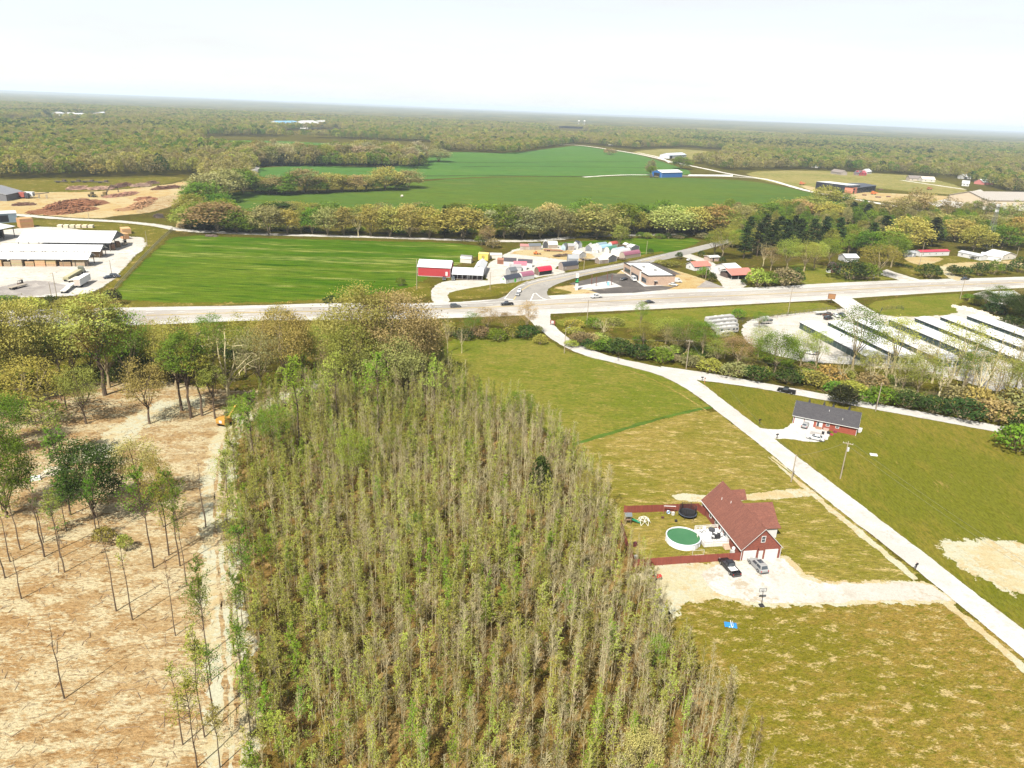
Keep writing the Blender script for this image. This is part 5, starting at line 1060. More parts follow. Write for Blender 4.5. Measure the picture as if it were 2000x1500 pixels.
# ------------------------------------------------------------------ vehicles
GLASS = 'glass'
def make_vehicle(kind):
    r = thing('vehicle', 'vehicle', 'car'); mb = MB()
    if kind == 'pickup': L, W, H, bel, xr, xf, tr, tf = 5.8, 1.98, 1.88, 1.05, -.65, 1.35, -.5, .65
    elif kind == 'suv': L, W, H, bel, xr, xf, tr, tf = 5.0, 1.95, 1.76, 1.0, -2.3, 1.15, -2.0, .35
    elif kind == 'van': L, W, H, bel, xr, xf, tr, tf = 5.6, 2.0, 2.3, 1.15, -2.75, 2.1, -2.7, 1.3
    elif kind == 'hatch': L, W, H, bel, xr, xf, tr, tf = 4.3, 1.78, 1.5, .92, -2.0, 1.05, -1.5, .25
    else: L, W, H, bel, xr, xf, tr, tf = 4.85, 1.84, 1.45, .9, -1.75, 1.1, -1.0, .3
    a, b = -L / 2, L / 2; hb = bel - .04; wy = W / 2
    prof = [(a + .06, .32), (a, .55), (a + .04, hb - .1), (a + .16, hb), (xr, bel), (xf, bel), (b - .5, hb - .12), (b - .1, hb - .28), (b, .6), (b - .06, .32)]
    if kind == 'pickup':
        prof = [(xr - .02, .38), (xr - .02, bel), (xf, bel), (b - .45, bel - .08), (b - .08, bel - .22), (b, .65), (b - .05, .38)]
        mb.prism(prof, -wy, wy); mb.box(a, xr - .03, -wy, -wy + .09, .5, bel); mb.box(a, xr - .03, wy - .09, wy, .5, bel); mb.box(a, a + .09, -wy + .1, wy - .1, .5, bel); mb.box(a + .1, xr - .03, -wy + .1, wy - .1, .5, .62)
    else:
        mb.prism(prof, -wy + .02, wy - .02)
    w0, w1 = wy * .93, wy * .76
    if kind == 'van': w1 = wy * .9
    bt = [(xr, -w0, bel), (xf, -w0, bel), (xf, w0, bel), (xr, w0, bel)]; tp = [(tr, -w1, H), (tf, -w1, H), (tf, w1, H), (tr, w1, H)]
    mb.hull8(bt, tp); mb.hull8([(tr + .05, -w1 + .05, H), (tf - .05, -w1 + .05, H), (tf - .05, w1 - .05, H), (tr + .05, w1 - .05, H)], [(tr + .15, -w1 + .15, H + .05), (tf - .15, -w1 + .15, H + .05), (tf - .15, w1 - .15, H + .05), (tr + .15, w1 - .15, H + .05)])
    mb.build('body', 'gloss', r, W_)
    V = lambda p: Vector(p)
    def glaze(nm, c0, c1, c2, c3, f=.1, off=.015):
        c = [V(p) for p in (c0, c1, c2, c3)]; m = sum(c, Vector()) / 4; n = (c[1] - c[0]).cross(c[3] - c[0]).normalized()
        if n.dot(m - Vector((0, 0, H * .5))) < 0: n = -n
        q = [p.lerp(m, f * 2) + n * off for p in c]; MB().poly(*q).build(nm, GLASS, r)
    glaze('windscreen', bt[1], bt[2], tp[2], tp[1]); glaze('rear_window', bt[0], bt[3], tp[3], tp[0])
    if kind == 'van': 
        for sg in (0, 1): 
            i, j = (0, 1) if sg == 0 else (3, 2); q = lambda t, k: V(bt[i]).lerp(V(bt[j]), t).lerp(V(tp[i]).lerp(V(tp[j]), t), k); glaze('side_window', q(.72, .3), q(.97, .3), q(.95, .9), q(.72, .9), .05)
    else:
        for i, j in ((0, 1), (3, 2)):
            for t0, t1 in ((.03, .5), (.5, .97)):
                q = lambda t, k: V(bt[i]).lerp(V(bt[j]), t).lerp(V(tp[i]).lerp(V(tp[j]), t), k); glaze('side_window', q(t0, .08), q(t1, .08), q(t1, .9), q(t0, .9), .05)
    wb = L * .29 if kind != 'pickup' else L * .31; rr = .38 if kind in ('pickup', 'van', 'suv') else .33
    for x in (-wb, wb):
        for sg in (-1, 1):
            w = MB().tube((x, sg * (wy - .2), rr), (x, sg * (wy + .02), rr), rr, rr, 14).build('wheel', 'rubber', r, B(.02, .02, .02))
            MB().tube((x, sg * (wy - .1), rr), (x, sg * (wy + .03), rr), rr * .62, rr * .55, 10).build('rim', 'metal', w, B(.45, .45, .46))
    for sg in (-1, 1):
        MB().box(b - .08, b + .015, sg * wy * .6 - .18, sg * wy * .6 + .18, .62, .8).build('headlight', 'gloss', r, B(.75, .75, .72))
        MB().box(a - .015, a + .06, sg * wy * .82 - .1, sg * wy * .82 + .1, .62, .9).build('tail_light', 'gloss', r, B(.35, .015, .012))
    MB().box(b - .1, b + .04, -wy * .9, wy * .9, .36, .52).build('bumper', 'paint', r, B(.1, .1, .1)); MB().box(a - .04, a + .1, -wy * .9, wy * .9, .36, .52).build('bumper', 'paint', r, B(.1, .1, .1))
    if kind == 'suv': MB().box(-1.1, .1, -.5, .5, H + .052, H + .06).build('sunroof', GLASS, r)
    return freeze(r)
_veh = {}
def vehicle(kind, rear, front, color, name, label, cat, group=None):
    a, b = G(*rear), G(*front); c = (a + b) / 2; rz = math.atan2(b.y - a.y, b.x - a.x)
    if kind not in _veh: _veh[kind] = make_vehicle(kind); o = _veh[kind]
    else: o = copy_tree(_veh[kind])
    o.name = name
    for ch in o.children:
        if ch.name.split('.')[0] == 'body': ch.color = color
    y = (rear[1] + front[1]) / 2
    o.location = (c.x, c.y, .07 if y > 800 else .15); o.rotation_euler = (0, 0, rz)
    return tag(o, label, cat, group)
# ------------------------------------------------------------------ small stock
def utility_pole(base, top, label, arm=True, transformer=False, lamp=False, color=B(.30, .25, .18), tilt=0.0, arm_rz=.4):
    p = G(*base); h = height_of(p, top[1]); o = thing('utility_pole', label, 'utility pole', (p.x, p.y, 0), arm_rz)
    MB().tube((0, 0, -.3), (0, 0, h), .17, .11, 8).build('pole', 'board', o, color)
    if arm:
        a = MB().box(-1.2, 1.2, -.08, .04, h - .7, h - .52).build('crossarm', 'board', o, color)
        for x in (-1.1, -.45, .45, 1.1): MB().tube((x, -.02, h - .52), (x, -.02, h - .32), .05, .04, 6).build('insulator', 'gloss', a, B(.5, .5, .48))
    if transformer: MB().tube((.34, -.1, h - 2.6), (.34, -.1, h - 1.6), .26, .26, 10).build('transformer', 'paint', o, B(.5, .51, .52))
    if lamp: MB().tube((0, 0, h - .1), (1.3, 0, h + .25), .04, .04, 6).tube((1.2, 0, h + .2), (1.75, 0, h + .2), .14, .1, 6).build('lamp_arm', 'metal', o, LGREY)
    return p, h
def wire(p, q, label, sag=1.0, r=.022):
    p, q = Vector(p), Vector(q); mb = MB(); n = 14; prev = None
    for i in range(n + 1):
        t = i / n; c = p.lerp(q, t) - Vector((0, 0, sag * 4 * t * (1 - t)))
        if prev is not None: mb.tube(prev, c, r, r, 3, False)
        prev = c
    tag(mb.build('power_line', 'rubber', None, B(.16, .15, .14)), label, 'power line')
def log_pile(name, label, px, width, height, seed, n=220, log=(4.0, .17), color=B(.24, .12, .07), cat='log pile', along=True):
    """heap of cut logs along a line on the map"""
    P = [G(*p) for p in px]; rg = random.Random(seed); c = sum(P, Vector()) / len(P); o = thing(name, label, cat, (c.x, c.y, 0)); mb = MB(); core = MB()
    d = [0.0]
    for i in range(len(P) - 1): d.append(d[-1] + (P[i + 1] - P[i]).length)
    for k in range(n):
        t = rg.random() * d[-1]; i = max(j for j in range(len(P) - 1) if d[j] <= t); f = (t - d[i]) / max(.01, d[i + 1] - d[i]); q = P[i].lerp(P[i + 1], f) - c; u = (P[i + 1] - P[i]).normalized(); v = Vector((-u.y, u.x, 0))
        e = min(1, 4 * t / d[-1] * (1 - t / d[-1]) + .25); s = rg.uniform(-1, 1); z = max(.15, height * e * (1 - s * s) * rg.uniform(.55, 1.0)); q = q + v * s * width * .5 * e; q.z = z
        ax = (u if along else v) + Vector((rg.gauss(0, .28), rg.gauss(0, .28), rg.gauss(0, .12))); ax.normalize(); ll = log[0] * rg.uniform(.6, 1.2) / 2; mb.tube(q - ax * ll, q + ax * ll, log[1] * rg.uniform(.7, 1.3), None, 5)
    mb.build('logs', 'board', o, color, kind='stuff')
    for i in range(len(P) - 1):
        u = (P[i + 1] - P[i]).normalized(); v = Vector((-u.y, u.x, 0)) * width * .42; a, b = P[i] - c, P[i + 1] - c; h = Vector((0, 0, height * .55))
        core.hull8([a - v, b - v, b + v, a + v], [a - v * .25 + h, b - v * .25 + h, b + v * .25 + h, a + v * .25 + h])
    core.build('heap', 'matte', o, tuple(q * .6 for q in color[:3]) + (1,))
    return o
def lumber_stack(pl, pr, depth, h, layers, color, label, group=None, z=0.0, name='lumber_stack'):
    a, rz, w = frame(pl, pr); o = thing(name, label, 'lumber stack', a, rz, group); t = h / layers
    for i in range(layers):
        MB().box(0, w, 0, depth, z + i * t + .06, z + (i + 1) * t - .02).build('board_layer', 'board', o, tuple(c * R.uniform(.9, 1.1) for c in color[:3]) + (1,))
        MB().box(w * .1, w * .14, .02, depth - .02, z + i * t - .02, z + i * t + .06).box(w * .86, w * .9, .02, depth - .02, z + i * t - .02, z + i * t + .06).build('spacer', 'board', o, B(.12, .09, .06))
    return o
def fence_line(name, label, px, h, spacing, planks=False, post_col=B(.35, .35, .35), rail_col=None, plank_col=B(.2, .05, .035), world=None, rails=2, mesh=False):
    P = [G(*p) for p in px] if world is None else [Vector((p[0], p[1], 0)) for p in world]; o = thing(name, label, 'fence', (P[0].x, P[0].y, 0)); c = P[0]; k = 0
    rb = MB(); pb = MB()
    for i in range(len(P) - 1):
        a, b = P[i] - c, P[i + 1] - c; L = (b - a).length; u = (b - a) / L; n = max(1, round(L / spacing)); nn = Vector((-u.y, u.x, 0))
        for j in range(n + (i == len(P) - 2)):
            q = a + u * (L * j / n)
            if k < 290: MB().box(q.x - .05, q.x + .05, q.y - .05, q.y + .05, 0, h + .08).build('post', 'board' if planks else 'metal', o, post_col)
            k += 1
        for j in range(n):
            q, w = a + u * (L * j / n), a + u * (L * (j + 1) / n)
            for r in range(rails):
                z = h * (.18 + .68 * r / max(1, rails - 1)) if planks else h * (r + 1) / rails - .04
                MB().beam(q + Vector((0, 0, z)) + nn * .05, w + Vector((0, 0, z)) + nn * .05, .05, .1 if planks else .05).build('rail', 'board' if planks else 'metal', o, rail_col or post_col)
        if planks:
            t = 0.0
            while t < L - .02:
                w = min(.142, L - t); p0, p1 = a + u * (t + .004), a + u * (t + w); hh = h + R.uniform(-.02, .02); v = -nn * .02
                pb.hull8([p0 + nn * .02, p1 + nn * .02, p1 - nn * .02, p0 - nn * .02], [p0 + nn * .02 + Vector((0, 0, hh)), p1 + nn * .02 + Vector((0, 0, hh)), p1 - nn * .02 + Vector((0, 0, hh)), p0 - nn * .02 + Vector((0, 0, hh))]); t += .148
        if mesh:
            for j in range(int(L / .5)):
                q = a + u * (j * .5); pb.tube(q + Vector((0, 0, .05)), q + u * .5 + Vector((0, 0, h)), .012, None, 3, False); pb.tube(q + u * .5 + Vector((0, 0, .05)), q + Vector((0, 0, h)), .012, None, 3, False)
    if pb.v: pb.build('planks' if planks else 'wire_mesh', 'board' if planks else 'metal', o, plank_col if planks else post_col, kind='stuff')
    return o
# ================================================================== THE BRICK HOUSE WITH THE POOL
BR = B(.19, .062, .044); RED_ROOF = B(.165, .07, .052)
h1 = Bld('brick_house', 'red brick house with a steep brown-red shingle roof beside the round pool', 'house', (1446, 1095), (1521, 1090), 19.8, 2.9, 7.3, ('brick', BR), ('shingle', RED_ROOF), 'y', .35)
W1 = h1.W
for k, u in ((0, .35), (1, 5.15)):
    d = h1.panel('garage_door', 'front', u, u + 2.85, .03, 2.3, W_, 'paint', .06)
    for i in range(4): h1.slab(MB(), 'front', u + .05, u + 2.8, .06 + i * .56, .06 + i * .56 + .5, .06, .085).build('door_panel', 'paint', d, W_)
h1.door('front', 3.75, .95, 2.1)
h1.window('front', W1 / 2 - .45, 4.1, .95, 1.5)
MB().tube((3.55, -.12, 2.62), (3.55, -.02, 2.62), .13, .1, 8).build('wall_lamp', 'metal', h1.root, BLK)
for z, u in ((1.0, 12.2), (1.0, 9.4), (1.0, 15.2)): h1.window('left', 19.8 - u - .6, z, 1.1, 1.3)
h1.panel('patio_door', 'left', 19.8 - 8.3, 19.8 - 6.2, .75, 2.75, W_); h1.slab(MB(), 'left', 19.8 - 8.15, 19.8 - 7.35, .95, 2.6, .05, .07).build('pane', 'glass', h1.root)
for x, y in ((-.06, -.06), (W1 + .06, -.06), (-.06, 19.86)): MB().box(x - .05, x + .05, y - .05, y + .05, 0, 2.75).build('downspout', 'paint', h1.root, W_)
h1.slab(MB(), 'left', -.3, 20.1, 2.5, 2.62, .36, .5).build('gutter', 'paint', h1.root, W_)
for x, y in ((2.2, 15.5), (2.9, 12.6)): h1.vent(x, y, 2.9 + x * 4.4 / (W1 / 2) + .1, .55)
# front wing and porch on the street side
def wing(bl, x0, x1, y0, y1, ez, rz_, roofcol, wallcol, wmat, name='wing'):
    mb = MB(); ym = (y0 + y1) / 2; mb.prism([(y0, 0), (y0, ez), (ym, rz_), (y1, ez), (y1, 0)], W1 + .004 if x0 is None else x0, x1, 'x'); mb.build(name + '_wall', wmat, bl.root, wallcol)
    mb = MB(); o = .35; sl = (rz_ - ez) / (ym - y0); xs = bl.W / 2 if x0 is None else x0
    for s in (0, 1):
        A, Z = (y0 - o, ez - o * sl), (ym, rz_)
        if s: A = (y1 + o, ez - o * sl)
        mb.prism([(A[0], A[1] + .13), (Z[0], Z[1] + .13), (Z[0], Z[1] + .01), (A[0], A[1] + .01)], xs, x1 + o, 'x')
    mb.build(name + '_roof', 'shingle', bl.root, roofcol)
wing(h1, None, W1 + 3.6, 8.6, 15.6, 3.0, 6.0, RED_ROOF, BR, 'brick')
MB().prism([(7.0, 2.62), (8.3, 3.05), (8.3, 2.93), (7.0, 2.5)], W1 + .1, W1 + 3.95, 'x').build('porch_roof', 'shingle', h1.root, RED_ROOF)
MB().box(W1 + .01, W1 + 3.3, 7.35, 7.45, 0, 2.62).build('porch_wall', 'paint', h1.root, W_)
MB().prism([(15.8, 5.0), (15.8, 5.25), (17.1, 6.6), (18.4, 5.25), (18.4, 5.0)], W1 / 2 + .3, W1 - .5, 'x').build('dormer_wall', 'siding', h1.root, W_)
MB().prism([(15.5, 5.0), (17.1, 6.75), (17.1, 6.62), (15.5, 4.87)], W1 / 2 - .2, W1 - .25, 'x').prism([(18.7, 5.0), (17.1, 6.75), (17.1, 6.62), (18.7, 4.87)], W1 / 2 - .2, W1 - .25, 'x').build('dormer_roof', 'shingle', h1.root, RED_ROOF)
MB().box(-1.0, -.35, 2.1, 2.9, 0, .85).build('cooling_unit', 'paint', h1.root, LGREY)
MB().tube((-.45, 2.55, 1.35), (-.6, 2.35, 1.5), .33, .33, 12).build('satellite_dish', 'paint', h1.root, W_)

# yard fence: front run, left run, back run
fence_line('wooden_fence', 'red-brown plank fence along the near side of the pool yard', [(1238, 1108), (1330, 1101), (1446, 1094)], 1.85, 2.4, True, B(.2, .055, .04), B(.2, .055, .04), B(.215, .058, .04))
fence_line('wooden_fence', 'red-brown plank fence behind the pool yard and trampoline', [(1218, 1001), (1225, 1002), (1300, 999), (1362, 997), (1376, 1008)], 1.85, 2.4, True, B(.17, .045, .032), B(.2, .055, .04), B(.19, .05, .034))
fence_line('wooden_fence', 'red-brown plank fence on the wood side of the pool yard', [(1238, 1107), (1222, 1066), (1212, 1030)], 1.85, 2.4, True, B(.17, .045, .032), B(.2, .055, .04), B(.19, .05, .034))

# pool
pc = (G(1299, 1058) + G(1368, 1058)) / 2 + Vector((0, .1, 0)); PR = 3.6
pool = thing('swimming_pool', 'round above-ground pool of green water with a white wall', 'pool', (pc.x, pc.y, 0))
m = MB(); n = 36
for i in range(n):
    a, b = 2 * math.pi * i / n, 2 * math.pi * (i + 1) / n; m.poly((PR * math.cos(a), PR * math.sin(a), 0), (PR * math.cos(b), PR * math.sin(b), 0), (PR * math.cos(b), PR * math.sin(b), 1.3), (PR * math.cos(a), PR * math.sin(a), 1.3))
    m.poly(*[(r * math.cos(t), r * math.sin(t), z) for r, t, z in ((PR - .06, a, 1.3), (PR - .06, b, 1.3), (PR - .06, b, .9), (PR - .06, a, .9))])
m.build('wall', 'siding', pool, B(.72, .72, .72))
m = MB()
for i in range(n):
    a, b = 2 * math.pi * i / n, 2 * math.pi * (i + 1) / n; q = lambda r, t, z: (r * math.cos(t), r * math.sin(t), z); m.hull8([q(PR - .12, a, 1.3), q(PR + .1, a, 1.3), q(PR + .1, b, 1.3), q(PR - .12, b, 1.3)], [q(PR - .12, a, 1.38), q(PR + .1, a, 1.38), q(PR + .1, b, 1.38), q(PR - .12, b, 1.38)])
m.build('rim', 'gloss', pool, B(.62, .66, .70))
m = MB()
for i in range(12):
    a = 2 * math.pi * i / 12; m.tube((PR * 1.015 * math.cos(a), PR * 1.015 * math.sin(a), 0), (PR * 1.015 * math.cos(a), PR * 1.015 * math.sin(a), 1.3), .07, None, 5)
m.build('uprights', 'paint', pool, B(.6, .63, .68), kind='stuff')
tw = NT('pool_water'); pw = tw.n('ShaderNodeBsdfPrincipled'); tw.put(pw.inputs['Base Color'], tw.mix(tw.noise(tw.obj(), .5, 4), B(.012, .07, .022), B(.03, .10, .036))); pw.inputs['Roughness'].default_value = .12
wb_ = tw.n('ShaderNodeBump'); wb_.inputs['Strength'].default_value = .1; tw.put(wb_.inputs['Height'], tw.noise(tw.obj(), 3, 3)); tw.t.links.new(wb_.outputs[0], pw.inputs['Normal']); tw.end(pw.outputs[0])
MB().disc((0, 0, 1.12), PR - .07, 40).build('water', tw.m, pool)
m = MB()
for x in (-.3, .3): m.tube((3.0 + .1, x + .3, .4), (3.0, x + .3, 2.1), .03, None, 6).tube((3.8, x + .3, 1.0), (3.0, x + .3, 2.1), .03, None, 6)
for z in (.7, 1.0, 1.3, 1.6): m.box(3.0, 3.14, .02, .58, z, z + .04)
m.build('ladder', 'paint', pool, B(.72, .70, .55))

# deck
dl = G(1372, 1064); da = h1.rz; deck = thing('wooden_deck', 'white weathered deck with railings between pool and house', 'deck', (h1.loc.x, h1.loc.y, 0), h1.rz)
DX0, DX1, DY0, DY1, DZ = -5.6, -.1, 5.4, 11.0, .95
y = DY0; k = 0
while y < DY1 - .01: MB().box(DX0, DX1, y + .006, min(y + .14, DY1) - .006, DZ - .04, DZ + R.uniform(-.003, .003)).build('deck_board', 'board', deck, tuple(.62 * R.uniform(.9, 1.08) for _ in range(1)) * 3 + (1,)); y += .14
for x in (DX0 + .08, -3.7, -1.9, DX1 - .1):
    for yy in (DY0 + .08, DY1 - .08): MB().box(x - .05, x + .05, yy - .05, yy + .05, 0, DZ + .95).build('post', 'board', deck, B(.6, .58, .54))
for yy in (8.2,): MB().box(DX0 + .03, DX0 + .13, yy - .05, yy + .05, 0, DZ + .95).build('post', 'board', deck, B(.6, .58, .54))
for z in (.35, .6, .88):
    MB().box(DX0 + .1, DX1 - .1, DY0 - .02, DY0 + .02, DZ + z - .05, DZ + z + .05).build('rail', 'board', deck, B(.64, .62, .58)); MB().box(DX0 + .1, DX1 - .1, DY1 - .02, DY1 + .02, DZ + z - .05, DZ + z + .05).build('rail', 'board', deck, B(.64, .62, .58)); MB().box(DX0 - .02, DX0 + .02, DY0 + .1, DY1 - .1, DZ + z - .05, DZ + z + .05).build('rail', 'board', deck, B(.64, .62, .58))
for i in range(4): MB().box(-1.5 + .0, -.2, DY0 - .35 * (i + 1), DY0 - .35 * i, 0, DZ - .2 * (i + 1)).build('step', 'board', deck, B(.45, .33, .24))
MB().box(DX0, DX1, DY0 - .06, DY0 - .03, .1, DZ - .05).box(DX0 - .04, DX0 - .01, DY0, DY1, .1, DZ - .05).build('skirt', 'board', deck, B(.60, .58, .54))
def on_deck(name, label, cat, x, y, rz=0.0):
    p = Matrix.Rotation(h1.rz, 3, 'Z') @ Vector((x, y, 0)) + h1.loc; return thing(name, label, cat, (p.x, p.y, DZ), h1.rz + rz)
t = on_deck('patio_table', 'round dark glass table on the white deck', 'table', -2.2, 9.7); MB().tube((0, 0, .68), (0, 0, .72), .75, None, 18).build('table_top', 'gloss', t, B(.05, .05, .055))
for a in range(4): MB().tube((.45 * math.cos(a * 1.57), .45 * math.sin(a * 1.57), 0), (.35 * math.cos(a * 1.57), .35 * math.sin(a * 1.57), .68), .03, None, 5).build('leg', 'metal', t, DGREY)
def deck_chair(x, y, rz, col, label):
    t = on_deck('patio_chair', label, 'chair', x, y, rz)
    MB().box(-.28, .28, -.28, .28, .38, .44).build('seat', 'paint', t, col); MB().hull8([(-.28, .26, .4), (.28, .26, .4), (.28, .32, .4), (-.28, .32, .4)], [(-.28, .42, 1.0), (.28, .42, 1.0), (.28, .48, 1.0), (-.28, .48, 1.0)]).build('backrest', 'paint', t, col)
    for sx in (-.24, .24):
        for sy in (-.24, .24): MB().box(sx - .025, sx + .025, sy - .025, sy + .025, 0, .38).build('leg', 'metal', t, DGREY)
for x, y, rz, c, l in ((-4.6, 9.6, .6, B(.5, .5, .48), 'pale patio chair at the pool end of the deck'), (-3.7, 10.0, -.4, B(.62, .62, .6), 'white patio chair left of the dark glass table'), (-1.0, 8.9, -1.8, B(.66, .66, .64), 'white patio chair by the house wall on the deck'), (-3.2, 6.6, 2.2, B(.08, .08, .085), 'dark patio chair near the deck steps'), (-2.3, 8.2, .8, DGREY, 'dark patio chair beside the covered grill'), (-1.2, 7.4, -1.2, B(.6, .6, .58), 'white patio chair nearest the patio door')): deck_chair(x, y, rz, c, l)
t = on_deck('grill', 'covered black grill on the deck', 'grill', -2.1, 6.9, .4); MB().box(-.6, .6, -.3, .3, .05, .85).build('cart', 'paint', t, BLK); MB().prism([(-.3, .85), (-.27, 1.1), (0, 1.22), (.27, 1.1), (.3, .85)], -.55, .55, 'x').build('lid', 'paint', t, B(.03, .03, .034))

# trampoline
tc = G(1342, 1008); tr = thing('trampoline', 'black round trampoline with a safety net by the back fence', 'trampoline', (tc.x, tc.y, 0)); TR = 2.0; m = MB(); m2 = MB()
for i in range(24):
    a, b = 2 * math.pi * i / 24, 2 * math.pi * (i + 1) / 24; q = lambda r, t, z: (r * math.cos(t), r * math.sin(t), z)
    m.hull8([q(TR - .22, a, .84), q(TR + .06, a, .84), q(TR + .06, b, .84), q(TR - .22, b, .84)], [q(TR - .22, a, .9), q(TR + .06, a, .9), q(TR + .06, b, .9), q(TR - .22, b, .9)])
    for z in np.arange(1.0, 2.7, .14): m2.tube(q(TR - .2, a, z), q(TR - .2, b, z), .017, None, 3, False)
    for j in range(3): aa = a + (b - a) * j / 3; m2.tube(q(TR - .2, aa, .9), q(TR - .2, aa, 2.7), .017, None, 3, False)
m.build('rim_pad', 'rubber', tr, B(.05, .06, .08)); MB().disc((0, 0, .82), TR - .2, 26).build('mat', 'rubber', tr, B(.018, .018, .02)); m2.build('net', 'rubber', tr, BLK, kind='stuff')
for i in range(6): a = i * math.pi / 3; MB().tube(((TR + .05) * math.cos(a), (TR + .05) * math.sin(a), 0), ((TR - .05) * math.cos(a), (TR - .05) * math.sin(a), 2.75), .045, None, 6).build('pole', 'metal', tr, B(.12, .12, .13))
# climbing dome
dc = G(1257, 1021); dome = thing('climbing_dome', 'white bar climbing dome on the yard grass', 'climbing dome', (dc.x, dc.y, 0)); DR = 1.55
def dp(e, k, n): a = 2 * math.pi * k / n + (e == 1) * math.pi / n; ang = (0, 42, 74)[e]; return (DR * math.cos(rad(ang)) * math.cos(a), DR * math.cos(rad(ang)) * math.sin(a), DR * .95 * math.sin(rad(ang)) + .02)
for k in range(6):
    for a, b in ((dp(0, k, 6), dp(1, k, 6)), (dp(0, k + 1, 6), dp(1, k, 6)), (dp(1, k, 6), dp(1, k + 1, 6)), (dp(1, k, 6), dp(2, k, 6)), (dp(1, k, 6), dp(2, k + 1, 6)), (dp(2, k, 6), dp(2, k + 1, 6))): MB().tube(a, b, .045, None, 5).build('bar', 'paint', dome, B(.72, .71, .62))
# play set with a green slide
sc_ = G(1231, 1022); ps = thing('play_set', 'small play tower with a green slide at the edge of the wood', 'play set', (sc_.x, sc_.y, 0), .1)
for x in (-1.3, -.1):
    for y in (-.6, .6): MB().box(x - .05, x + .05, y - .05, y + .05, 0, 2.2).build('post', 'board', ps, B(.2, .13, .08))
MB().box(-1.35, -.05, -.65, .65, 1.15, 1.22).build('platform', 'board', ps, B(.2, .13, .08)); MB().prism([(-.8, 2.15), (0, 2.75), (.8, 2.15), (0, 2.65)], -1.5, .1, 'x').build('canopy', 'paint', ps, B(.10, .12, .13))
MB().hull8([(-.02, -.3, 1.12), (1.9, -.3, .18), (1.9, .3, .18), (-.02, .3, 1.12)], [(-.02, -.3, 1.2), (1.9, -.3, .26), (1.9, .3, .26), (-.02, .3, 1.2)]).box(1.9, 2.4, -.3, .3, .18, .26).build('slide', 'gloss', ps, B(.02, .20, .10))
for y in (-.33, .33): MB().beam((0, y, 1.28), (1.9, y, .34), .05, .2).build('slide_edge', 'gloss', ps, B(.02, .24, .12))
# swing bar with tyre, hanging at the back fence
wb2 = G(1306, 1004); sw = thing('swing_post', 'white horizontal bar on two posts before the back fence', 'swing', (wb2.x, wb2.y, 0)); MB().tube((-1.3, 0, 2.05), (1.4, 0, 2.05), .08, None, 8).build('crossbar', 'paint', sw, W_)
for x in (-1.2, 1.3): MB().tube((x, 0, 0), (x, 0, 2.05), .05, None, 6).build('post', 'paint', sw, B(.3, .1, .07))
rg_ = thing('ring_toy', 'blue and white ring leaning on the back fence', 'ring', (wb2.x - .1, wb2.y + .1, 0)); m = MB()
for i in range(14): a, b = 2 * math.pi * i / 14, 2 * math.pi * (i + 1) / 14; m.tube((.34 * math.cos(a), -.1, .5 + .34 * math.sin(a)), (.34 * math.cos(b), -.1, .5 + .34 * math.sin(b)), .14, None, 6, False)
m.build('ring', 'gloss', rg_, B(.25, .36, .52))
gl = G(1352, 1085); gf = thing('goal_frame', 'thin white tube frame standing on the grass below the pool', 'goal', (gl.x, gl.y, 0), h1.rz)
for a, b in (((0, 0, 0), (0, 0, 1.2)), ((2.5, 0, 0), (2.5, 0, 1.2)), ((0, 0, 1.2), (2.5, 0, 1.2)), ((0, 0, .05), (2.5, 0, .05))): MB().tube(a, b, .035, None, 6).build('tube', 'paint', gf, W_)
def yard_box(name, label, cat, px, size, col, mat='paint', lid=True, rz=0.0):
    p = G(*px); o = thing(name, label, cat, (p.x, p.y, 0), rz); x, y, z = size; MB().hull8([(-x * .45, -y * .45, 0), (x * .45, -y * .45, 0), (x * .45, y * .45, 0), (-x * .45, y * .45, 0)], [(-x / 2, -y / 2, z), (x / 2, -y / 2, z), (x / 2, y / 2, z), (-x / 2, y / 2, z)]).build('body', mat, o, col)
    if lid: MB().box(-x * .53, x * .53, -y * .53, y * .53, z + .004, z + .07).build('lid', mat, o, tuple(c * .85 for c in col[:3]) + (1,))
    return o
yard_box('storage_box', 'small white box beside the trampoline', 'box', (1314, 1006), (.6, .5, .7), W_, rz=.3); yard_box('tyre_stack', 'small dark crate on the grass left of the trampoline', 'crate', (1294, 1012), (.6, .4, .3), B(.1, .04, .03), lid=True, rz=.2); yard_box('flower_tub', 'dark tub on the yard grass above the pool', 'tub', (1320, 1019), (.5, .5, .4), BLK)
yard_box('toy_chest', 'dark red chest standing on the grass at the edge of the wood', 'chest', (1240, 1067), (.7, .5, .9), B(.12, .02, .03), rz=.5); yard_box('ice_box', 'white chest by the corner of the near fence', 'chest', (1241, 1092), (.7, .5, .8), W_, rz=.2)
yard_box('gas_bottle', 'white tank at the house corner inside the fence', 'tank', (1431, 1084), (.5, .5, 1.0), W_)
mw = G(1283, 1130); mo = thing('ride_on_mower', 'red ride-on mower at the edge of the wood outside the fence', 'mower', (mw.x, mw.y, 0), .3)
MB().hull8([(.0, -.35, .35), (.9, -.35, .35), (.9, .35, .35), (0, .35, .35)], [(.05, -.3, .85), (.85, -.28, .75), (.85, .28, .75), (.05, .3, .85)]).build('bonnet', 'gloss', mo, B(.45, .02, .02)); MB().box(-.8, 0, -.4, .4, .3, .5).build('chassis', 'gloss', mo, B(.45, .02, .02)); MB().box(-.6, -.15, -.25, .25, .5, .62).box(-.65, -.55, -.25, .25, .62, 1.0).build('seat', 'rubber', mo, BLK)
for x, r in ((.65, .22), (-.55, .32)):
    for y in (-.45, .45): MB().tube((x, y - .1, r), (x, y + .1, r), r, None, 10).build('wheel', 'rubber', mo, BLK)
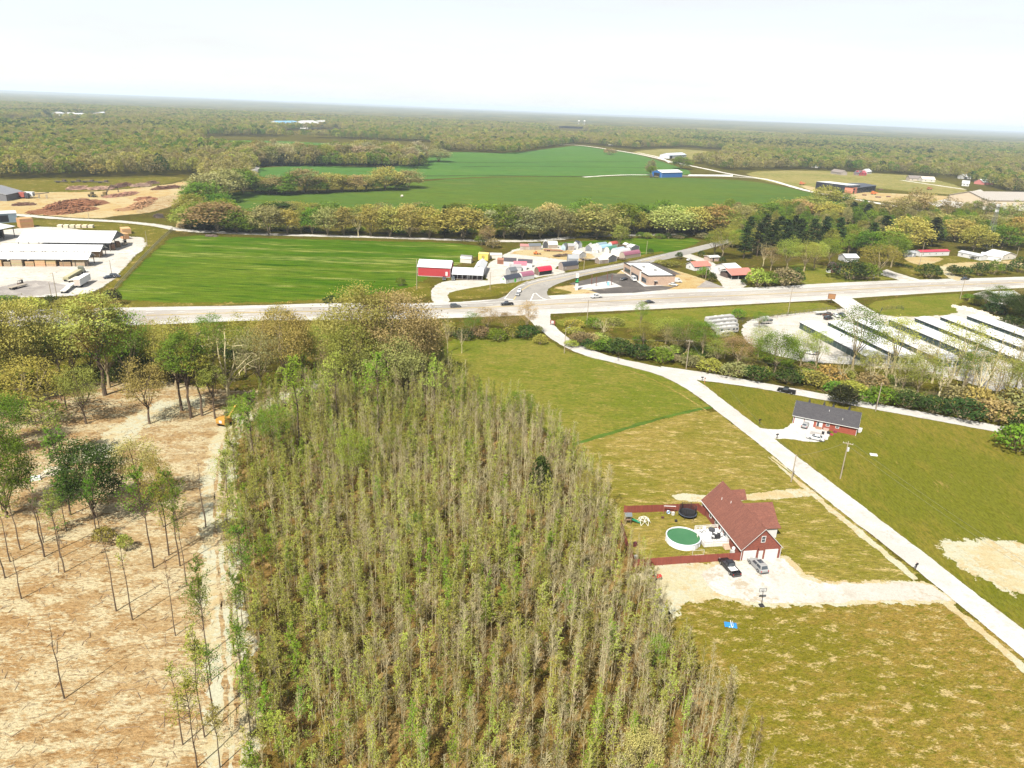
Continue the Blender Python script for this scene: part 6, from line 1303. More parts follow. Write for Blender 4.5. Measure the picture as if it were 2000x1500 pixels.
# basketball hoop
bc = G(1487, 1183); bh = thing('basketball_hoop', 'portable basketball hoop at the edge of the gravel drive', 'basketball hoop', (bc.x, bc.y, 0), .1)
MB().box(-.45, .45, -.5, .4, 0, .2).build('base', 'paint', bh, BLK); MB().tube((0, 0, .15), (.1, .5, 2.7), .07, .06, 8).build('pole', 'paint', bh, BLK); MB().beam((.05, .2, 1.2), (.1, .62, 2.9), .06, .06).build('strut', 'paint', bh, BLK)
bb = MB().box(-.55, .8, .72, .76, 2.55, 3.4).build('backboard', 'gloss', bh, B(.5, .5, .5)); f_ = MB()
for q in ((-.57, .82, 2.53, 2.6), (-.57, .82, 3.35, 3.42), (-.57, -.5, 2.6, 3.35), (.75, .82, 2.6, 3.35), (-.12, .37, 2.72, 2.77), (-.12, .37, 3.02, 3.07), (-.12, -.07, 2.77, 3.02), (.32, .37, 2.77, 3.02)): f_.box(q[0], q[1], .70, .715, q[2], q[3])
f_.build('backboard_frame', 'paint', bb, BLK); m = MB()
for i in range(10): a, b = i * .628, (i + 1) * .628; m.tube((.12 + .23 * math.cos(a), 1.05 + .23 * math.sin(a), 2.7), (.12 + .23 * math.cos(b), 1.05 + .23 * math.sin(b), 2.7), .02, None, 4, False)
m.build('ring', 'paint', bh, B(.4, .1, .03)); MB().box(-.35, .4, .25, .3, 1.45, 1.5).build('brace', 'paint', bh, LGREY)
# blue tarpaulin
tp_ = G(1427, 1221); ta = thing('blue_tarpaulin', 'crumpled bright blue tarpaulin lying on the rough meadow', 'tarpaulin', (tp_.x, tp_.y, 0), -.15); m = MB(); nx, ny = 14, 9
zz = lambda i, j: (.06 + .36 * math.sin(math.pi * i / nx) ** .6 * math.sin(math.pi * j / ny) ** .6 * (.7 + .5 * noise.noise((i * .55, j * .6, 2))))
for i in range(nx):
    for j in range(ny): m.poly(*[((a / nx - .5) * 2.2 + .1 * noise.noise((a, b, 1)), (b / ny - .5) * 1.5 + .22 * noise.noise((a * .6, b, 4)), max(.02, zz(a, b))) for a, b in ((i, j), (i + 1, j), (i + 1, j + 1), (i, j + 1))])
m.build('sheet', 'gloss', ta, B(.02, .19, .46)); MB().box(-.06, .06, -.8, .8, .36, .46).box(.3, .36, -.75, .75, .33, .43).build('strap', 'paint', ta, W_)

# ================================================================== THE DARK ROOFED HOUSE
h2 = Bld('brick_house', 'long red brick house with a dark grey shingle roof between the two roads', 'house', (1548, 826), (1671, 851), 9.2, 2.75, 5.6, ('brick', B(.24, .062, .04)), ('shingle', B(.062, .060, .064)), 'x', .45)
for u in (.35, 3.15):
    d = h2.panel('garage_door', 'front', u, u + 2.6, .03, 2.2, W_, 'paint', .06)
    for i in range(4): h2.slab(MB(), 'front', u + .04, u + 2.56, .05 + i * .54, .05 + i * .54 + .49, .06, .08).build('door_panel', 'paint', d, W_)
h2.panel('patio_door', 'front', 6.5, 8.2, .05, 2.15, W_); h2.slab(MB(), 'front', 6.65, 7.25, .2, 2.0, .05, .07).build('pane', 'glass', h2.root); h2.door('front', 6.0, .5, 2.05, B(.3, .08, .05), 'side_panel')
h2.window('front', 9.1, 1.1, 1.0, 1.0); h2.window('front', 11.7, 1.1, 1.0, .95); h2.window('right', 3.5, 1.0, 1.0, 1.2)
for x in (0, h2.W): MB().box(x - .06, x + .06, -.14, -.03, 0, 2.6).build('downspout', 'paint', h2.root, W_)
h2.slab(MB(), 'front', -.4, h2.W + .4, 2.42, 2.54, .46, .6).build('gutter', 'paint', h2.root, W_)
h2.vent(9.2, 3.0, 2.75 + 3.0 * .62 + .1); h2.vent(13.2, 1.2, 2.75 + 1.2 * .62 + .1)
for x in (3.2, 7.4, 10.0, 14.4): MB().hull8([(x - .55, 5.0, 5.0), (x + .55, 5.0, 5.0), (x + .55, 7.5, 4.2), (x - .55, 7.5, 4.2)], [(x - .03, 5.0, 6.25), (x + .03, 5.0, 6.25), (x + .03, 7.5, 6.1), (x - .03, 7.5, 6.1)]).build('dormer', 'shingle', h2.root, B(.06, .06, .064))
MB().box(h2.W + .3, h2.W + 1.2, 3.0, 3.9, 0, .9).build('cooling_unit', 'paint', h2.root, LGREY)
for nm, lb, ct, px, sz, col in (('garden_bench', 'orange-brown bench at the wall of the dark-roofed house', 'bench', (1598, 838), (1.6, .6, .6), B(.36, .19, .12)), ('wooden_crate', 'pale pink crate on the path behind the dark-roofed house', 'crate', (1613, 841), (1.5, .8, .6), B(.45, .32, .27)), ('fire_pit', 'round dark fire pit near the patio of the dark-roofed house', 'fire pit', (1618, 847), (.9, .9, .5), BLK), ('waste_bin', 'black bin beside the patio table of the dark-roofed house', 'bin', (1607, 848), (.7, .7, .7), BLK), ('red_box', 'red plastic box at the end of the patio of the dark-roofed house', 'box', (1624, 850), (.8, .6, .35), B(.35, .03, .07)), ('red_box', 'dark red tub on the grass right of the patio', 'tub', (1631, 845), (1.0, .8, .45), B(.2, .03, .06)), ('flower_tub', 'pale pink planter under the window of the dark-roofed house', 'planter', (1628, 838), (.8, .5, .6), B(.5, .34, .28)), ('firewood_stack', 'brown firewood stack under the windows of the dark-roofed house', 'firewood', (1622, 833), (1.7, .6, .7), B(.16, .07, .04)), ('storage_chest', 'white chest at the right end of the dark-roofed house', 'chest', (1679, 842), (1.1, .9, .9), W_)): yard_box(nm, lb, ct, px, sz, col, 'board', True, h2.rz)
a, b = G(1583, 843), G(1604, 848); pv = thing('paved_patio', 'grey paved patch behind the white sedan', 'patio', (a.x, a.y, 0), h2.rz)
for i in range(5):
    for j in range(4): MB().box(i * .62 + .02, i * .62 + .6, -j * .62 - .6, -j * .62 - .02, 0, .26 + R.uniform(-.01, .01)).build('paving_slab', 'concrete', pv, B(.3, .28, .26))
wl = G(1706, 889); wo = thing('septic_lid', 'small white concrete box with a dark lid on the lawn', 'concrete box', (wl.x, wl.y, 0), -.2); MB().box(-.9, .9, -.55, .55, 0, .3).build('box', 'concrete', wo, B(.7, .7, .68)); MB().box(-.5, .55, -.2, .2, .3, .34).build('lid', 'paint', wo, B(.2, .2, .22))

# ================================================================== VEHICLES
BK, WH, SI, DB = B(.012, .012, .014), B(.52, .52, .51), B(.27, .27, .268), B(.03, .04, .06)
for v in [('pickup', (1435, 1125), (1413, 1100), BK, 'pickup_truck', 'black pickup with a white load parked outside the pool yard fence', 'pickup'),
          ('suv', (1491, 1121), (1468, 1097), SI, 'parked_car', 'silver SUV with a dark sunroof before the white garage doors', 'car'),
          ('pickup', (1550, 770), (1521, 764), BK, 'pickup_truck', 'black pickup driving on the branch road behind the dark-roofed house', 'pickup'),
          ('hatch', (1568, 840), (1577, 827), SI, 'parked_car', 'silver-grey hatchback before the garage of the dark-roofed house', 'car'),
          ('sedan', (1608, 862), (1577, 855), WH, 'parked_car', 'white sedan at the end of the dark-roofed house drive', 'car'),
          ('pickup', (1176, 581), (1153, 583), WH, 'pickup_truck', 'white pickup on the highway in front of the petrol station', 'pickup'),
          ('sedan', (1259, 593), (1278, 592), BK, 'car', 'black car on the highway behind the lone bright green tree', 'car'),
          ('pickup', (1001, 596), (979, 597), BK, 'pickup_truck', 'black pickup in the middle of the road junction', 'pickup'),
          ('suv', (879, 601), (900, 600), B(.07, .08, .085), 'car', 'dark grey SUV on the highway left of the junction', 'car'),
          ('sedan', (1013, 573), (1009, 581), SI, 'car', 'silver car waiting at the end of the side road', 'car'), ('hatch', (1016, 568), (1013, 573), WH, 'car', 'white car second in line at the end of the side road', 'car'),
          ('pickup', (1895, 546), (1873, 548), BK, 'pickup_truck', 'black pickup on the highway near the right border', 'pickup'),
          ('sedan', (1226, 546), (1211, 549), BK, 'parked_car', 'black sedan parked on the fresh asphalt before the station', 'car'), ('van', (1231, 543), (1244, 554), WH, 'van', 'white van parked at the station front', 'van'),
          ('van', (1312, 551), (1331, 552), WH, 'service_truck', 'white work van at the right end of the station', 'van'), ('sedan', (1308, 557), (1321, 559), WH, 'parked_car', 'low white car beside the work van at the station', 'car'),
          ('sedan', (868, 543), (867, 550), BK, 'parked_car', 'black car with its boot open before the red barn', 'car'), ('suv', (885, 543), (885, 550), B(.05, .06, .06), 'parked_car', 'dark car before the porch of the dealer office', 'car'),
          ('suv', (1611, 625), (1624, 623), BK, 'parked_car', 'black SUV at the corner of the storage lot fence', 'car'), ('pickup', (1609, 619), (1624, 616), B(.09, .05, .03), 'pickup_truck', 'dark brown pickup behind the black SUV at the storage lot', 'pickup'), ('sedan', (1627, 616), (1638, 622), WH, 'parked_car', 'white sedan between dark cars at the storage lot', 'car'), ('sedan', (1638, 614), (1651, 621), DB, 'parked_car', 'dark blue sedan at the storage lot entrance', 'car'),
          ('sedan', (1570, 689), (1582, 692), WH, 'parked_car', 'white car half hidden by a tree at the front of the storage lot', 'car'), ('hatch', (1589, 694), (1598, 690), B(.3, .3, .28), 'parked_car', 'grey car at the front fence of the storage lot', 'car'),
          ('sedan', (204, 545), (222, 543), DB, 'parked_car', 'dark blue car by the light pole in the lumber yard', 'car'), ('suv', (216, 541), (234, 542), BK, 'parked_car', 'black SUV at the hay field fence in the lumber yard', 'car'),
          ('sedan', (1340, 511), (1352, 508), WH, 'parked_car', 'white car on the grass beside the gravel drive of the red-roofed house', 'car'), ('pickup', (1688, 393), (1696, 395), BK, 'pickup_truck', 'dark pickup on the farm road near the black building', 'pickup'),
          ('sedan', (1528, 604), (1524, 604), WH, 'parked_car', 'x', 'car')][:-1]:
    vehicle(*v)
p = G(1429, 1119); ld = thing('load_cover', 'white sheet lying over the load of the black pickup', 'cover', (p.x, p.y, 1.1), math.atan2((G(1413, 1100) - G(1435, 1125)).y, (G(1413, 1100) - G(1435, 1125)).x)); m = MB()
for i in range(6):
    for j in range(5): m.poly(*[((a / 6 - .5) * 1.8, (b / 5 - .5) * 1.6, .12 * noise.noise((a * .7, b * .8, 3)) + .05) for a, b in ((i, j), (i + 1, j), (i + 1, j + 1), (i, j + 1))])
m.build('sheet', 'paint', ld, W_)
# ================================================================== SHED DEALER
TAN, CREAM, RUSTC, BROWN = B(.34, .28, .22), B(.56, .52, .45), B(.30, .10, .09), B(.15, .09, .06)
def shed(label, pl, pr, depth, eave, ridge, wall, roof, axis='x', gambrel=False, door=True, win=0, open_front=False, name='garden_shed', side='front'):
    b = Bld(name, label, 'shed', pl, pr, depth, eave, ridge, ('siding', wall), ('rib_x', roof), axis, .15, 'display sheds on the dealer lot', gambrel=gambrel, th=.09); W = b.W
    if door: b.door(side, W * .5 - .7 if W > 3 else .4, 1.4 if W > 3 else .9, min(1.9, eave - .1), tuple(c * .8 for c in wall[:3]) + (1,) if not open_front else BLK)
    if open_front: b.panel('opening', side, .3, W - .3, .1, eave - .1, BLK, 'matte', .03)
    for i in range(win): b.window(side, W * (.12 + .7 * i / max(1, win - 1)) if win > 1 else W * .14, eave * .45, .6, .7)
    tr = MB()
    for x, y in ((-.03, -.03), (W + .03, -.03)): tr.box(x - .05, x + .05, y - .05, y + .05, .1, eave)
    tr.build('corner_trim', 'paint', b.root, W_); MB().box(.1, W - .1, .1, depth - .1, -.02, .1).build('skid', 'board', b.root, B(.1, .07, .05)); return b
SLATE, NAVY, STEEL = B(.12, .13, .14), B(.03, .035, .05), B(.22, .30, .36)
for a in [('small tan shed with a reddish roof at the back left of the dealer lot', (1015.7, 487.7), (1033, 488.5), 3.2, 2.4, 3.6, TAN, B(.34, .15, .14), 'x', False, True, 1),
          ('long tan shed with a dark grey roof and red shutters at the back', (1033.5, 488.5), (1057, 488), 3.6, 2.6, 4.0, TAN, SLATE, 'x', False, True, 2), ('dark rounded barn shed with its black gable towards the lot', (1060, 484.5), (1070, 485), 6, 2.4, 4.6, DGREY, W_, 'y', True, True, 0),
          ('cream barn shed with a pale rounded roof beside the dark one', (1071, 485.5), (1089, 485), 4, 2.4, 4.4, TAN, B(.6, .58, .53), 'x', True, False, 0), ('pale blue shed with its gable towards the yard', (1095, 489), (1104, 490), 5.5, 2.6, 4.4, B(.36, .46, .52), SLATE, 'y', False, True, 0),
          ('grey shed with a porch-like roof right of the pale blue shed', (1110, 489), (1121.5, 489), 4, 2.8, 4.2, TAN, B(.3, .3, .31), 'x', False, True, 0), ('narrow white shed in the back row of the dealer lot', (1122.5, 486.5), (1129, 486.5), 4, 2.8, 4.2, W_, W_, 'y', False, True, 0),
          ('dark blue-roofed shed at the right end of the back row', (1129.5, 485), (1136, 484.5), 5, 2.8, 4.4, B(.3, .32, .34), NAVY, 'y', False, True, 0), ('grey-sided shed with a broad white roof in the middle rank', (1143, 490.5), (1154, 491.5), 8, 2.8, 4.4, B(.17, .18, .20), W_, 'y', False, True, 0),
          ('white shed with three windows and a dark right gable', (1156, 493.5), (1168, 494), 7, 2.8, 4.6, W_, W_, 'y', True, True, 2), ('long shed with a slate-blue roof behind the light blue one', (1170, 486.5), (1186, 484.5), 4, 2.5, 3.8, W_, STEEL, 'x', True, False, 0),
          ('white shed with a bright light-blue rounded roof', (1175, 492.3), (1195, 489.5), 4, 2.5, 4.2, W_, B(.28, .46, .60), 'x', True, False, 0), ('small shed with a bright red roof behind the blue ones', (1195, 484), (1207, 482), 3.5, 2.4, 3.8, CREAM, B(.45, .07, .06), 'x', True, False, 0),
          ('cream shed with a dark green rounded roof', (1189.5, 495), (1205, 492), 3.8, 2.4, 4.0, CREAM, B(.05, .18, .10), 'x', True, False, 0), ('white shed with a grey-blue rounded roof below the green one', (1203, 498.5), (1221, 495), 4, 2.4, 4.2, W_, B(.35, .42, .46), 'x', True, False, 0),
          ('white rounded shed between the grey-blue and the purple roof', (1211, 501), (1231, 497), 4, 2.4, 4.2, W_, W_, 'x', True, False, 0), ('long tan shed with a purple-red rounded roof nearest the side road', (1219.5, 506.5), (1250.5, 501.5), 4.2, 2.4, 4.2, TAN, B(.26, .09, .13), 'x', True, False, 0),
          ('small white-roofed shed far right in the dealer lot', (1222, 486), (1231, 485.5), 4, 2.4, 3.6, LGREY, W_, 'y', False, False, 0), ('dark grey shed with a white roof at the far right of the lot', (1232, 491), (1248, 489), 4.5, 2.6, 4.0, B(.12, .12, .13), W_, 'y', False, True, 0),
          ('dark grey garage shed with a white roof beside the grass strip', (1186, 513.5), (1204, 510.5), 6, 2.9, 4.6, B(.13, .13, .14), W_, 'y', False, True, 0), ('small tan cabin with a beige roof beside the grass strip', (1170.5, 516), (1188, 514.5), 4.5, 2.4, 3.7, B(.26, .21, .17), CREAM, 'x', False, True, 1),
          ('white shed without much trim behind the grey porch shed', (1131, 505), (1144, 503), 6, 2.6, 4.0, LGREY, W_, 'y', False, True, 0), ('grey shed with an open porch in the middle of the lot', (1110, 514.5), (1129, 515), 7, 2.9, 4.6, B(.26, .27, .28), B(.30, .31, .32), 'x', False, True, 0),
          ('brown shed with a navy rounded roof and a white left gable', (1099.5, 529), (1129, 525.5), 4.2, 2.6, 4.6, B(.26, .21, .18), NAVY, 'x', True, False, 1), ('white shed with a purple-red rounded roof beside the grass strip', (1020, 548.5), (1043, 545), 4, 2.4, 4.2, W_, B(.28, .10, .15), 'x', True, False, 0),
          ('white shed with a navy roof and a bright green door', (988, 554.5), (1018, 549), 4.2, 2.3, 3.9, W_, NAVY, 'x', False, False, 2), ('grey shed with a dark roof behind the navy-roofed one', (996.5, 539), (1010.5, 537), 4, 2.6, 4.2, B(.27, .27, .27), SLATE, 'x', False, True, 0),
          ('grey-roofed low shed in front of the long white one', (998, 530), (1018, 530), 4, 2.5, 3.6, LGREY, B(.3, .29, .29), 'x', False, False, 0), ('long white shed with a pink-red roof edge', (1003, 526.5), (1028, 527.5), 4, 2.8, 4.4, W_, B(.5, .12, .16), 'x', False, True, 0),
          ('white shed with a long black roof at the left of its row', (984, 518.5), (1008, 519.5), 4, 2.6, 4.2, W_, B(.04, .035, .04), 'x', False, True, 0), ('white shed with a long black roof at the right of its row', (1011, 521), (1039, 522.5), 4, 2.6, 4.2, W_, B(.05, .04, .05), 'x', False, True, 0),
          ('small reddish brown timber shed beside the black-roofed ones', (971, 515.5), (983.5, 516.5), 3.5, 2.5, 3.4, B(.22, .09, .05), B(.3, .14, .09), 'x', False, True, 0), ('shed with a flat white roof behind the brown timber shed', (957, 505), (980, 505.5), 5, 2.3, 3.0, CREAM, W_, 'x', False, False, 0),
          ('grey rounded metal shed behind the dealer office', (899, 513), (920, 514.5), 4.5, 2.4, 4.2, CREAM, B(.2, .19, .19), 'x', True, False, 0)]: shed(*a)
b = shed('dark-fronted open shed with a bright red rounded roof beside the grass strip', (1052.5, 538.5), (1078, 535), 4, 2.3, 4.4, B(.14, .10, .07), B(.55, .02, .05), 'x', True, False, 0, True)
_gs = [o for o in COL.objects if o.get('label', '').startswith('white shed with a navy roof')][0]
MB().box(6.2, 7.4, -.08, -.005, .1, 2.0).build('door', 'paint', _gs, B(.06, .42, .03)); MB().disc((0, 0, 0), .55, 16).build('painted_emblem', 'paint', _gs, B(.08, .5, .06)).matrix_local = Matrix.Translation((-.02, 2.0, 2.2)) @ Matrix.Rotation(rad(-90), 4, 'Y') @ Matrix.Diagonal((.8, 1.2, 1, 1))
yb = Bld('storage_shed', 'bright yellow shed with a dark round mark on its front', 'shed', (934, 507.5), (953, 509), 5, 3.6, 4.2, ('siding', B(.62, .48, .10)), ('rib_x', B(.6, .5, .16)), 'x', .1)
MB().tube((yb.W / 2, -.05, 1.9), (yb.W / 2, -.004, 1.9), .85, None, 14).build('round_mark', 'paint', yb.root, B(.10, .09, .05)); MB().tube((yb.W / 2, -.07, 1.9), (yb.W / 2, -.051, 1.9), .45, None, 10).build('mark_centre', 'paint', yb.root, B(.6, .46, .10))
for nm, lb, px, rz, col, sz in (('flatbed_trailer', 'long dark flatbed trailer parked in the dealer yard', (1098, 501), .5, B(.07, .05, .045), (13, 2.4)), ('flatbed_trailer', 'reddish gooseneck trailer behind the dealer yard', (1080, 491), .05, B(.22, .06, .05), (12, 2.2)), ('flatbed_trailer', 'dark low trailer loaded with timber by the grass strip', (1206, 508), -.3, B(.08, .055, .04), (9, 2.2)), ('flatbed_trailer', 'dark empty trailer beside the grey porch shed', (1147, 509), -.25, B(.08, .06, .05), (9, 2.2))):
    p = G(*px); o = thing(nm, lb, 'trailer', (p.x, p.y, .07), rz); L, w = sz; MB().box(-L / 2, L / 2, -w / 2, w / 2, .75, .95).build('deck', 'board', o, col); MB().beam((L / 2, 0, .8), (L / 2 + 2, 0, 1.1), .25, .2).build('tongue', 'metal', o, col)
    for x in (-L * .2, -L * .2 - 1.0):
        for y in (-w / 2 - .05, w / 2 + .05): MB().tube((x, y - .12, .4), (x, y + .12, .4), .4, None, 10).build('wheel', 'rubber', o, BLK)
    if 'loaded' in lb or 'long' in lb: 
        for i in range(6): MB().box(-L * .4 + i * 1.5, -L * .4 + i * 1.5 + 1.1, -w * .4, w * .4, .95, 1.2 + .4 * (i % 3) / 2).build('timber_bundle', 'board', o, B(.12, .08, .06))
p = G(1047, 497); lo = thing('skid_loader', 'small orange loader standing in the dealer yard', 'loader', (p.x, p.y, .07), .2); MB().hull8([(-1.6, -.9, .4), (1.2, -.9, .4), (1.2, .9, .4), (-1.6, .9, .4)], [(-1.5, -.8, 1.3), (.3, -.8, 1.3), (.3, .8, 1.3), (-1.5, .8, 1.3)]).build('body', 'paint', lo, B(.55, .16, .03)); MB().box(-.6, .5, -.6, .6, 1.3, 2.1).build('cab', 'paint', lo, B(.4, .14, .05)); MB().beam((.6, 0, 1.0), (2.3, 0, .5), .9, .2).build('arm', 'paint', lo, B(.55, .16, .03)); MB().box(2.2, 2.8, -1, 1, .1, .7).build('bucket', 'metal', lo, DGREY)
for x in (-1, .7):
    for y in (-.95, .95): MB().tube((x, y - .15, .45), (x, y + .15, .45), .45, None, 10).build('wheel', 'rubber', lo, BLK)

# dealer office and red barn
rb = Bld('red_barn', 'long red metal barn with a white roof beside the hay field', 'barn', (816, 539), (879.5, 542), 14, 5.0, 7.6, ('siding', B(.36, .032, .038)), ('rib_x', TIN), 'x', .35)
rb.panel('white_door', 'front', rb.W - 2.6, rb.W - 1.4, .8, 2.9, W_); rb.panel('wall_base', 'front', 0, rb.W, 0, .25, LGREY, 'concrete', .04)
for u in (0, rb.W - .12): rb.panel('corner_trim', 'front', u, u + .12, .25, 5, W_, 'paint', .04)
of = Bld('dealer_office', 'low office with a long white porch roof and dark shaded front', 'office', (884, 543.5), (942.5, 546), 9, 3.3, 5.0, ('siding', B(.07, .05, .045)), ('rib_x', TIN), 'x', .3)  # wall, porch floor and window frames coloured dark for shade under the porch
W = of.W; MB().prism([(-2.6, 2.75), (0, 3.4), (0, 3.28), (-2.6, 2.63)], -.3, W + .3, 'x').build('porch_roof', 'rib_x', of.root, TIN); MB().box(0, W, -2.5, -.01, .08, .25).build('porch_floor', 'board', of.root, B(.1, .08, .07))
for i in range(7): x = .1 + (W - .2) * i / 6; MB().box(x - .06, x + .06, -2.5, -2.38, .25, 2.65).build('post', 'paint', of.root, LGREY)
for i in range(5): of.window('front', 1.2 + i * (W - 3) / 4.4, .9, 1.3, 1.3, B(.1, .08, .07))
of.door('front', W * .52, 1, 2.1)
ow = Bld('office_wing', 'white-roofed taller wing behind the dealer office', 'building', (925, 540), (944, 541), 20, 4.0, 6.0, ('siding', B(.5, .5, .5)), ('rib_x', TIN), 'y', .3)
for u in (3, 7): ow.window('right', u, 1.2, 1.2, 1.2)
# ================================================================== PETROL STATION
gs = Bld('petrol_station', 'new flat-roofed tan brick station with dark roof trim', 'station building', (1217, 530.5), (1264.5, 558), 15.4, 4.9, 4.95, ('brick', B(.40, .29, .22)), ('concrete', W_), 'x', 0)
W = gs.W; print('station W', W)
D = gs.D
for q in ((-.12, W + .12, -.12, .25), (-.12, W + .12, D - .25, D + .12), (-.12, .25, .26, D - .26), (W - .25, W + .12, .26, D - .26)): MB().box(q[0], q[1], q[2], q[3], 4.94, 5.5).build('parapet', 'paint', gs.root, B(.05, .045, .042))
MB().box(W * .36, W * .72, -.75, .3, 0, 6.1).build('entrance_bay', 'brick', gs.root, B(.42, .31, .24)); MB().box(W * .355, W * .725, -.8, .35, 6.1, 6.35).build('bay_trim', 'paint', gs.root, B(.05, .045, .042))
for x in (W * .36 - .3, W * .72): MB().box(x, x + .3, -.85, .1, 0, 5.6).build('pier', 'paint', gs.root, W_)
for u0, u1 in ((.05, .33), (.76, .94)):
    f = gs.panel('shop_window', 'front', W * u0, W * u1, .7, 3.1, B(.07, .07, .075), 'paint', .05); n = 4 if u0 < .1 else 2
    for i in range(n): a = W * u0 + (W * (u1 - u0)) * i / n; gs.slab(MB(), 'front', a + .08, a + W * (u1 - u0) / n - .08, .8, 3.0, .05, .07).build('pane', 'glass', f)
f = MB().box(W * .4, W * .68, -.82, -.752, .1, 2.9).build('entrance', 'paint', gs.root, B(.06, .06, .065))
for i in range(4): MB().box(W * .4 + i * W * .07 + .05, W * .4 + (i + 1) * W * .07 - .05, -.84, -.822, .2, 2.8).build('pane', 'glass', f)
gs.door('right', D * .24, 1.1, 2.2, B(.10, .06, .05)); MB().box(W + .01, W + 1.0, D * .22, D * .34, 2.5, 2.62).build('door_canopy', 'paint', gs.root, LGREY)
for x, y in ((W * .35, 6), (W * .6, 9)): MB().box(x, x + 1.6, y, y + 1.3, 5.1, 5.9).build('roof_unit', 'metal', gs.root, LGREY)
for i, (bx, tx) in enumerate((((1155, 556), (1156.5, 536.5)), ((1164, 559.5), (1165.5, 540)), ((1185, 554), (1186, 533)), ((1194, 557.5), (1195, 537)))):
    p = G(*bx); h = height_of(p, tx[1]); o = thing('canopy_post', ('bare brown steel post on the pad, at its far left corner', 'bare brown steel post on the pad, at its near left corner', 'bare brown steel post on the pad, at its far right corner', 'bare brown steel post on the pad, at its near right corner')[i], 'post', (p.x, p.y, .1), 0, 'bare canopy posts'); MB().box(-.16, .16, -.16, .16, 0, h).build('column', 'paint', o, B(.13, .05, .035)); MB().box(-.4, .4, -.4, .4, 0, .12).build('base_plate', 'concrete', o, LGREY)
p = G(1125.7, 567); h = height_of(p, 534); so = thing('petrol_sign', 'tall white sign with a green panel at the station corner', 'sign', (p.x, p.y, 0), .1)
MB().box(-.75, .75, -.2, .2, 0, h * .42).build('pylon', 'paint', so, W_); MB().box(-.85, .85, -.25, .25, h * .42 + .004, h * .74).build('price_panel', 'paint', so, B(.012, .04, .022)); MB().box(-.75, .75, -.22, .22, h * .74 + .004, h).build('logo_panel', 'paint', so, W_); MB().box(-.72, .72, -.275, -.255, h * .5, h * .57).build('green_band', 'paint', so, B(.02, .35, .08)); MB().tube((.25, -.28, h * .63), (.25, -.252, h * .63), .32, None, 10).build('green_mark', 'paint', so, B(.03, .5, .12))
MB().tube((0, -.24, h * .88), (0, -.222, h * .88), .3, None, 8).build('logo', 'paint', so, B(.35, .45, .35))
yard_box('pallet_stack', 'light blue stack on the concrete pad at the station', 'pallet', (1187.5, 558), (1.2, 1.0, 1.9), B(.22, .45, .62)); yard_box('equipment_box', 'low white box on the dirt before the station', 'box', (1151, 566), (3.2, 1.4, 1.1), B(.6, .55, .5)); yard_box('transformer_box', 'green-grey box at the back of the station', 'box', (1316, 538), (1.6, 1.2, 1.2), B(.12, .07, .05))
# ================================================================== HOUSES BEYOND THE HIGHWAY
SALMON = B(.46, .16, .12)
a = Bld('cottage', 'white cottage with a salmon red roof beside the gravel drive', 'house', (1356, 529), (1387, 527), 8, 2.6, 4.6, ('siding', W_), ('rib_x', SALMON), 'x', .5); a.window('front', 2, .9, 1, 1.1); a.window('front', 6, .9, 1, 1.1); a.door('front', 4, .95); a.window('left', 3, .9, 1, 1.1)
a = Bld('cottage', 'white-roofed house behind the red-roofed carport', 'house', (1421, 535), (1446, 533), 11, 3.0, 4.8, ('siding', W_), ('rib_x', TIN), 'x', .3); a.window('left', 3, 1, 1, 1.2); a.window('left', 6, 1, 1, 1.2)
a = Bld('carport', 'open carport with a broad salmon red roof', 'carport', (1428, 547), (1470, 545), 12, 2.9, 5.2, ('siding', W_), ('rib_x', SALMON), 'x', .6, walls=False)
for x in (.2, a.W * .33, a.W * .66, a.W - .2):
    for y in (.2, 11.8): a.post(x, y, 2.8)
MB().box(.6, a.W - .6, 5, 11.5, 0, 2.6).build('store_room', 'siding', a.root, B(.10, .07, .06))
a = Bld('small_house', 'small tan block house with a flat white roof', 'house', (1386, 511), (1405, 510), 6, 2.6, 3.2, ('siding', B(.42, .30, .24)), ('rib_x', W_), 'x', .5); a.door('front', 2.2, .95, 2.0, BLK); a.window('front', 5, .9, 1, 1)
a = Bld('log_cabin', 'small dark brown cabin with a curved roof on the lawn', 'cabin', (1623, 533), (1641, 533.5), 6, 3.4, 5.6, ('siding', B(.10, .045, .03)), ('shingle', B(.06, .045, .04)), 'y', .3, gambrel=True); a.window('front', 1.4, 1.4, 1, 1.3); a.window('front', 4.4, 1.4, 1, 1.3)
MB().box(-2, -.1, .5, 2.5, 0, 1.6).build('side_porch', 'paint', a.root, W_)
a = Bld('mobile_home', 'small grey shed-like home left of the red-roofed trailer home', 'mobile home', (1764, 501), (1788, 502), 6, 2.8, 3.8, ('siding', B(.2, .21, .22)), ('rib_x', B(.32, .33, .34)), 'x', .2); a.window('front', 2, 1, .9, 1); a.door('front', 6, .95, 2.0)
a = Bld('mobile_home', 'white trailer home with a bright red roof', 'mobile home', (1796, 501), (1853, 499), 5.5, 3.1, 3.9, ('siding', W_), ('rib_x', B(.45, .03, .06)), 'x', .3)
for i in range(4): a.window('front', 2.5 + i * a.W / 4.6, 1.2, .9, 1.0)
a.door('front', a.W * .45, .95)
a = Bld('mobile_home', 'long white trailer home with a grey roof and a small porch', 'mobile home', (1870, 500), (1914, 509), 7, 2.9, 3.9, ('siding', W_), ('rib_x', B(.46, .47, .48)), 'x', .3)
for i in range(3): a.window('front', 2.5 + i * 6, 1.1, 1.2, 1.1)
MB().box(a.W * .62, a.W * .86, -2.2, -.01, 2.3, 2.42).build('porch_roof', 'rib_x', a.root, LGREY)
for x in (a.W * .64, a.W * .84): MB().box(x - .06, x + .06, -2.1, -1.98, 0, 2.3).build('post', 'paint', a.root, W_)
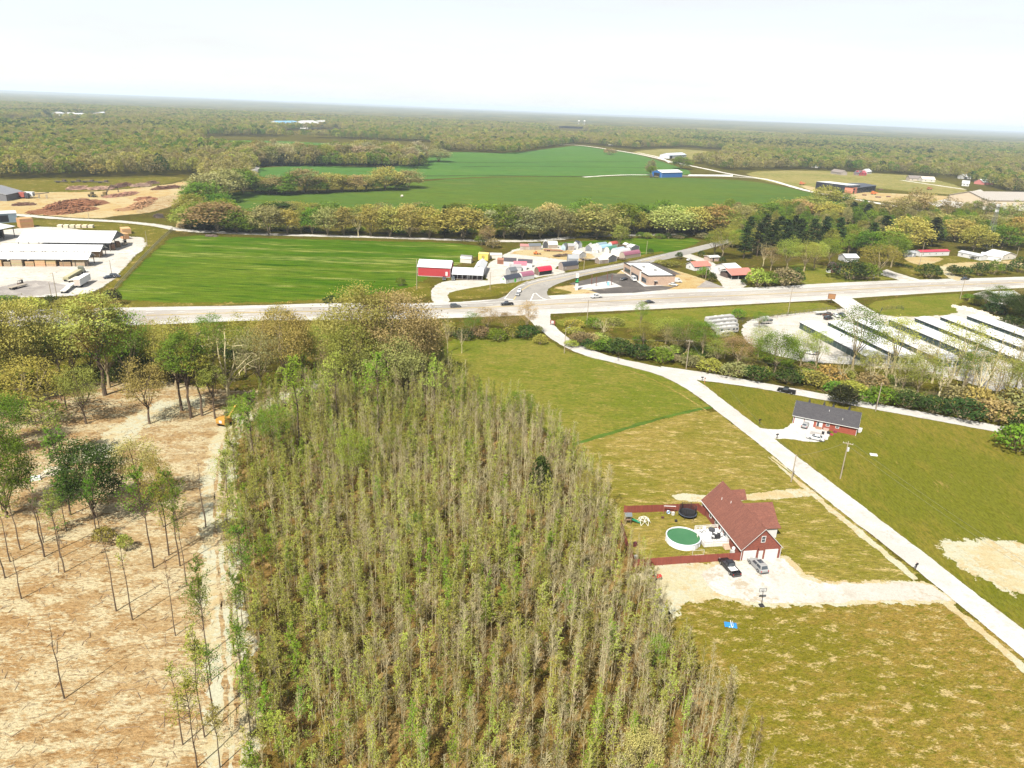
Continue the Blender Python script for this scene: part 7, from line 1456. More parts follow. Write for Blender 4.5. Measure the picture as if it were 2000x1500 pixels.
a = Bld('mobile_home', 'white double-wide home with a low gable towards the road', 'mobile home', (1914, 506), (1955, 511), 10, 2.9, 4.2, ('siding', W_), ('rib_x', TIN), 'x', .3); a.window('front', 3, 1.1, 1.2, 1.1); a.window('front', 11, 1.1, 1.2, 1.1)
a = Bld('bungalow', 'cream bungalow at the right end of the trailer homes', 'house', (1955, 508), (1983, 506), 12, 2.9, 5.0, ('siding', CREAM), ('rib_x', TIN), 'y', .4); a.window('front', 2, 1, 1.1, 1.1); a.window('front', 7, 1, 1.1, 1.1)
a = Bld('house', 'house with a sea-green roof hidden among the dark pines', 'house', (1672, 470), (1694, 470), 9, 3, 5.4, ('siding', CREAM), ('rib_x', B(.16, .40, .34)), 'x', .4); a = Bld('house', 'white-roofed house half hidden behind the dark shrubs on the lawn', 'house', (1651, 512), (1676, 512), 8, 2.9, 4.6, ('siding', LGREY), ('rib_x', TIN), 'x', .4)
a = Bld('house', 'low house with a pale tin roof at the right border by the storage units', 'house', (1946, 588), (1990, 586), 9, 2.6, 4.0, ('siding', CREAM), ('rib_x', TIN), 'x', .4)
for px, t in (((1751, 519), 511), ((1757, 520), 513), ((1764, 522), 514), ((1771, 523), 515), ((1778, 525), 517)): tree_px('shrub', px[0], px[1], t, 8, 'dark', 'small clipped bush in the row along the lawn edge', 'row of five clipped bushes')
# billboard, signs and mailboxes
p = G(1622, 592); h = height_of(p, 574); o = thing('billboard', 'brown roadside sign on one post at the storage entrance', 'sign', (p.x, p.y, 0), -.25); MB().tube((0, 0, 0), (0, 0, h - 2.6), .2, None, 8).build('post', 'metal', o, B(.10, .06, .04)); MB().box(-1.7, 1.7, -.35, .35, h - 2.6, h).build('cabinet', 'paint', o, B(.13, .055, .03)); MB().box(-1.55, 1.55, -.37, -.352, h - 2.45, h - .15).build('face', 'paint', o, B(.30, .15, .06))
p = G(1079, 636); o = thing('notice_board', 'dark red board with a white sheet beside the local road', 'sign', (p.x, p.y, 0), -.6)
for x in (-1.1, 1.1): MB().box(x - .08, x + .08, -.08, .08, 0, 2.4).build('post', 'paint', o, B(.2, .06, .04))
MB().box(-1.02, 1.02, -.05, .05, .8, 2.3).build('board', 'paint', o, B(.24, .06, .045)); MB().box(-.6, .5, -.07, -.052, 1.0, 2.1).build('sheet', 'paint', o, W_)
p = G(1153, 679); o = thing('road_sign', 'yellow diamond warning sign beside the local road', 'sign', (p.x, p.y, 0), .2); MB().tube((0, 0, 0), (0, 0, 2.2), .05, None, 6).build('post', 'board', o, B(.5, .36, .15)); MB().hull8([(0, -.04, 1.7), (.55, -.04, 2.25), (.55, -.01, 2.25), (0, -.01, 1.7)], [(-.55, -.04, 2.25), (0, -.04, 2.8), (0, -.01, 2.8), (-.55, -.01, 2.25)]).build('plate', 'paint', o, B(.6, .36, .03))
def mailbox(px, label, col=BLK, rz=0.0):
    p = G(*px); o = thing('mailbox', label, 'mailbox', (p.x, p.y, .1), rz); MB().box(-.06, .06, -.06, .06, 0, 1.1).build('post', 'board', o, B(.10, .07, .05)); MB().prism([(-.18, 1.1), (-.18, 1.3), (-.1, 1.42), (.1, 1.42), (.18, 1.3), (.18, 1.1)], -.4, .4, 'x').build('box', 'metal', o, col); MB().box(.1, .14, .19, .22, 1.3, 1.6).build('flag', 'paint', o, B(.4, .02, .02))
mailbox((1788, 1113), 'black mailbox at the road by the gravel drive', BLK, .7); mailbox((1483, 828), 'dark mailbox at the mouth of the concrete drive', BLK, .6); mailbox((1371, 744), 'dark mailbox at the fork of the two pale roads', BLK, .2); mailbox((1207, 705), 'dark post-like mailbox on the edge of the curving local road', B(.05, .05, .06), .1); mailbox((1517, 857), 'small dark mailbox at the lower corner of the concrete drive', BLK, .6)
p = G(1376, 748); o = thing('marker_post', 'orange marker post at the fork of the roads', 'marker', (p.x, p.y, 0)); MB().box(-.08, .08, -.08, .08, 0, 1.6).build('post', 'paint', o, B(.5, .22, .08)); MB().box(-.2, .2, -.1, .1, 1.62, 1.9).build('cap', 'paint', o, B(.2, .08, .04))
p = G(1705, 546); o = thing('shop_sign', 'small white sign on a post at the lawn by the highway', 'sign', (p.x, p.y, 0)); MB().box(-.06, .06, -.06, .06, 0, 2).build('post', 'paint', o, W_); MB().box(-.5, .5, -.08, .08, 2.0, 3.6).build('board', 'paint', o, W_)
# ================================================================== STORAGE UNITS
E_Z = 2.7
U = (G(1837, 641, E_Z) - G(1787, 621, E_Z)).normalized(); u_ang = math.atan2(U.y, U.x)
def storage(i, start, end, label, width=9.5):
    a, b = G(*start, z=E_Z), G(*end, z=E_Z); L = max(10, (b - a).dot(U)); b2 = Bld('storage_building', label, 'storage building', None, None, width, E_Z, E_Z + .75, ('siding', B(.45, .46, .45)), ('rib_x', B(.62, .62, .615)), 'x', .12, 'rows of storage units', world=(Vector((a.x, a.y, 0)), u_ang, L))
    n = int(L / 3.1)
    for k in range(n):
        u = .2 + (L - .3) * k / n; b2.panel('roller_door', 'front', u, u + L / n - .14, .06, 2.5, B(.022, .05, .048), 'rib_y', .02); b2.panel('roller_door', 'back', u, u + L / n - .4, .06, 2.3, B(.022, .05, .048), 'rib_y', .02)
    b2.panel('end_door', 'right', 1.2, 4.2, .06, 2.3, B(.03, .06, .055), 'rib_x', .02); b2.panel('end_door', 'right', 5.2, 8.2, .06, 2.3, B(.03, .06, .055), 'rib_x', .02)
    for u in np.arange(L * .33, L, L * .33): MB().box(u - .12, u + .12, -.14, width + .14, E_Z + .02, E_Z + .16).hull8([(u - .12, -.1, E_Z + .1), (u + .12, -.1, E_Z + .1), (u + .12, width / 2, E_Z + .86), (u - .12, width / 2, E_Z + .86)], [(u - .12, -.1, E_Z + .24), (u + .12, -.1, E_Z + .24), (u + .12, width / 2, E_Z + .99), (u - .12, width / 2, E_Z + .99)]).build('roof_joint', 'metal', b2.root, B(.16, .17, .18))
    b2.slab(MB(), 'front', -.1, L + .1, E_Z - .26, E_Z - .1, .13, .25).build('gutter', 'paint', b2.root, B(.035, .05, .05))
for i, (s, e, lb) in enumerate([((1562.5, 629.5), (1700, 697), 'long white storage building with dark green doors, first from the campers'), ((1617.5, 629.5), (1765, 697), 'long white storage building, second from the campers'), ((1668, 625), (1826, 704), 'long white storage building, third from the campers'), ((1737, 624), (1887, 695), 'long white storage building in the middle of the lot, fourth from the campers'), ((1787, 621), (1961, 723), 'long white storage building, fifth from the campers'), ((1837, 619), (2060, 715), 'long white storage building, second from the rough bank'), ((1889, 617), (2090, 700), 'long white storage building nearest the rough bank')]): storage(i, s, e, lb)
def camper(px0, px1, label, name='camper_trailer', h=2.9, cat='camper', w=2.4):
    a, b = G(*px0), G(*px1); d = b - a; L = d.length; o = thing(name, label, cat, (a.x, a.y, .06), math.atan2(d.y, d.x)); MB().prism([(.25, .5), (0, 1.0), (.1, h - .3), (.5, h), (L - .8, h), (L - .05, h - .7), (L, 1.2), (L - .3, .5)], 0, w).build('body', 'gloss', o, B(.36, .35, .325))
    MB().prism([(.02, .95), (.02, 1.15), (L - .02, 1.35), (L - .02, 1.15)], -.012, -.002).build('stripe', 'paint', o, B(.3, .25, .2))
    for x in (L * .12, L * .45, L * .7, L * .86): MB().box(x, x + 1.1, -.03, -.004, 1.4, 2.2).build('window', 'glass', o)
    for x in (L * .3, L * .55): MB().box(x, x + .9, w * .3, w * .7, h + .004, h + .3).build('roof_unit', 'paint', o, B(.6, .6, .58))
    for x in (L * .5, L * .5 + .85):
        for y in (.1, w - .1): MB().tube((x, y - .12, .38), (x, y + .12, .38), .38, None, 10).build('wheel', 'rubber', o, BLK)
    MB().beam((L, w / 2, .55), (L + 1.3, w / 2, .5), .15, .15).build('tongue', 'metal', o, DGREY)
camper((1382, 634), (1434, 628), 'white camper with dark windows at the back of the camper row'); camper((1388, 641), (1440, 635), 'white camper second from the back of the row'); camper((1395, 648), (1442, 643), 'cream camper third from the back of the row'); camper((1402, 654), (1442, 650), 'white camper in front of the cream one'); camper((1406, 662), (1434, 657), 'low cream camper nearest the brush', h=2.2); camper((1487, 634), (1507, 633), 'white box trailer alone on the gravel by the flowering trees', 'box_trailer', 3.0, 'trailer')
p = G(1603, 615); o = thing('boat', 'white boat on a trailer at the storage lot fence', 'boat', (p.x, p.y, .1), .25); MB().hull8([(-2.6, -.5, .5), (2.0, -.4, .5), (2.0, .4, .5), (-2.6, .5, .5)], [(-2.9, -1.1, 1.3), (2.2, -1.0, 1.3), (2.2, 1.0, 1.3), (-2.9, 1.1, 1.3)]).hull8([(2.0, -.4, .5), (3.4, -.03, 1.0), (3.4, .03, 1.0), (2.0, .4, .5)], [(2.2, -1.0, 1.3), (3.7, -.04, 1.4), (3.7, .04, 1.4), (2.2, 1.0, 1.3)]).build('hull', 'gloss', o, W_); MB().box(-2.2, 1.8, -.7, .7, 1.302, 1.36).build('deck', 'paint', o, B(.5, .5, .48)); MB().box(-2.4, 3.6, -.06, .06, .3, .42).build('trailer_frame', 'metal', o, DGREY)
for y in (-.8, .8): MB().tube((-.6, y - .1, .3), (-.6, y + .1, .3), .3, None, 10).build('wheel', 'rubber', o, BLK)
fence_line('chain_fence', 'wire mesh fence along the highway side of the storage lot', [(1440, 631), (1500, 623), (1570, 613), (1622, 607), (1648, 610)], 1.8, 3.0, False, B(.2, .2, .2), mesh=True)
fence_line('chain_fence', 'wire mesh fence with a gate on the grass beside the storage entrance', [(1716, 618), (1722, 606), (1760, 603), (1764, 606)], 1.6, 3.0, False, B(.1, .1, .1), mesh=True)
fence_line('chain_fence', 'wire mesh fence at the front of the storage lot', [(1570, 705), (1600, 708), (1640, 712)], 1.8, 3.0, False, B(.4, .4, .4), mesh=True)
# rough bank of pale rubble behind the last units
def rubble(name, label, px, n, smin, smax, spread, col):
    P = [G(*p) for p in px]; rg = random.Random(4); mb = MB()
    for k in range(n):
        i = rg.randrange(len(P) - 1); q = P[i].lerp(P[i + 1], rg.random()) + Vector((rg.gauss(0, spread), rg.gauss(0, spread), 0)); s = rg.uniform(smin, smax); j = lambda: rg.uniform(.6, 1.1) * s
        mb.hull8([(q.x - j(), q.y - j(), 0), (q.x + j(), q.y - j(), 0), (q.x + j(), q.y + j(), 0), (q.x - j(), q.y + j(), 0)], [(q.x - j() * .6, q.y - j() * .6, j()), (q.x + j() * .6, q.y - j() * .5, j()), (q.x + j() * .5, q.y + j() * .6, j()), (q.x - j() * .6, q.y + j() * .5, j())])
    o = mb.build(name, 'matte', None, col); o['kind'] = 'stuff'; o['label'] = label
rubble('rubble', 'pale stone rubble on the bank behind the storage units', [(1868, 600), (1900, 606), (1940, 622), (1985, 640)], 260, .3, 1.1, 1.6, B(.58, .52, .42))
rubble('debris', 'broken branches and pale stones at the front corner of the storage lot', [(1690, 716), (1730, 712), (1790, 722), (1850, 742)], 160, .2, .7, 1.8, B(.45, .38, .28))
# ================================================================== LUMBER YARD
LUM = B(.46, .31, .16); GREYW = B(.40, .31, .2)
def open_shed(label, pl, pr, depth, eave, ridge, bays):
    b = Bld('lumber_shed', label, 'lumber shed', pl, pr, depth, eave, ridge, ('siding', B(.3, .3, .31)), ('rib_x', TIN), 'x', .9, walls=False); W = b.W
    for i in range(bays + 1):
        for y in (.2, depth - .2): x = .2 + (W - .4) * i / bays; MB().box(x - .16, x + .16, y - .16, y + .16, 0, eave).build('post', 'board', b.root, B(.14, .11, .085))
    for x in (-.02, W - .1): MB().prism([(0, eave), (depth / 2, ridge - .03), (depth, eave)], x, x + .12, 'x').build('gable', 'siding', b.root, B(.20, .215, .225))
    for y in (.2, depth - .2): MB().box(0, W, y - .1, y + .1, eave - .5, eave - .12).build('beam', 'board', b.root, B(.12, .10, .08))
    return b
s1 = open_shed('open lumber shed with a white roof nearest the trucks', (-70, 519.5), (172, 521), 9.5, 4.2, 6.3, 10)
s2 = open_shed('open lumber shed with a white roof, the middle of three', (4, 503), (195.7, 504.5), 9.5, 4.2, 6.4, 9)
s3 = open_shed('wide open lumber shed with a white roof, the farthest of three', (38, 489.5), (216.5, 491), 24, 5.2, 9.6, 9)
for i, (x0, x1, h, n, c, dp) in enumerate(((-40, -22, 3.3, 4, LUM, 6), (-18, 4, 3.2, 4, LUM, 6), (8, 21, 2.3, 3, B(.3, .22, .14), 6), (23, 44, 3.5, 6, GREYW, 6), (50, 67, 2.6, 3, B(.38, .24, .13), 6), (69, 89, 3.4, 3, LUM, 6), (91, 110, 3.5, 3, B(.44, .30, .16), 6), (117, 139, 2.5, 3, B(.28, .18, .1), 6), (142, 166, 3.3, 7, GREYW, 6))):
    lumber_stack((x0, 520.6), (x1, 520.8), dp, h, n, c, ('lumber stack in the near shed, %s from its right end' % nth(8 - i)), 'lumber stacks in the near shed')
for x0, x1, h, lb in ((180, 195, 3.0, 'dark lumber stack at the open end of the middle shed'),): lumber_stack((x0, 503), (x1, 503.2), 5, h, 4, B(.32, .19, .1), lb)
for x0, x1, y, h, lb in ((219, 226, 489, 3.4, 'upright brown lumber stack in the gable of the wide shed'), (228, 236, 484, 3.2, 'brown lumber stack deeper in the gable of the wide shed')): lumber_stack((x0, y), (x1, y - .5), 5, h, 3, B(.26, .16, .09), lb)
for pl, pr, d, h, n, c, lb in (((41, 446), (67, 444), 7, 6.0, 5, B(.46, .24, .10), 'tall orange lumber stack behind the dark mill shed'), ((240, 458), (257, 457), 8, 3.6, 4, B(.48, .30, .14), 'orange lumber stack at the far right of the wide shed'), ((243, 468), (253, 467), 6, 3.4, 4, B(.44, .26, .12), 'orange lumber stack right of the wide shed gable, the nearer one')): lumber_stack(pl, pr, d, h, n, c, lb)
for i in range(6): lumber_stack((112 + i * 12, 445 + i * .1), (121 + i * 12, 445 + i * .1), 4, 1.8, 2, B(.6, .52, .38), 'pale lumber bundle behind the wide shed, %s from the left' % nth(i), 'pale lumber bundles behind the wide shed')
ms = open_shed('dark open mill shed with a grey roof at the left border', (-60, 484), (30, 463), 30, 6.5, 8.6, 4)
MB().box(1, ms.W - 1, 6, 28, 0, 5.4).build('interior_shade', 'matte', ms.root, B(.03, .028, .026))  # solid near-black block; the open shed's inner shade put into its colour
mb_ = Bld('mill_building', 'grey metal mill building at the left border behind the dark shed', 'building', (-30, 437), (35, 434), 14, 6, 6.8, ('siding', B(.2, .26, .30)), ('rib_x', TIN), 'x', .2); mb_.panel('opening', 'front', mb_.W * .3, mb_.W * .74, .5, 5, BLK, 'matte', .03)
# trucks and trailers
def wheels(o, xs, w, r=.5):
    for x in xs:
        for y in (-w / 2 + .15, w / 2 - .15): MB().tube((x, y - .18, r), (x, y + .18, r), r, None, 12).build('wheel', 'rubber', o, BLK)
def at(px0, px1, name, label, cat):
    a, b = G(*px0), G(*px1); d = b - a; return thing(name, label, cat, (a.x, a.y, .08), math.atan2(d.y, d.x)), d.length
o, L = at((152, 563), (172, 551), 'semi_trailer', 'tall white box trailer parked in the lumber yard', 'trailer'); L = max(L, 13)
MB().box(0, L, -1.3, 1.3, 1.1, 4.1).build('box', 'siding', o, B(.74, .74, .73)); MB().box(-.03, -.004, -1.2, 1.2, 1.2, 4.0).build('rear_doors', 'paint', o, B(.5, .42, .36)); MB().box(.5, L - 1, -.5, .5, .8, 1.09).build('chassis', 'metal', o, DGREY); wheels(o, (1.3, 2.6), 2.4)
for y in (-.5, .5): MB().box(L - 3, L - 2.85, y - .08, y + .08, 0, 1.0).build('landing_leg', 'metal', o, DGREY)
o, L = at((129, 551), (163, 531), 'flatbed_truck', 'olive flatbed truck with a long bed in the lumber yard', 'truck'); L = max(L, 13)
MB().box(0, L - 4, -1.3, 1.3, 1.1, 1.5).build('bed', 'board', o, B(.28, .26, .14)); MB().box(.3, L - 4.5, -1.1, 1.1, 1.51, 2.2).build('load', 'board', o, B(.36, .33, .2)); MB().hull8([(L - 3.2, -1.2, .7), (L - 1.5, -1.2, .7), (L - 1.5, 1.2, .7), (L - 3.2, 1.2, .7)], [(L - 3.2, -1.15, 3.3), (L - 1.8, -1.15, 3.3), (L - 1.8, 1.15, 3.3), (L - 3.2, 1.15, 3.3)]).build('cab', 'gloss', o, B(.14, .15, .11)); MB().box(L - 1.49, L, -.9, .9, .7, 1.9).build('bonnet', 'gloss', o, B(.14, .15, .11)); MB().hull8([(L - 1.485, -1.0, 1.9), (L - 1.47, -1.0, 1.9), (L - 1.47, 1.0, 1.9), (L - 1.485, 1.0, 1.9)], [(L - 1.77, -1.0, 3.1), (L - 1.75, -1.0, 3.1), (L - 1.75, 1.0, 3.1), (L - 1.77, 1.0, 3.1)]).build('windscreen', 'glass', o); wheels(o, (1.5, 2.8, L - .8, L - 4.4), 2.5)
o, L = at((138, 553), (154, 545), 'flatbed_trailer', 'second pale flatbed beside the olive truck', 'trailer'); MB().box(0, L, -1.2, 1.2, 1.0, 1.3).build('bed', 'board', o, B(.5, .48, .4)); wheels(o, (1.2, 2.4), 2.4)
o, L = at((124, 574), (145, 558), 'flatbed_trailer', 'empty flatbed trailer left of the white box trailer', 'trailer'); MB().box(0, L, -1.2, 1.2, 1.0, 1.3).build('bed', 'board', o, B(.56, .55, .5)); MB().box(L * .4, L - .4, -1.1, 1.1, 1.31, 1.6).build('load', 'board', o, B(.6, .58, .5)); MB().box(L - .35, L - .2, -1.15, 1.15, 1.31, 2.5).build('headboard', 'metal', o, B(.2, .15, .1)); wheels(o, (1.2, 2.4), 2.4)
o, L = at((20, 567), (50, 559), 'flatbed_trailer', 'low dark flatbed trailer on the grey pad at the left', 'trailer'); MB().box(0, L, -1.2, 1.2, .9, 1.2).build('bed', 'board', o, B(.30, .26, .2)); wheels(o, (1.2, 2.4), 2.4)
o, L = at((41, 558), (48, 556), 'forklift', 'dark forklift behind the low trailer on the grey pad', 'forklift'); MB().box(-1.2, 1.0, -.7, .7, .4, 1.3).build('body', 'paint', o, B(.1, .06, .04)); MB().box(-.9, .5, -.65, .65, 2.2, 2.3).build('roof', 'paint', o, BLK)
for x in (-.85, .45):
    for y in (-.6, .6): MB().box(x - .04, x + .04, y - .04, y + .04, 1.3, 2.2).build('post', 'paint', o, BLK)
MB().box(1.05, 1.15, -.5, .5, .1, 2.6).build('mast', 'metal', o, DGREY); wheels(o, (-.8, .7), 1.3, .4)
o, L = at((244, 479), (252, 476), 'forklift', 'pale forklift in front of the orange lumber stacks', 'forklift'); MB().box(-1.5, 1.2, -.9, .9, .5, 1.6).build('body', 'paint', o, B(.5, .42, .3)); MB().box(-1.1, .6, -.8, .8, 2.7, 2.82).build('roof', 'paint', o, B(.4, .35, .26))
for x in (-1, .5):
    for y in (-.75, .75): MB().box(x - .05, x + .05, y - .05, y + .05, 1.6, 2.7).build('post', 'paint', o, DGREY)
MB().box(1.25, 1.4, -.6, .6, .1, 3.2).build('mast', 'metal', o, DGREY); wheels(o, (-1, .9), 1.7, .5)
fence_line('chain_fence', 'grey wire mesh fence between the lumber yard and the hay field', [(338, 450), (315, 470), (280, 506), (252, 537), (224, 568)], 2.2, 3.2, False, B(.3, .29, .25), mesh=True, rails=2)
# log yard
for lb, px, w, h, n, c, se in (('long dark red log pile in the middle of the log yard', [(60, 418), (95, 414), (130, 404), (170, 402), (200, 396)], 17, 4, 420, B(.30, .13, .06), 1), ('dark red log pile behind the long one', [(97, 404), (140, 398), (190, 394)], 12, 3.5, 260, B(.29, .14, .07), 2), ('dark red log pile at the near edge of the log yard', [(90, 420), (130, 417), (185, 408)], 11, 3, 240, B(.33, .15, .07), 3), ('orange-red log pile at the right of the log yard', [(230, 412), (262, 408), (292, 392)], 13, 3, 260, B(.44, .25, .12), 4), ('reddish log pile by the earth bank', [(266, 392), (290, 390), (304, 389)], 9, 2.5, 140, B(.31, .14, .07), 5), ('loose logs beside the knuckle-boom loader', [(205, 386), (240, 382), (262, 376)], 14, 2, 200, B(.38, .2, .13), 6)):
    log_pile('log_pile', lb, px, w, h, se, n, (4.2, .3), c)
for lb, px, se, c, n in (('pale log stack on the grass, left of the row', [(134, 371), (172, 369)], 11, B(.40, .25, .18), 120), ('log stack on the grass behind the loader', [(176, 371), (215, 370)], 12, B(.40, .26, .19), 110), ('dark log stack on the grass in the middle of the row', [(212, 369), (255, 361)], 13, B(.22, .12, .08), 130), ('pale log stack on the grass, right of the dark one', [(260, 365), (290, 363)], 14, B(.44, .3, .22), 110), ('small brown log stack on the grass behind the pale one', [(290, 360), (304, 358)], 15, B(.26, .16, .11), 60), ('dark brown log stack by the dirt ramp', [(300, 371), (322, 369), (350, 366)], 16, B(.2, .10, .06), 140)):
    log_pile('log_stack', lb, px, 9, 3, se, n, (6.5, .26), c, cat='log stack')
log_pile('brush_heap', 'heap of dark branches beside the gravel lane', [(302, 425), (318, 424)], 9, 3, 21, 90, (3, .1), B(.12, .09, .07), cat='brush heap'); log_pile('scrap_heap', 'dark scrap heap at the left of the log yard', [(24, 402), (45, 401), (68, 400)], 7, 2.5, 22, 100, (3.5, .15), B(.16, .08, .05), cat='scrap heap'); log_pile('brush_heap', 'low brush heap on the hay field edge below the lane', [(402, 461), (424, 462)], 5, 1.2, 23, 60, (2.5, .1), B(.14, .1, .08), cat='brush heap')
for lb, px, s in (('dark trailer frame on the grass behind the log yard, the left one', (120, 357), 1.0), ('dark machine parts on the grass behind the log yard', (148, 357), .8), ('dark trailer frame on the grass behind the log yard, the long one', (174, 357), 1.2), ('dark loader on the grass behind the log stacks', (202, 358), 1.0)):
    p = G(*px); o = thing('old_trailer', lb, 'trailer', (p.x, p.y, .05), .05); MB().box(-6 * s, 6 * s, -1.3, 1.3, 1.0, 1.6).build('bed', 'board', o, B(.06, .05, .045)); MB().box(1.5, 4.5, -1.2, 1.2, 1.6, 3.0).build('load', 'board', o, B(.08, .06, .05)); wheels(o, (-4 * s, -2.6 * s), 2.4)
p = G(208, 384); o = thing('log_loader', 'dark knuckle-boom log loader with its arm bent over the logs', 'log loader', (p.x, p.y, .05), .1); MB().box(-4, 3, -1.6, 1.6, .5, 1.6).build('carriage', 'paint', o, B(.12, .09, .04)); MB().box(-2.2, .4, -1.4, 1.4, 1.6, 4.0).build('cab', 'paint', o, B(.16, .11, .03)); MB().beam((.2, 0, 3), (5, 0, 10), .8, .9).beam((5, 0, 10), (10, 0, 8.6), .6, .7).build('boom', 'paint', o, B(.10, .07, .04)); MB().beam((10, 0, 8.6), (10.6, 0, 4.5), .4, .4).beam((10.6, -.9, 4.6), (10.6, .9, 4.6), .5, .5).build('grapple', 'metal', o, B(.07, .05, .04)); wheels(o, (-3, 2), 3, .8)
p = G(182, 385); o = thing('wheel_loader', 'dark wheel loader behind the log loader', 'wheel loader', (p.x, p.y, .05), -.2); MB().box(-4, 2, -1.4, 1.4, .9, 2.4).build('body', 'paint', o, B(.14, .10, .03)); MB().box(-1.5, .5, -1.1, 1.1, 2.4, 4.2).build('cab', 'paint', o, B(.1, .08, .04)); MB().beam((1.5, 0, 1.8), (4, 0, 1.0), 1.8, .4).build('arm', 'paint', o, B(.14, .10, .03)); wheels(o, (-2.6, 1.2), 2.8, 1.0)
p = G(32, 387); o = thing('chip_trailer', 'rust red open trailer beside the mill at the left border', 'trailer', (p.x, p.y, .05), -.03); MB().box(-9, 8, -1.5, 1.5, 1.2, 5.0).build('box', 'siding', o, B(.32, .08, .06)); MB().box(8.3, 11, -1.3, 1.3, .8, 4.4).build('cab', 'paint', o, B(.05, .05, .06)); wheels(o, (-7, -5.5, 6, 9.5), 2.6, .6)
a = Bld('mill_building', 'grey gabled mill building cut by the left border', 'building', (-70, 391), (14, 393), 26, 5, 9.5, ('siding', B(.14, .14, .15)), ('rib_x', B(.20, .20, .21)), 'y', .5)
p = G(62, 387); o = thing('conveyor', 'white sawmill conveyor machine in the log yard', 'conveyor', (p.x, p.y, .05), .1); MB().box(-5, 2, -2, 2, 1.5, 5).build('hopper', 'paint', o, B(.6, .62, .62)); MB().beam((2, 0, 3.2), (14, 0, 4.8), 1.4, .6).build('belt', 'metal', o, B(.14, .13, .12))
for x in (-4, 0, 6, 12): MB().box(x - .15, x + .15, -1.1, -.8, 0, 3.2).box(x - .15, x + .15, .8, 1.1, 0, 3.2).build('support', 'metal', o, LGREY)
# ================================================================== FAR BUILDINGS AND LANDMARKS
bb_ = Bld('black_building', 'long black metal building under construction with an orange corner', 'building', (1592, 369), (1652, 377), 26, 9.5, 9.6, ('siding', B(.014, .016, .026)), ('rib_x', B(.6, .6, .58)), 'x', 0)
b2 = Bld('black_building_wing', 'black-roofed right half of the unfinished building with an orange frame', 'building', (1672, 378), (1709, 373), 34, 7.2, 8.6, ('siding', B(.016, .018, .028)), ('rib_x', B(.02, .024, .036)), 'x', 1.2)
MB().box(-14, -.02, -.3, 10, 0, 8.2).build('orange_wall', 'siding', b2.root, B(.52, .19, .12)); MB().box(-15, 0, -.4, 11, 8.21, 9.4).build('roof_edge', 'paint', b2.root, B(.02, .024, .036))
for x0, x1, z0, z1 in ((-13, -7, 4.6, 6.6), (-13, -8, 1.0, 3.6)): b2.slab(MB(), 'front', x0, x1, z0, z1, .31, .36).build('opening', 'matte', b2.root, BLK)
for i in range(6): b2.slab(MB(), 'front', 2 + i * b2.W / 7, 2 + i * b2.W / 7 + 3, .6, 4.6, .003, .05).build('shop_window', 'glass', b2.root)
for nm, lb, px, c in (('lift_machine', 'orange telescopic lift in front of the black building', (1706, 380), B(.55, .16, .04)), ('lift_machine', 'small orange lift at the left end of the black building', (1566, 361), B(.5, .14, .05)), ('excavator', 'dark orange excavator on the dirt right of the building site', (1815, 371), B(.3, .12, .05))):
    p = G(*px); o = thing(nm, lb, 'machine', (p.x, p.y, .05), .2); MB().box(-3.5, 3, -1.3, 1.3, .8, 2.2).build('body', 'paint', o, c); MB().box(-2.8, -.6, -1.2, 1.2, 2.2, 4.4).build('cab', 'paint', o, c); MB().beam((-2.5, 0, 4), (6, 0, 2.2), .7, .7).build('boom', 'paint', o, c); wheels(o, (-2.4, 2), 2.6, .7)
for px, s, lb in (((1688, 382), 3, 'dark material stack left of the orange lift'), ((1715, 386), 4, 'low dark material stack on the building site'), ((1735, 385), 3, 'dark crate on the right of the building site'), ((1720, 371), 3.5, 'dark box at the corner of the black building')): yard_box('material_stack', lb, 'stack', px, (s * 1.6, s * .7, 1.3), B(.16, .08, .06))
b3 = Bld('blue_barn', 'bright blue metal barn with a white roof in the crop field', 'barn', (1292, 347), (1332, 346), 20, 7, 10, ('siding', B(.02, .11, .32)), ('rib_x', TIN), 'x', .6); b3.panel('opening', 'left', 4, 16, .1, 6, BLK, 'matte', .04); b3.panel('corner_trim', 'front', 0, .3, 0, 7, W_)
p = G(1276, 347); o = thing('farm_machine', 'dark farm machines parked left of the blue barn', 'farm machine', (p.x, p.y, .05)); MB().box(-5, -1, -2, 2, 1, 3).build('body', 'paint', o, B(.06, .06, .04)); MB().box(-3.8, -2, -1.4, 1.4, 3, 5).build('cab', 'paint', o, B(.1, .09, .05)); MB().box(1, 7, -2.2, 2.2, 1, 2.4).build('hopper', 'paint', o, B(.12, .11, .04)); MB().beam((-1, 0, 1.2), (1, 0, 1.2), .5, .4).build('drawbar', 'metal', o, DGREY); wheels(o, (-4, 2, 5), 4, .9)
p, q = G(1345, 344), G(1430, 344.5); tb = thing('silage_bag', 'long white silage bag lying along the farm road', 'silage bag', (p.x, p.y, .05), math.atan2(q.y - p.y, q.x - p.x)); L = (q - p).length; MB().prism([(-1.6, 0), (-1.5, 1.0), (-.8, 2.0), (0, 2.3), (.8, 2.0), (1.5, 1.0), (1.6, 0)], 0, L, 'x').build('bag', 'paint', tb, B(.6, .6, .56))
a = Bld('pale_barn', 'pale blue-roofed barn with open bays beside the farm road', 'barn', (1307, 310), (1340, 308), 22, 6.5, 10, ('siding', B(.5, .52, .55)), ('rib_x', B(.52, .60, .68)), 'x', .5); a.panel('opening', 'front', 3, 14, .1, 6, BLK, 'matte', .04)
a = Bld('warehouse', 'large tan-roofed warehouse at the right border', 'warehouse', (1926, 403), (2060, 404), 55, 7, 14, ('siding', B(.55, .45, .32)), ('rib_x', B(.36, .32, .27)), 'x', .8)
for i in range(5): a.panel('loading_door', 'front', 8 + i * 15, 13 + i * 15, .1, 4.6, B(.5, .48, .42))
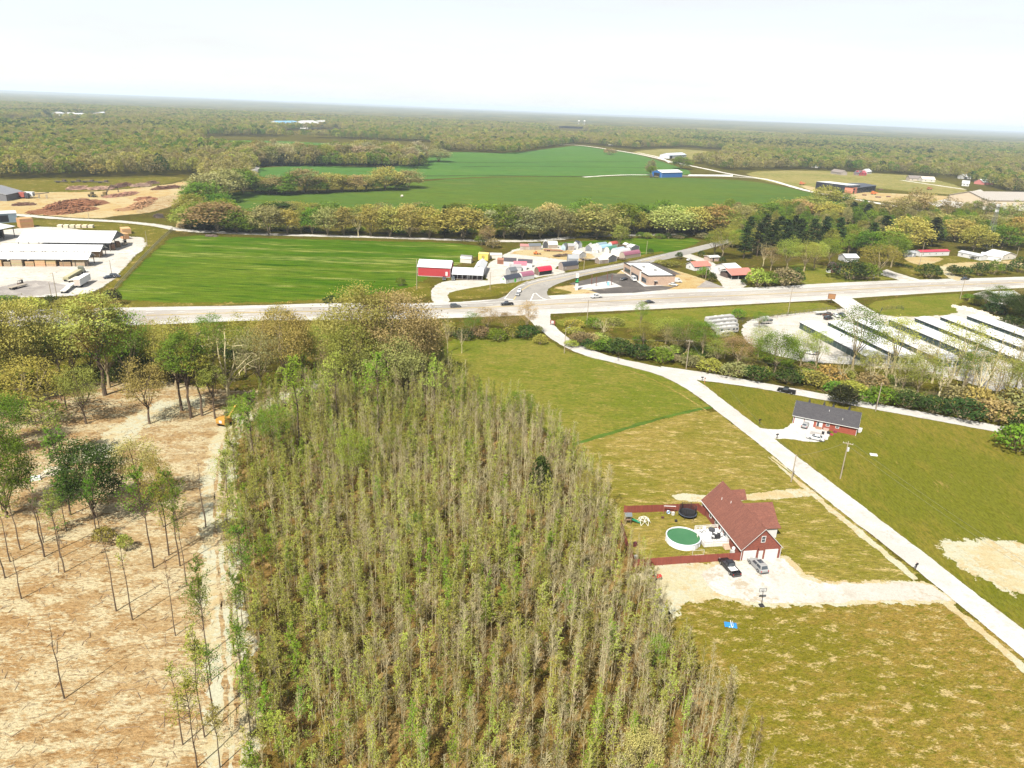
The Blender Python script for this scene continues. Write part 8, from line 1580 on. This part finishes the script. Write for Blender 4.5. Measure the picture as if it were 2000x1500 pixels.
FARB = [('brown-roofed house at the far edge of the stubble field', (1622, 339), (1642, 342), 12, B(.3, .26, .22), B(.22, .18, .15)), ('small red barn between trees behind the stubble field', (1678, 343), (1692, 343), 12, B(.38, .04, .05), B(.30, .04, .05)), ('dark-roofed house beside the small red barn', (1667, 342), (1677, 343), 12, B(.2, .14, .12), B(.1, .09, .1)), ('white house peeping over the trees beside the red barn', (1693, 340), (1702, 339), 12, W_, TIN), ('brown-roofed house on the lane behind the stubble field', (1776, 353), (1799, 354), 13, B(.45, .38, .3), B(.2, .17, .15)), ('cream house right of the brown-roofed one on the lane', (1801, 355), (1826, 356), 13, CREAM, B(.56, .5, .42)),
        ('white house half hidden by trees in the far hamlet', (1884, 350), (1896, 350), 14, W_, TIN), ('red-walled barn with a white roof in the far hamlet', (1920, 361), (1940, 361), 16, B(.5, .18, .16), TIN), ('pale house low among the far hamlet trees', (1878, 363), (1892, 364), 10, W_, LGREY), ('white house in the woods left of the stubble field', (1585, 327), (1598, 328), 12, W_, LGREY), ('white building far behind the yellow field', (1926, 320), (1945, 321), 16, W_, TIN), ('white house by the far farm road', (1195, 284), (1203, 284), 14, W_, TIN),
        ('pale house in the trees above the crop field', (816, 266), (830, 266), 18, W_, TIN), ('white building among the far dark pines', (895, 249), (915, 249), 30, W_, LGREY), ('white barn roof above the right crop field', (1290, 281), (1300, 281), 20, W_, TIN), ('white house among far trees right of the crops', (1283, 282), (1289, 282), 16, W_, LGREY), ('white farm roof among the woods in the middle distance', (848, 263), (858, 263), 18, W_, TIN), ('pale farm roof left of the woods edge', (866, 264), (876, 264), 18, CREAM, TIN)]
for lb, pl, pr, d, wc, rc in FARB:
    a = Bld('farm_house', lb, 'house', pl, pr, d, 4, 8, ('siding', wc), ('rib_x', rc), 'x', .5); a.window('front', a.W * .2, 1.2, 2, 1.6); a.window('front', a.W * .65, 1.2, 2, 1.6)
for lb, pl, pr, d, e, r, wc, rc in (('long factory with a blue roof far behind the woods', (552, 252), (592, 251), 60, 14, 22, B(.5, .5, .42), B(.16, .38, .62)), ('white factory hall with a red stripe far behind the woods', (602, 252), (626, 251), 50, 15, 24, W_, W_), ('white warehouse right of the red striped factory', (630, 248), (645, 247), 40, 14, 20, W_, W_), ('white school-like building in the far left woods', (140, 229), (155, 229), 40, 9, 14, W_, B(.8, .8, .78)), ('pale building right of the white one in the far left woods', (157, 229), (174, 228), 40, 8, 12, W_, TIN), ('white hall left of the far woods clearing', (118, 226), (128, 226), 40, 8, 12, W_, TIN), ('far white building behind the left woods', (205, 226), (214, 225), 40, 8, 12, W_, TIN)):
    a = Bld('factory', lb, 'factory', pl, pr, d, e, r, ('siding', wc), ('rib_x', rc), 'x', .6)
    for i in range(4): a.panel('loading_door', 'front', a.W * (.1 + .22 * i), a.W * (.1 + .22 * i) + 6, .2, 5, B(.3, .3, .32))
    if 'red stripe' in lb: a.panel('red_stripe', 'front', 0, a.W, 5.5, 8.5, B(.5, .06, .06))
for i, (bx, ty) in enumerate(((1130, 234.5), (1141, 234.5))):
    p = G(bx, 249); h = height_of(p, ty); o = thing('water_tower', ('white water tower on the horizon, the left of two', 'white and dark water tower on the horizon, the right of two')[i], 'water tower', (p.x, p.y, 0)); r = h * .16; m = MB(); n = 12
    for k in range(6):
        a0, a1 = -math.pi / 2 + math.pi * k / 6, -math.pi / 2 + math.pi * (k + 1) / 6; m.tube((0, 0, h * .85 + r * .75 * math.sin(a0)), (0, 0, h * .85 + r * .75 * math.sin(a1)), max(.01, r * math.cos(a0)), max(.01, r * math.cos(a1)), n, False)
    m.build('tank', 'paint', o, W_)
    for k in range(5): t = 2 * math.pi * k / 5; MB().tube((r * .9 * math.cos(t), r * .9 * math.sin(t), 0), (r * .6 * math.cos(t), r * .6 * math.sin(t), h * .8), r * .05, None, 5).build('leg', 'metal', o, LGREY)
    MB().tube((0, 0, 0), (0, 0, h * .8), r * .12, None, 6).build('riser', 'paint', o, W_)
p = G(1927, 487); h = height_of(p, 398); o = thing('lattice_tower', 'tall grey lattice mast standing behind the trailer homes', 'tower', (p.x, p.y, 0), .3)
w0, w1 = 2.3, .5; cr = [(-1, -1), (1, -1), (1, 1), (-1, 1)]; ww = lambda z: (w0 + (w1 - w0) * z / h) / 1
for cx, cy_ in cr: MB().tube((cx * w0, cy_ * w0, 0), (cx * w1, cy_ * w1, h), .11, .08, 5).build('leg', 'metal', o, B(.36, .37, .34))
br = MB(); z = 0.0
while z < h - 1:
    z1 = min(h, z + 2.2 * ww(z) * .8 + .6)
    for i in range(4):
        a, b = cr[i], cr[(i + 1) % 4]; br.tube((a[0] * ww(z), a[1] * ww(z), z), (b[0] * ww(z1), b[1] * ww(z1), z1), .05, None, 4, False).tube((b[0] * ww(z), b[1] * ww(z), z), (a[0] * ww(z1), a[1] * ww(z1), z1), .05, None, 4, False).tube((a[0] * ww(z1), a[1] * ww(z1), z1), (b[0] * ww(z1), b[1] * ww(z1), z1), .05, None, 4, False)
    z = z1
br.build('bracing', 'metal', o, B(.36, .37, .34), kind='stuff')
for z in (h - 2, h - 6): MB().box(-.9, -.6, -.8, .8, z, z + 1.8).box(.6, .9, -.8, .8, z, z + 1.8).build('antenna', 'paint', o, W_)
p = G(785, 385); o = thing('hay_bale', 'round pale bale alone in the crop field', 'hay bale', (p.x, p.y, 0), .4); MB().tube((-1.0, 0, 1.1), (1.0, 0, 1.1), 1.1, None, 16).build('bale', 'matte', o, B(.55, .5, .4)); MB().tube((-.62, 0, 1.1), (-.56, 0, 1.1), 1.115, None, 16).tube((.56, 0, 1.1), (.62, 0, 1.1), 1.115, None, 16).build('twine', 'matte', o, B(.3, .28, .22))
# ================================================================== CLEARING
p = G(443, 829); o = thing('excavator', 'yellow excavator seen from behind at the head of the dirt track', 'excavator', (p.x, p.y, .05), rad(72))
YE = B(.42, .21, .03)
for y in (-1.25, 1.25): MB().prism([(-2.0, .35), (-1.7, 0), (1.7, 0), (2.0, .35), (1.8, .8), (-1.8, .8)], y - .3, y + .3).build('track', 'rubber', o, BLK)
MB().prism([(-2.4, 1.0), (-2.5, 1.5), (-2.4, 2.35), (-1.0, 2.45), (.6, 2.2), (.8, 1.0)], -1.45, 1.45).build('body', 'paint', o, YE); MB().box(-2.53, -2.47, -.55, .35, 1.35, 2.1).build('engine_grille', 'paint', o, W_); MB().box(-1.6, 1.6, -1.1, 1.1, .65, .99).build('undercarriage', 'paint', o, BLK)
MB().hull8([(.81, .3, 1.0), (2.0, .3, 1.0), (2.0, 1.4, 1.0), (.81, 1.4, 1.0)], [(.81, .35, 3.0), (1.7, .35, 3.0), (1.7, 1.35, 3.0), (.81, 1.35, 3.0)]).build('cab', 'glass', o); MB().beam((.8, -.3, 1.8), (4.2, -.3, 4.2), .5, .6).beam((4.2, -.3, 4.2), (6.2, -.3, 2.0), .4, .5).build('boom', 'paint', o, YE); MB().hull8([(5.6, -.9, .6), (6.6, -.9, .9), (6.6, .3, .9), (5.6, .3, .6)], [(5.8, -.9, 1.9), (6.5, -.9, 2.0), (6.5, .3, 2.0), (5.8, .3, 1.9)]).build('bucket', 'metal', o, DGREY)
p = G(70, 937); o = thing('white_tank', 'dented white tank with a dark hole lying in the clearing', 'tank', (p.x, p.y, 0), .5); MB().hull8([(-1.1, -.7, 0), (1.1, -.7, 0), (1.1, .7, 0), (-1.1, .7, 0)], [(-1.0, -.6, .9), (.9, -.6, .7), (.9, .6, .7), (-1.0, .6, .9)]).build('shell', 'paint', o, B(.62, .66, .6)); MB().tube((.1, 0, .8), (.1, 0, .83), .28, None, 10).build('hole', 'matte', o, BLK)
log_pile('log_pile', 'pale sawn logs beside the dented white tank', [(82, 930), (105, 922), (134, 918)], 3.5, 1.0, 31, 40, (2.4, .26), B(.45, .40, .3))
for px, rz, lb in (((290, 1285), .5, 'fallen bare tree top lying in the lower clearing'), ((270, 1120), .2, 'fallen pale branch in the middle of the clearing'), ((165, 1160), .9, 'fallen dark branch in the left of the clearing')):
    pass
def slash():
    """branches left on the cleared ground"""
    rg = random.Random(12); mb = MB(); P = [tuple(G(*p)[:2]) for p in CLEARING]; k = 0
    while k < 1700:
        x, y = rg.uniform(-120, -30), rg.uniform(70, 215)
        if not inside(P, x, y): continue
        ix, iy = image_xy(x, y, 0)
        if not (-40 < ix < 520 and iy < 1540): continue
        a = rg.uniform(0, 3.14); L = rg.uniform(.3, 1.6) * (2.6 if rg.random() < .08 else 1); r = rg.uniform(.025, .06); z = rg.uniform(.03, .12)
        mb.tube((x, y, z), (x + math.cos(a) * L, y + math.sin(a) * L, z + rg.uniform(0, .18)), r, r * .6, 4, False); k += 1
    o = mb.build('branch_litter', 'board', None, B(.26, .19, .125)); o['kind'] = 'stuff'; o['label'] = 'broken branches strewn over the cleared ground'
slash()
# ================================================================== POLES AND LINES
PL = {}
for k, b, t, lb, kw in (('a', (1641, 935), (1659, 862), 'utility pole with crossarm and transformer on the lawn right of the local road', dict(transformer=True, arm_rz=-.5)), ('b', (1545, 941), (1553, 888), 'bare wooden pole at the left edge of the local road', dict(arm=False)), ('c', (1710, 803), (1724, 747), 'plain wooden pole on the grass beside the branch road', dict(arm=False)), ('d', (1340, 720), (1348, 663), 'utility pole with crossarm at the fork of the roads', dict(arm_rz=-.1)), ('e', (1102, 690), (1105, 641), 'utility pole with a street lamp beside the curving local road', dict(arm=False, lamp=True)), ('f', (1146, 634), (1149, 586), 'slim utility pole between brush and highway right of the junction', dict(arm=False)),
                        ('g', (1538, 617), (1545, 560), 'utility pole on the highway verge before the storage lot', dict(arm_rz=.2)), ('h', (1875, 584), (1882, 545), 'utility pole at the right end of the highway verge', dict(arm_rz=.2)), ('i', (814, 565), (816, 506), 'pale utility pole left of the red barn', dict(arm=False)), ('j', (957, 566), (958, 532), 'pole with a lamp on the grass island before the dealer office', dict(arm=False, lamp=True)), ('k', (1262, 497), (1263, 471), 'wooden pole on the grass right of the dealer lot', dict(arm=False)), ('l', (1140, 528), (1143, 489), 'tall pole in the middle of the dealer lot', dict(arm=False)),
                        ('m', (1378, 545), (1381, 499), 'left of the two wooden poles by the red-roofed cottage', dict(arm=False)), ('n', (1384, 548), (1387, 502), 'right of the two wooden poles by the red-roofed cottage', dict(arm=False)), ('o', (111, 579), (104, 533), 'thin light pole in the lumber yard near the box trailer', dict(lamp=True, arm=False)), ('p', (100, 577), (93, 551), 'short dark pole left of the thin light pole', dict(arm=False)), ('q', (219, 541), (216, 508), 'light pole beside the parked dark cars in the lumber yard', dict(lamp=True, arm=False)), ('r', (288, 482), (285, 452), 'wooden pole on the dry grass near the hay field fence', dict(arm=False)), ('s', (174, 428), (172, 408), 'wooden pole between the gravel lane and the log yard', dict(arm=False)), ('t', (1795, 520), (1798, 474), 'wooden pole before the red-roofed trailer home', dict(arm=False)), ('u', (1985, 502), (1989, 482), 'wooden pole at the right border beside the cream bungalow', dict(arm=False)), ('v', (353, 445), (354, 424), 'pale pole at the hedgerow end by the gravel lane', dict(arm=False)), ('w', (1714, 334), (1716, 322), 'far wooden pole beside the small red barn', dict(arm=False))):
    p, h = utility_pole(b, t, lb, **kw); PL[k] = (p, h)
T = lambda k, dz=-.4, dx=0: Vector((PL[k][0].x + dx, PL[k][0].y, PL[k][1] + dz))
far_e = G(2150, 1330); far_e.z = 10.5
wire(T('a', -.35, -1), far_e, 'power line from the transformer pole down to the right along the road', 1.0); wire(T('a', -.35, 1), far_e + Vector((2, 0, 0)), 'second power line from the transformer pole down to the right', 1.0); wire(T('a', -.35, -.5), T('b', -.3), 'power line crossing the local road to the bare pole', .5); wire(T('b', -.3), T('d', -.3), 'power line from the bare pole to the fork of the roads', 2.0); wire(T('d', -.3, -1), T('e', -.3), 'power line along the curving local road', 1.6); wire(T('d', -.3, 1), T('c', -.3), 'power line above the brush along the branch road', 2.0)
ex = G(2060, 850); ex.z = 10; wire(T('c', -.3), ex, 'power line from the branch road pole to the right border', 1.6)
wire(T('g', -.3), T('h', -.3), 'power line along the highway verge before the storage lot', 3.0, .03); wire(T('f', -.3), T('g', -.3), 'power line from the junction to the storage lot', 3.5, .03); wire(T('e', -.3), T('f', -.3), 'power line across the brush at the junction', 1.2, .03)
# ------------------------------------------------------------------ thin spring haze
def haze():
    mb = MB().box(-40000, 40000, -400, 36000, -1.5, 140); t = NT('haze'); p = t.n('ShaderNodeVolumePrincipled')
    p.inputs['Color'].default_value = (.74, .86, .985, 1); p.inputs['Density'].default_value = 7.5e-5; p.inputs['Anisotropy'].default_value = .2
    t.t.links.new(p.outputs[0], t.out.inputs['Volume'])
    o = mb.build('haze', t.m); o['kind'] = 'stuff'
haze()
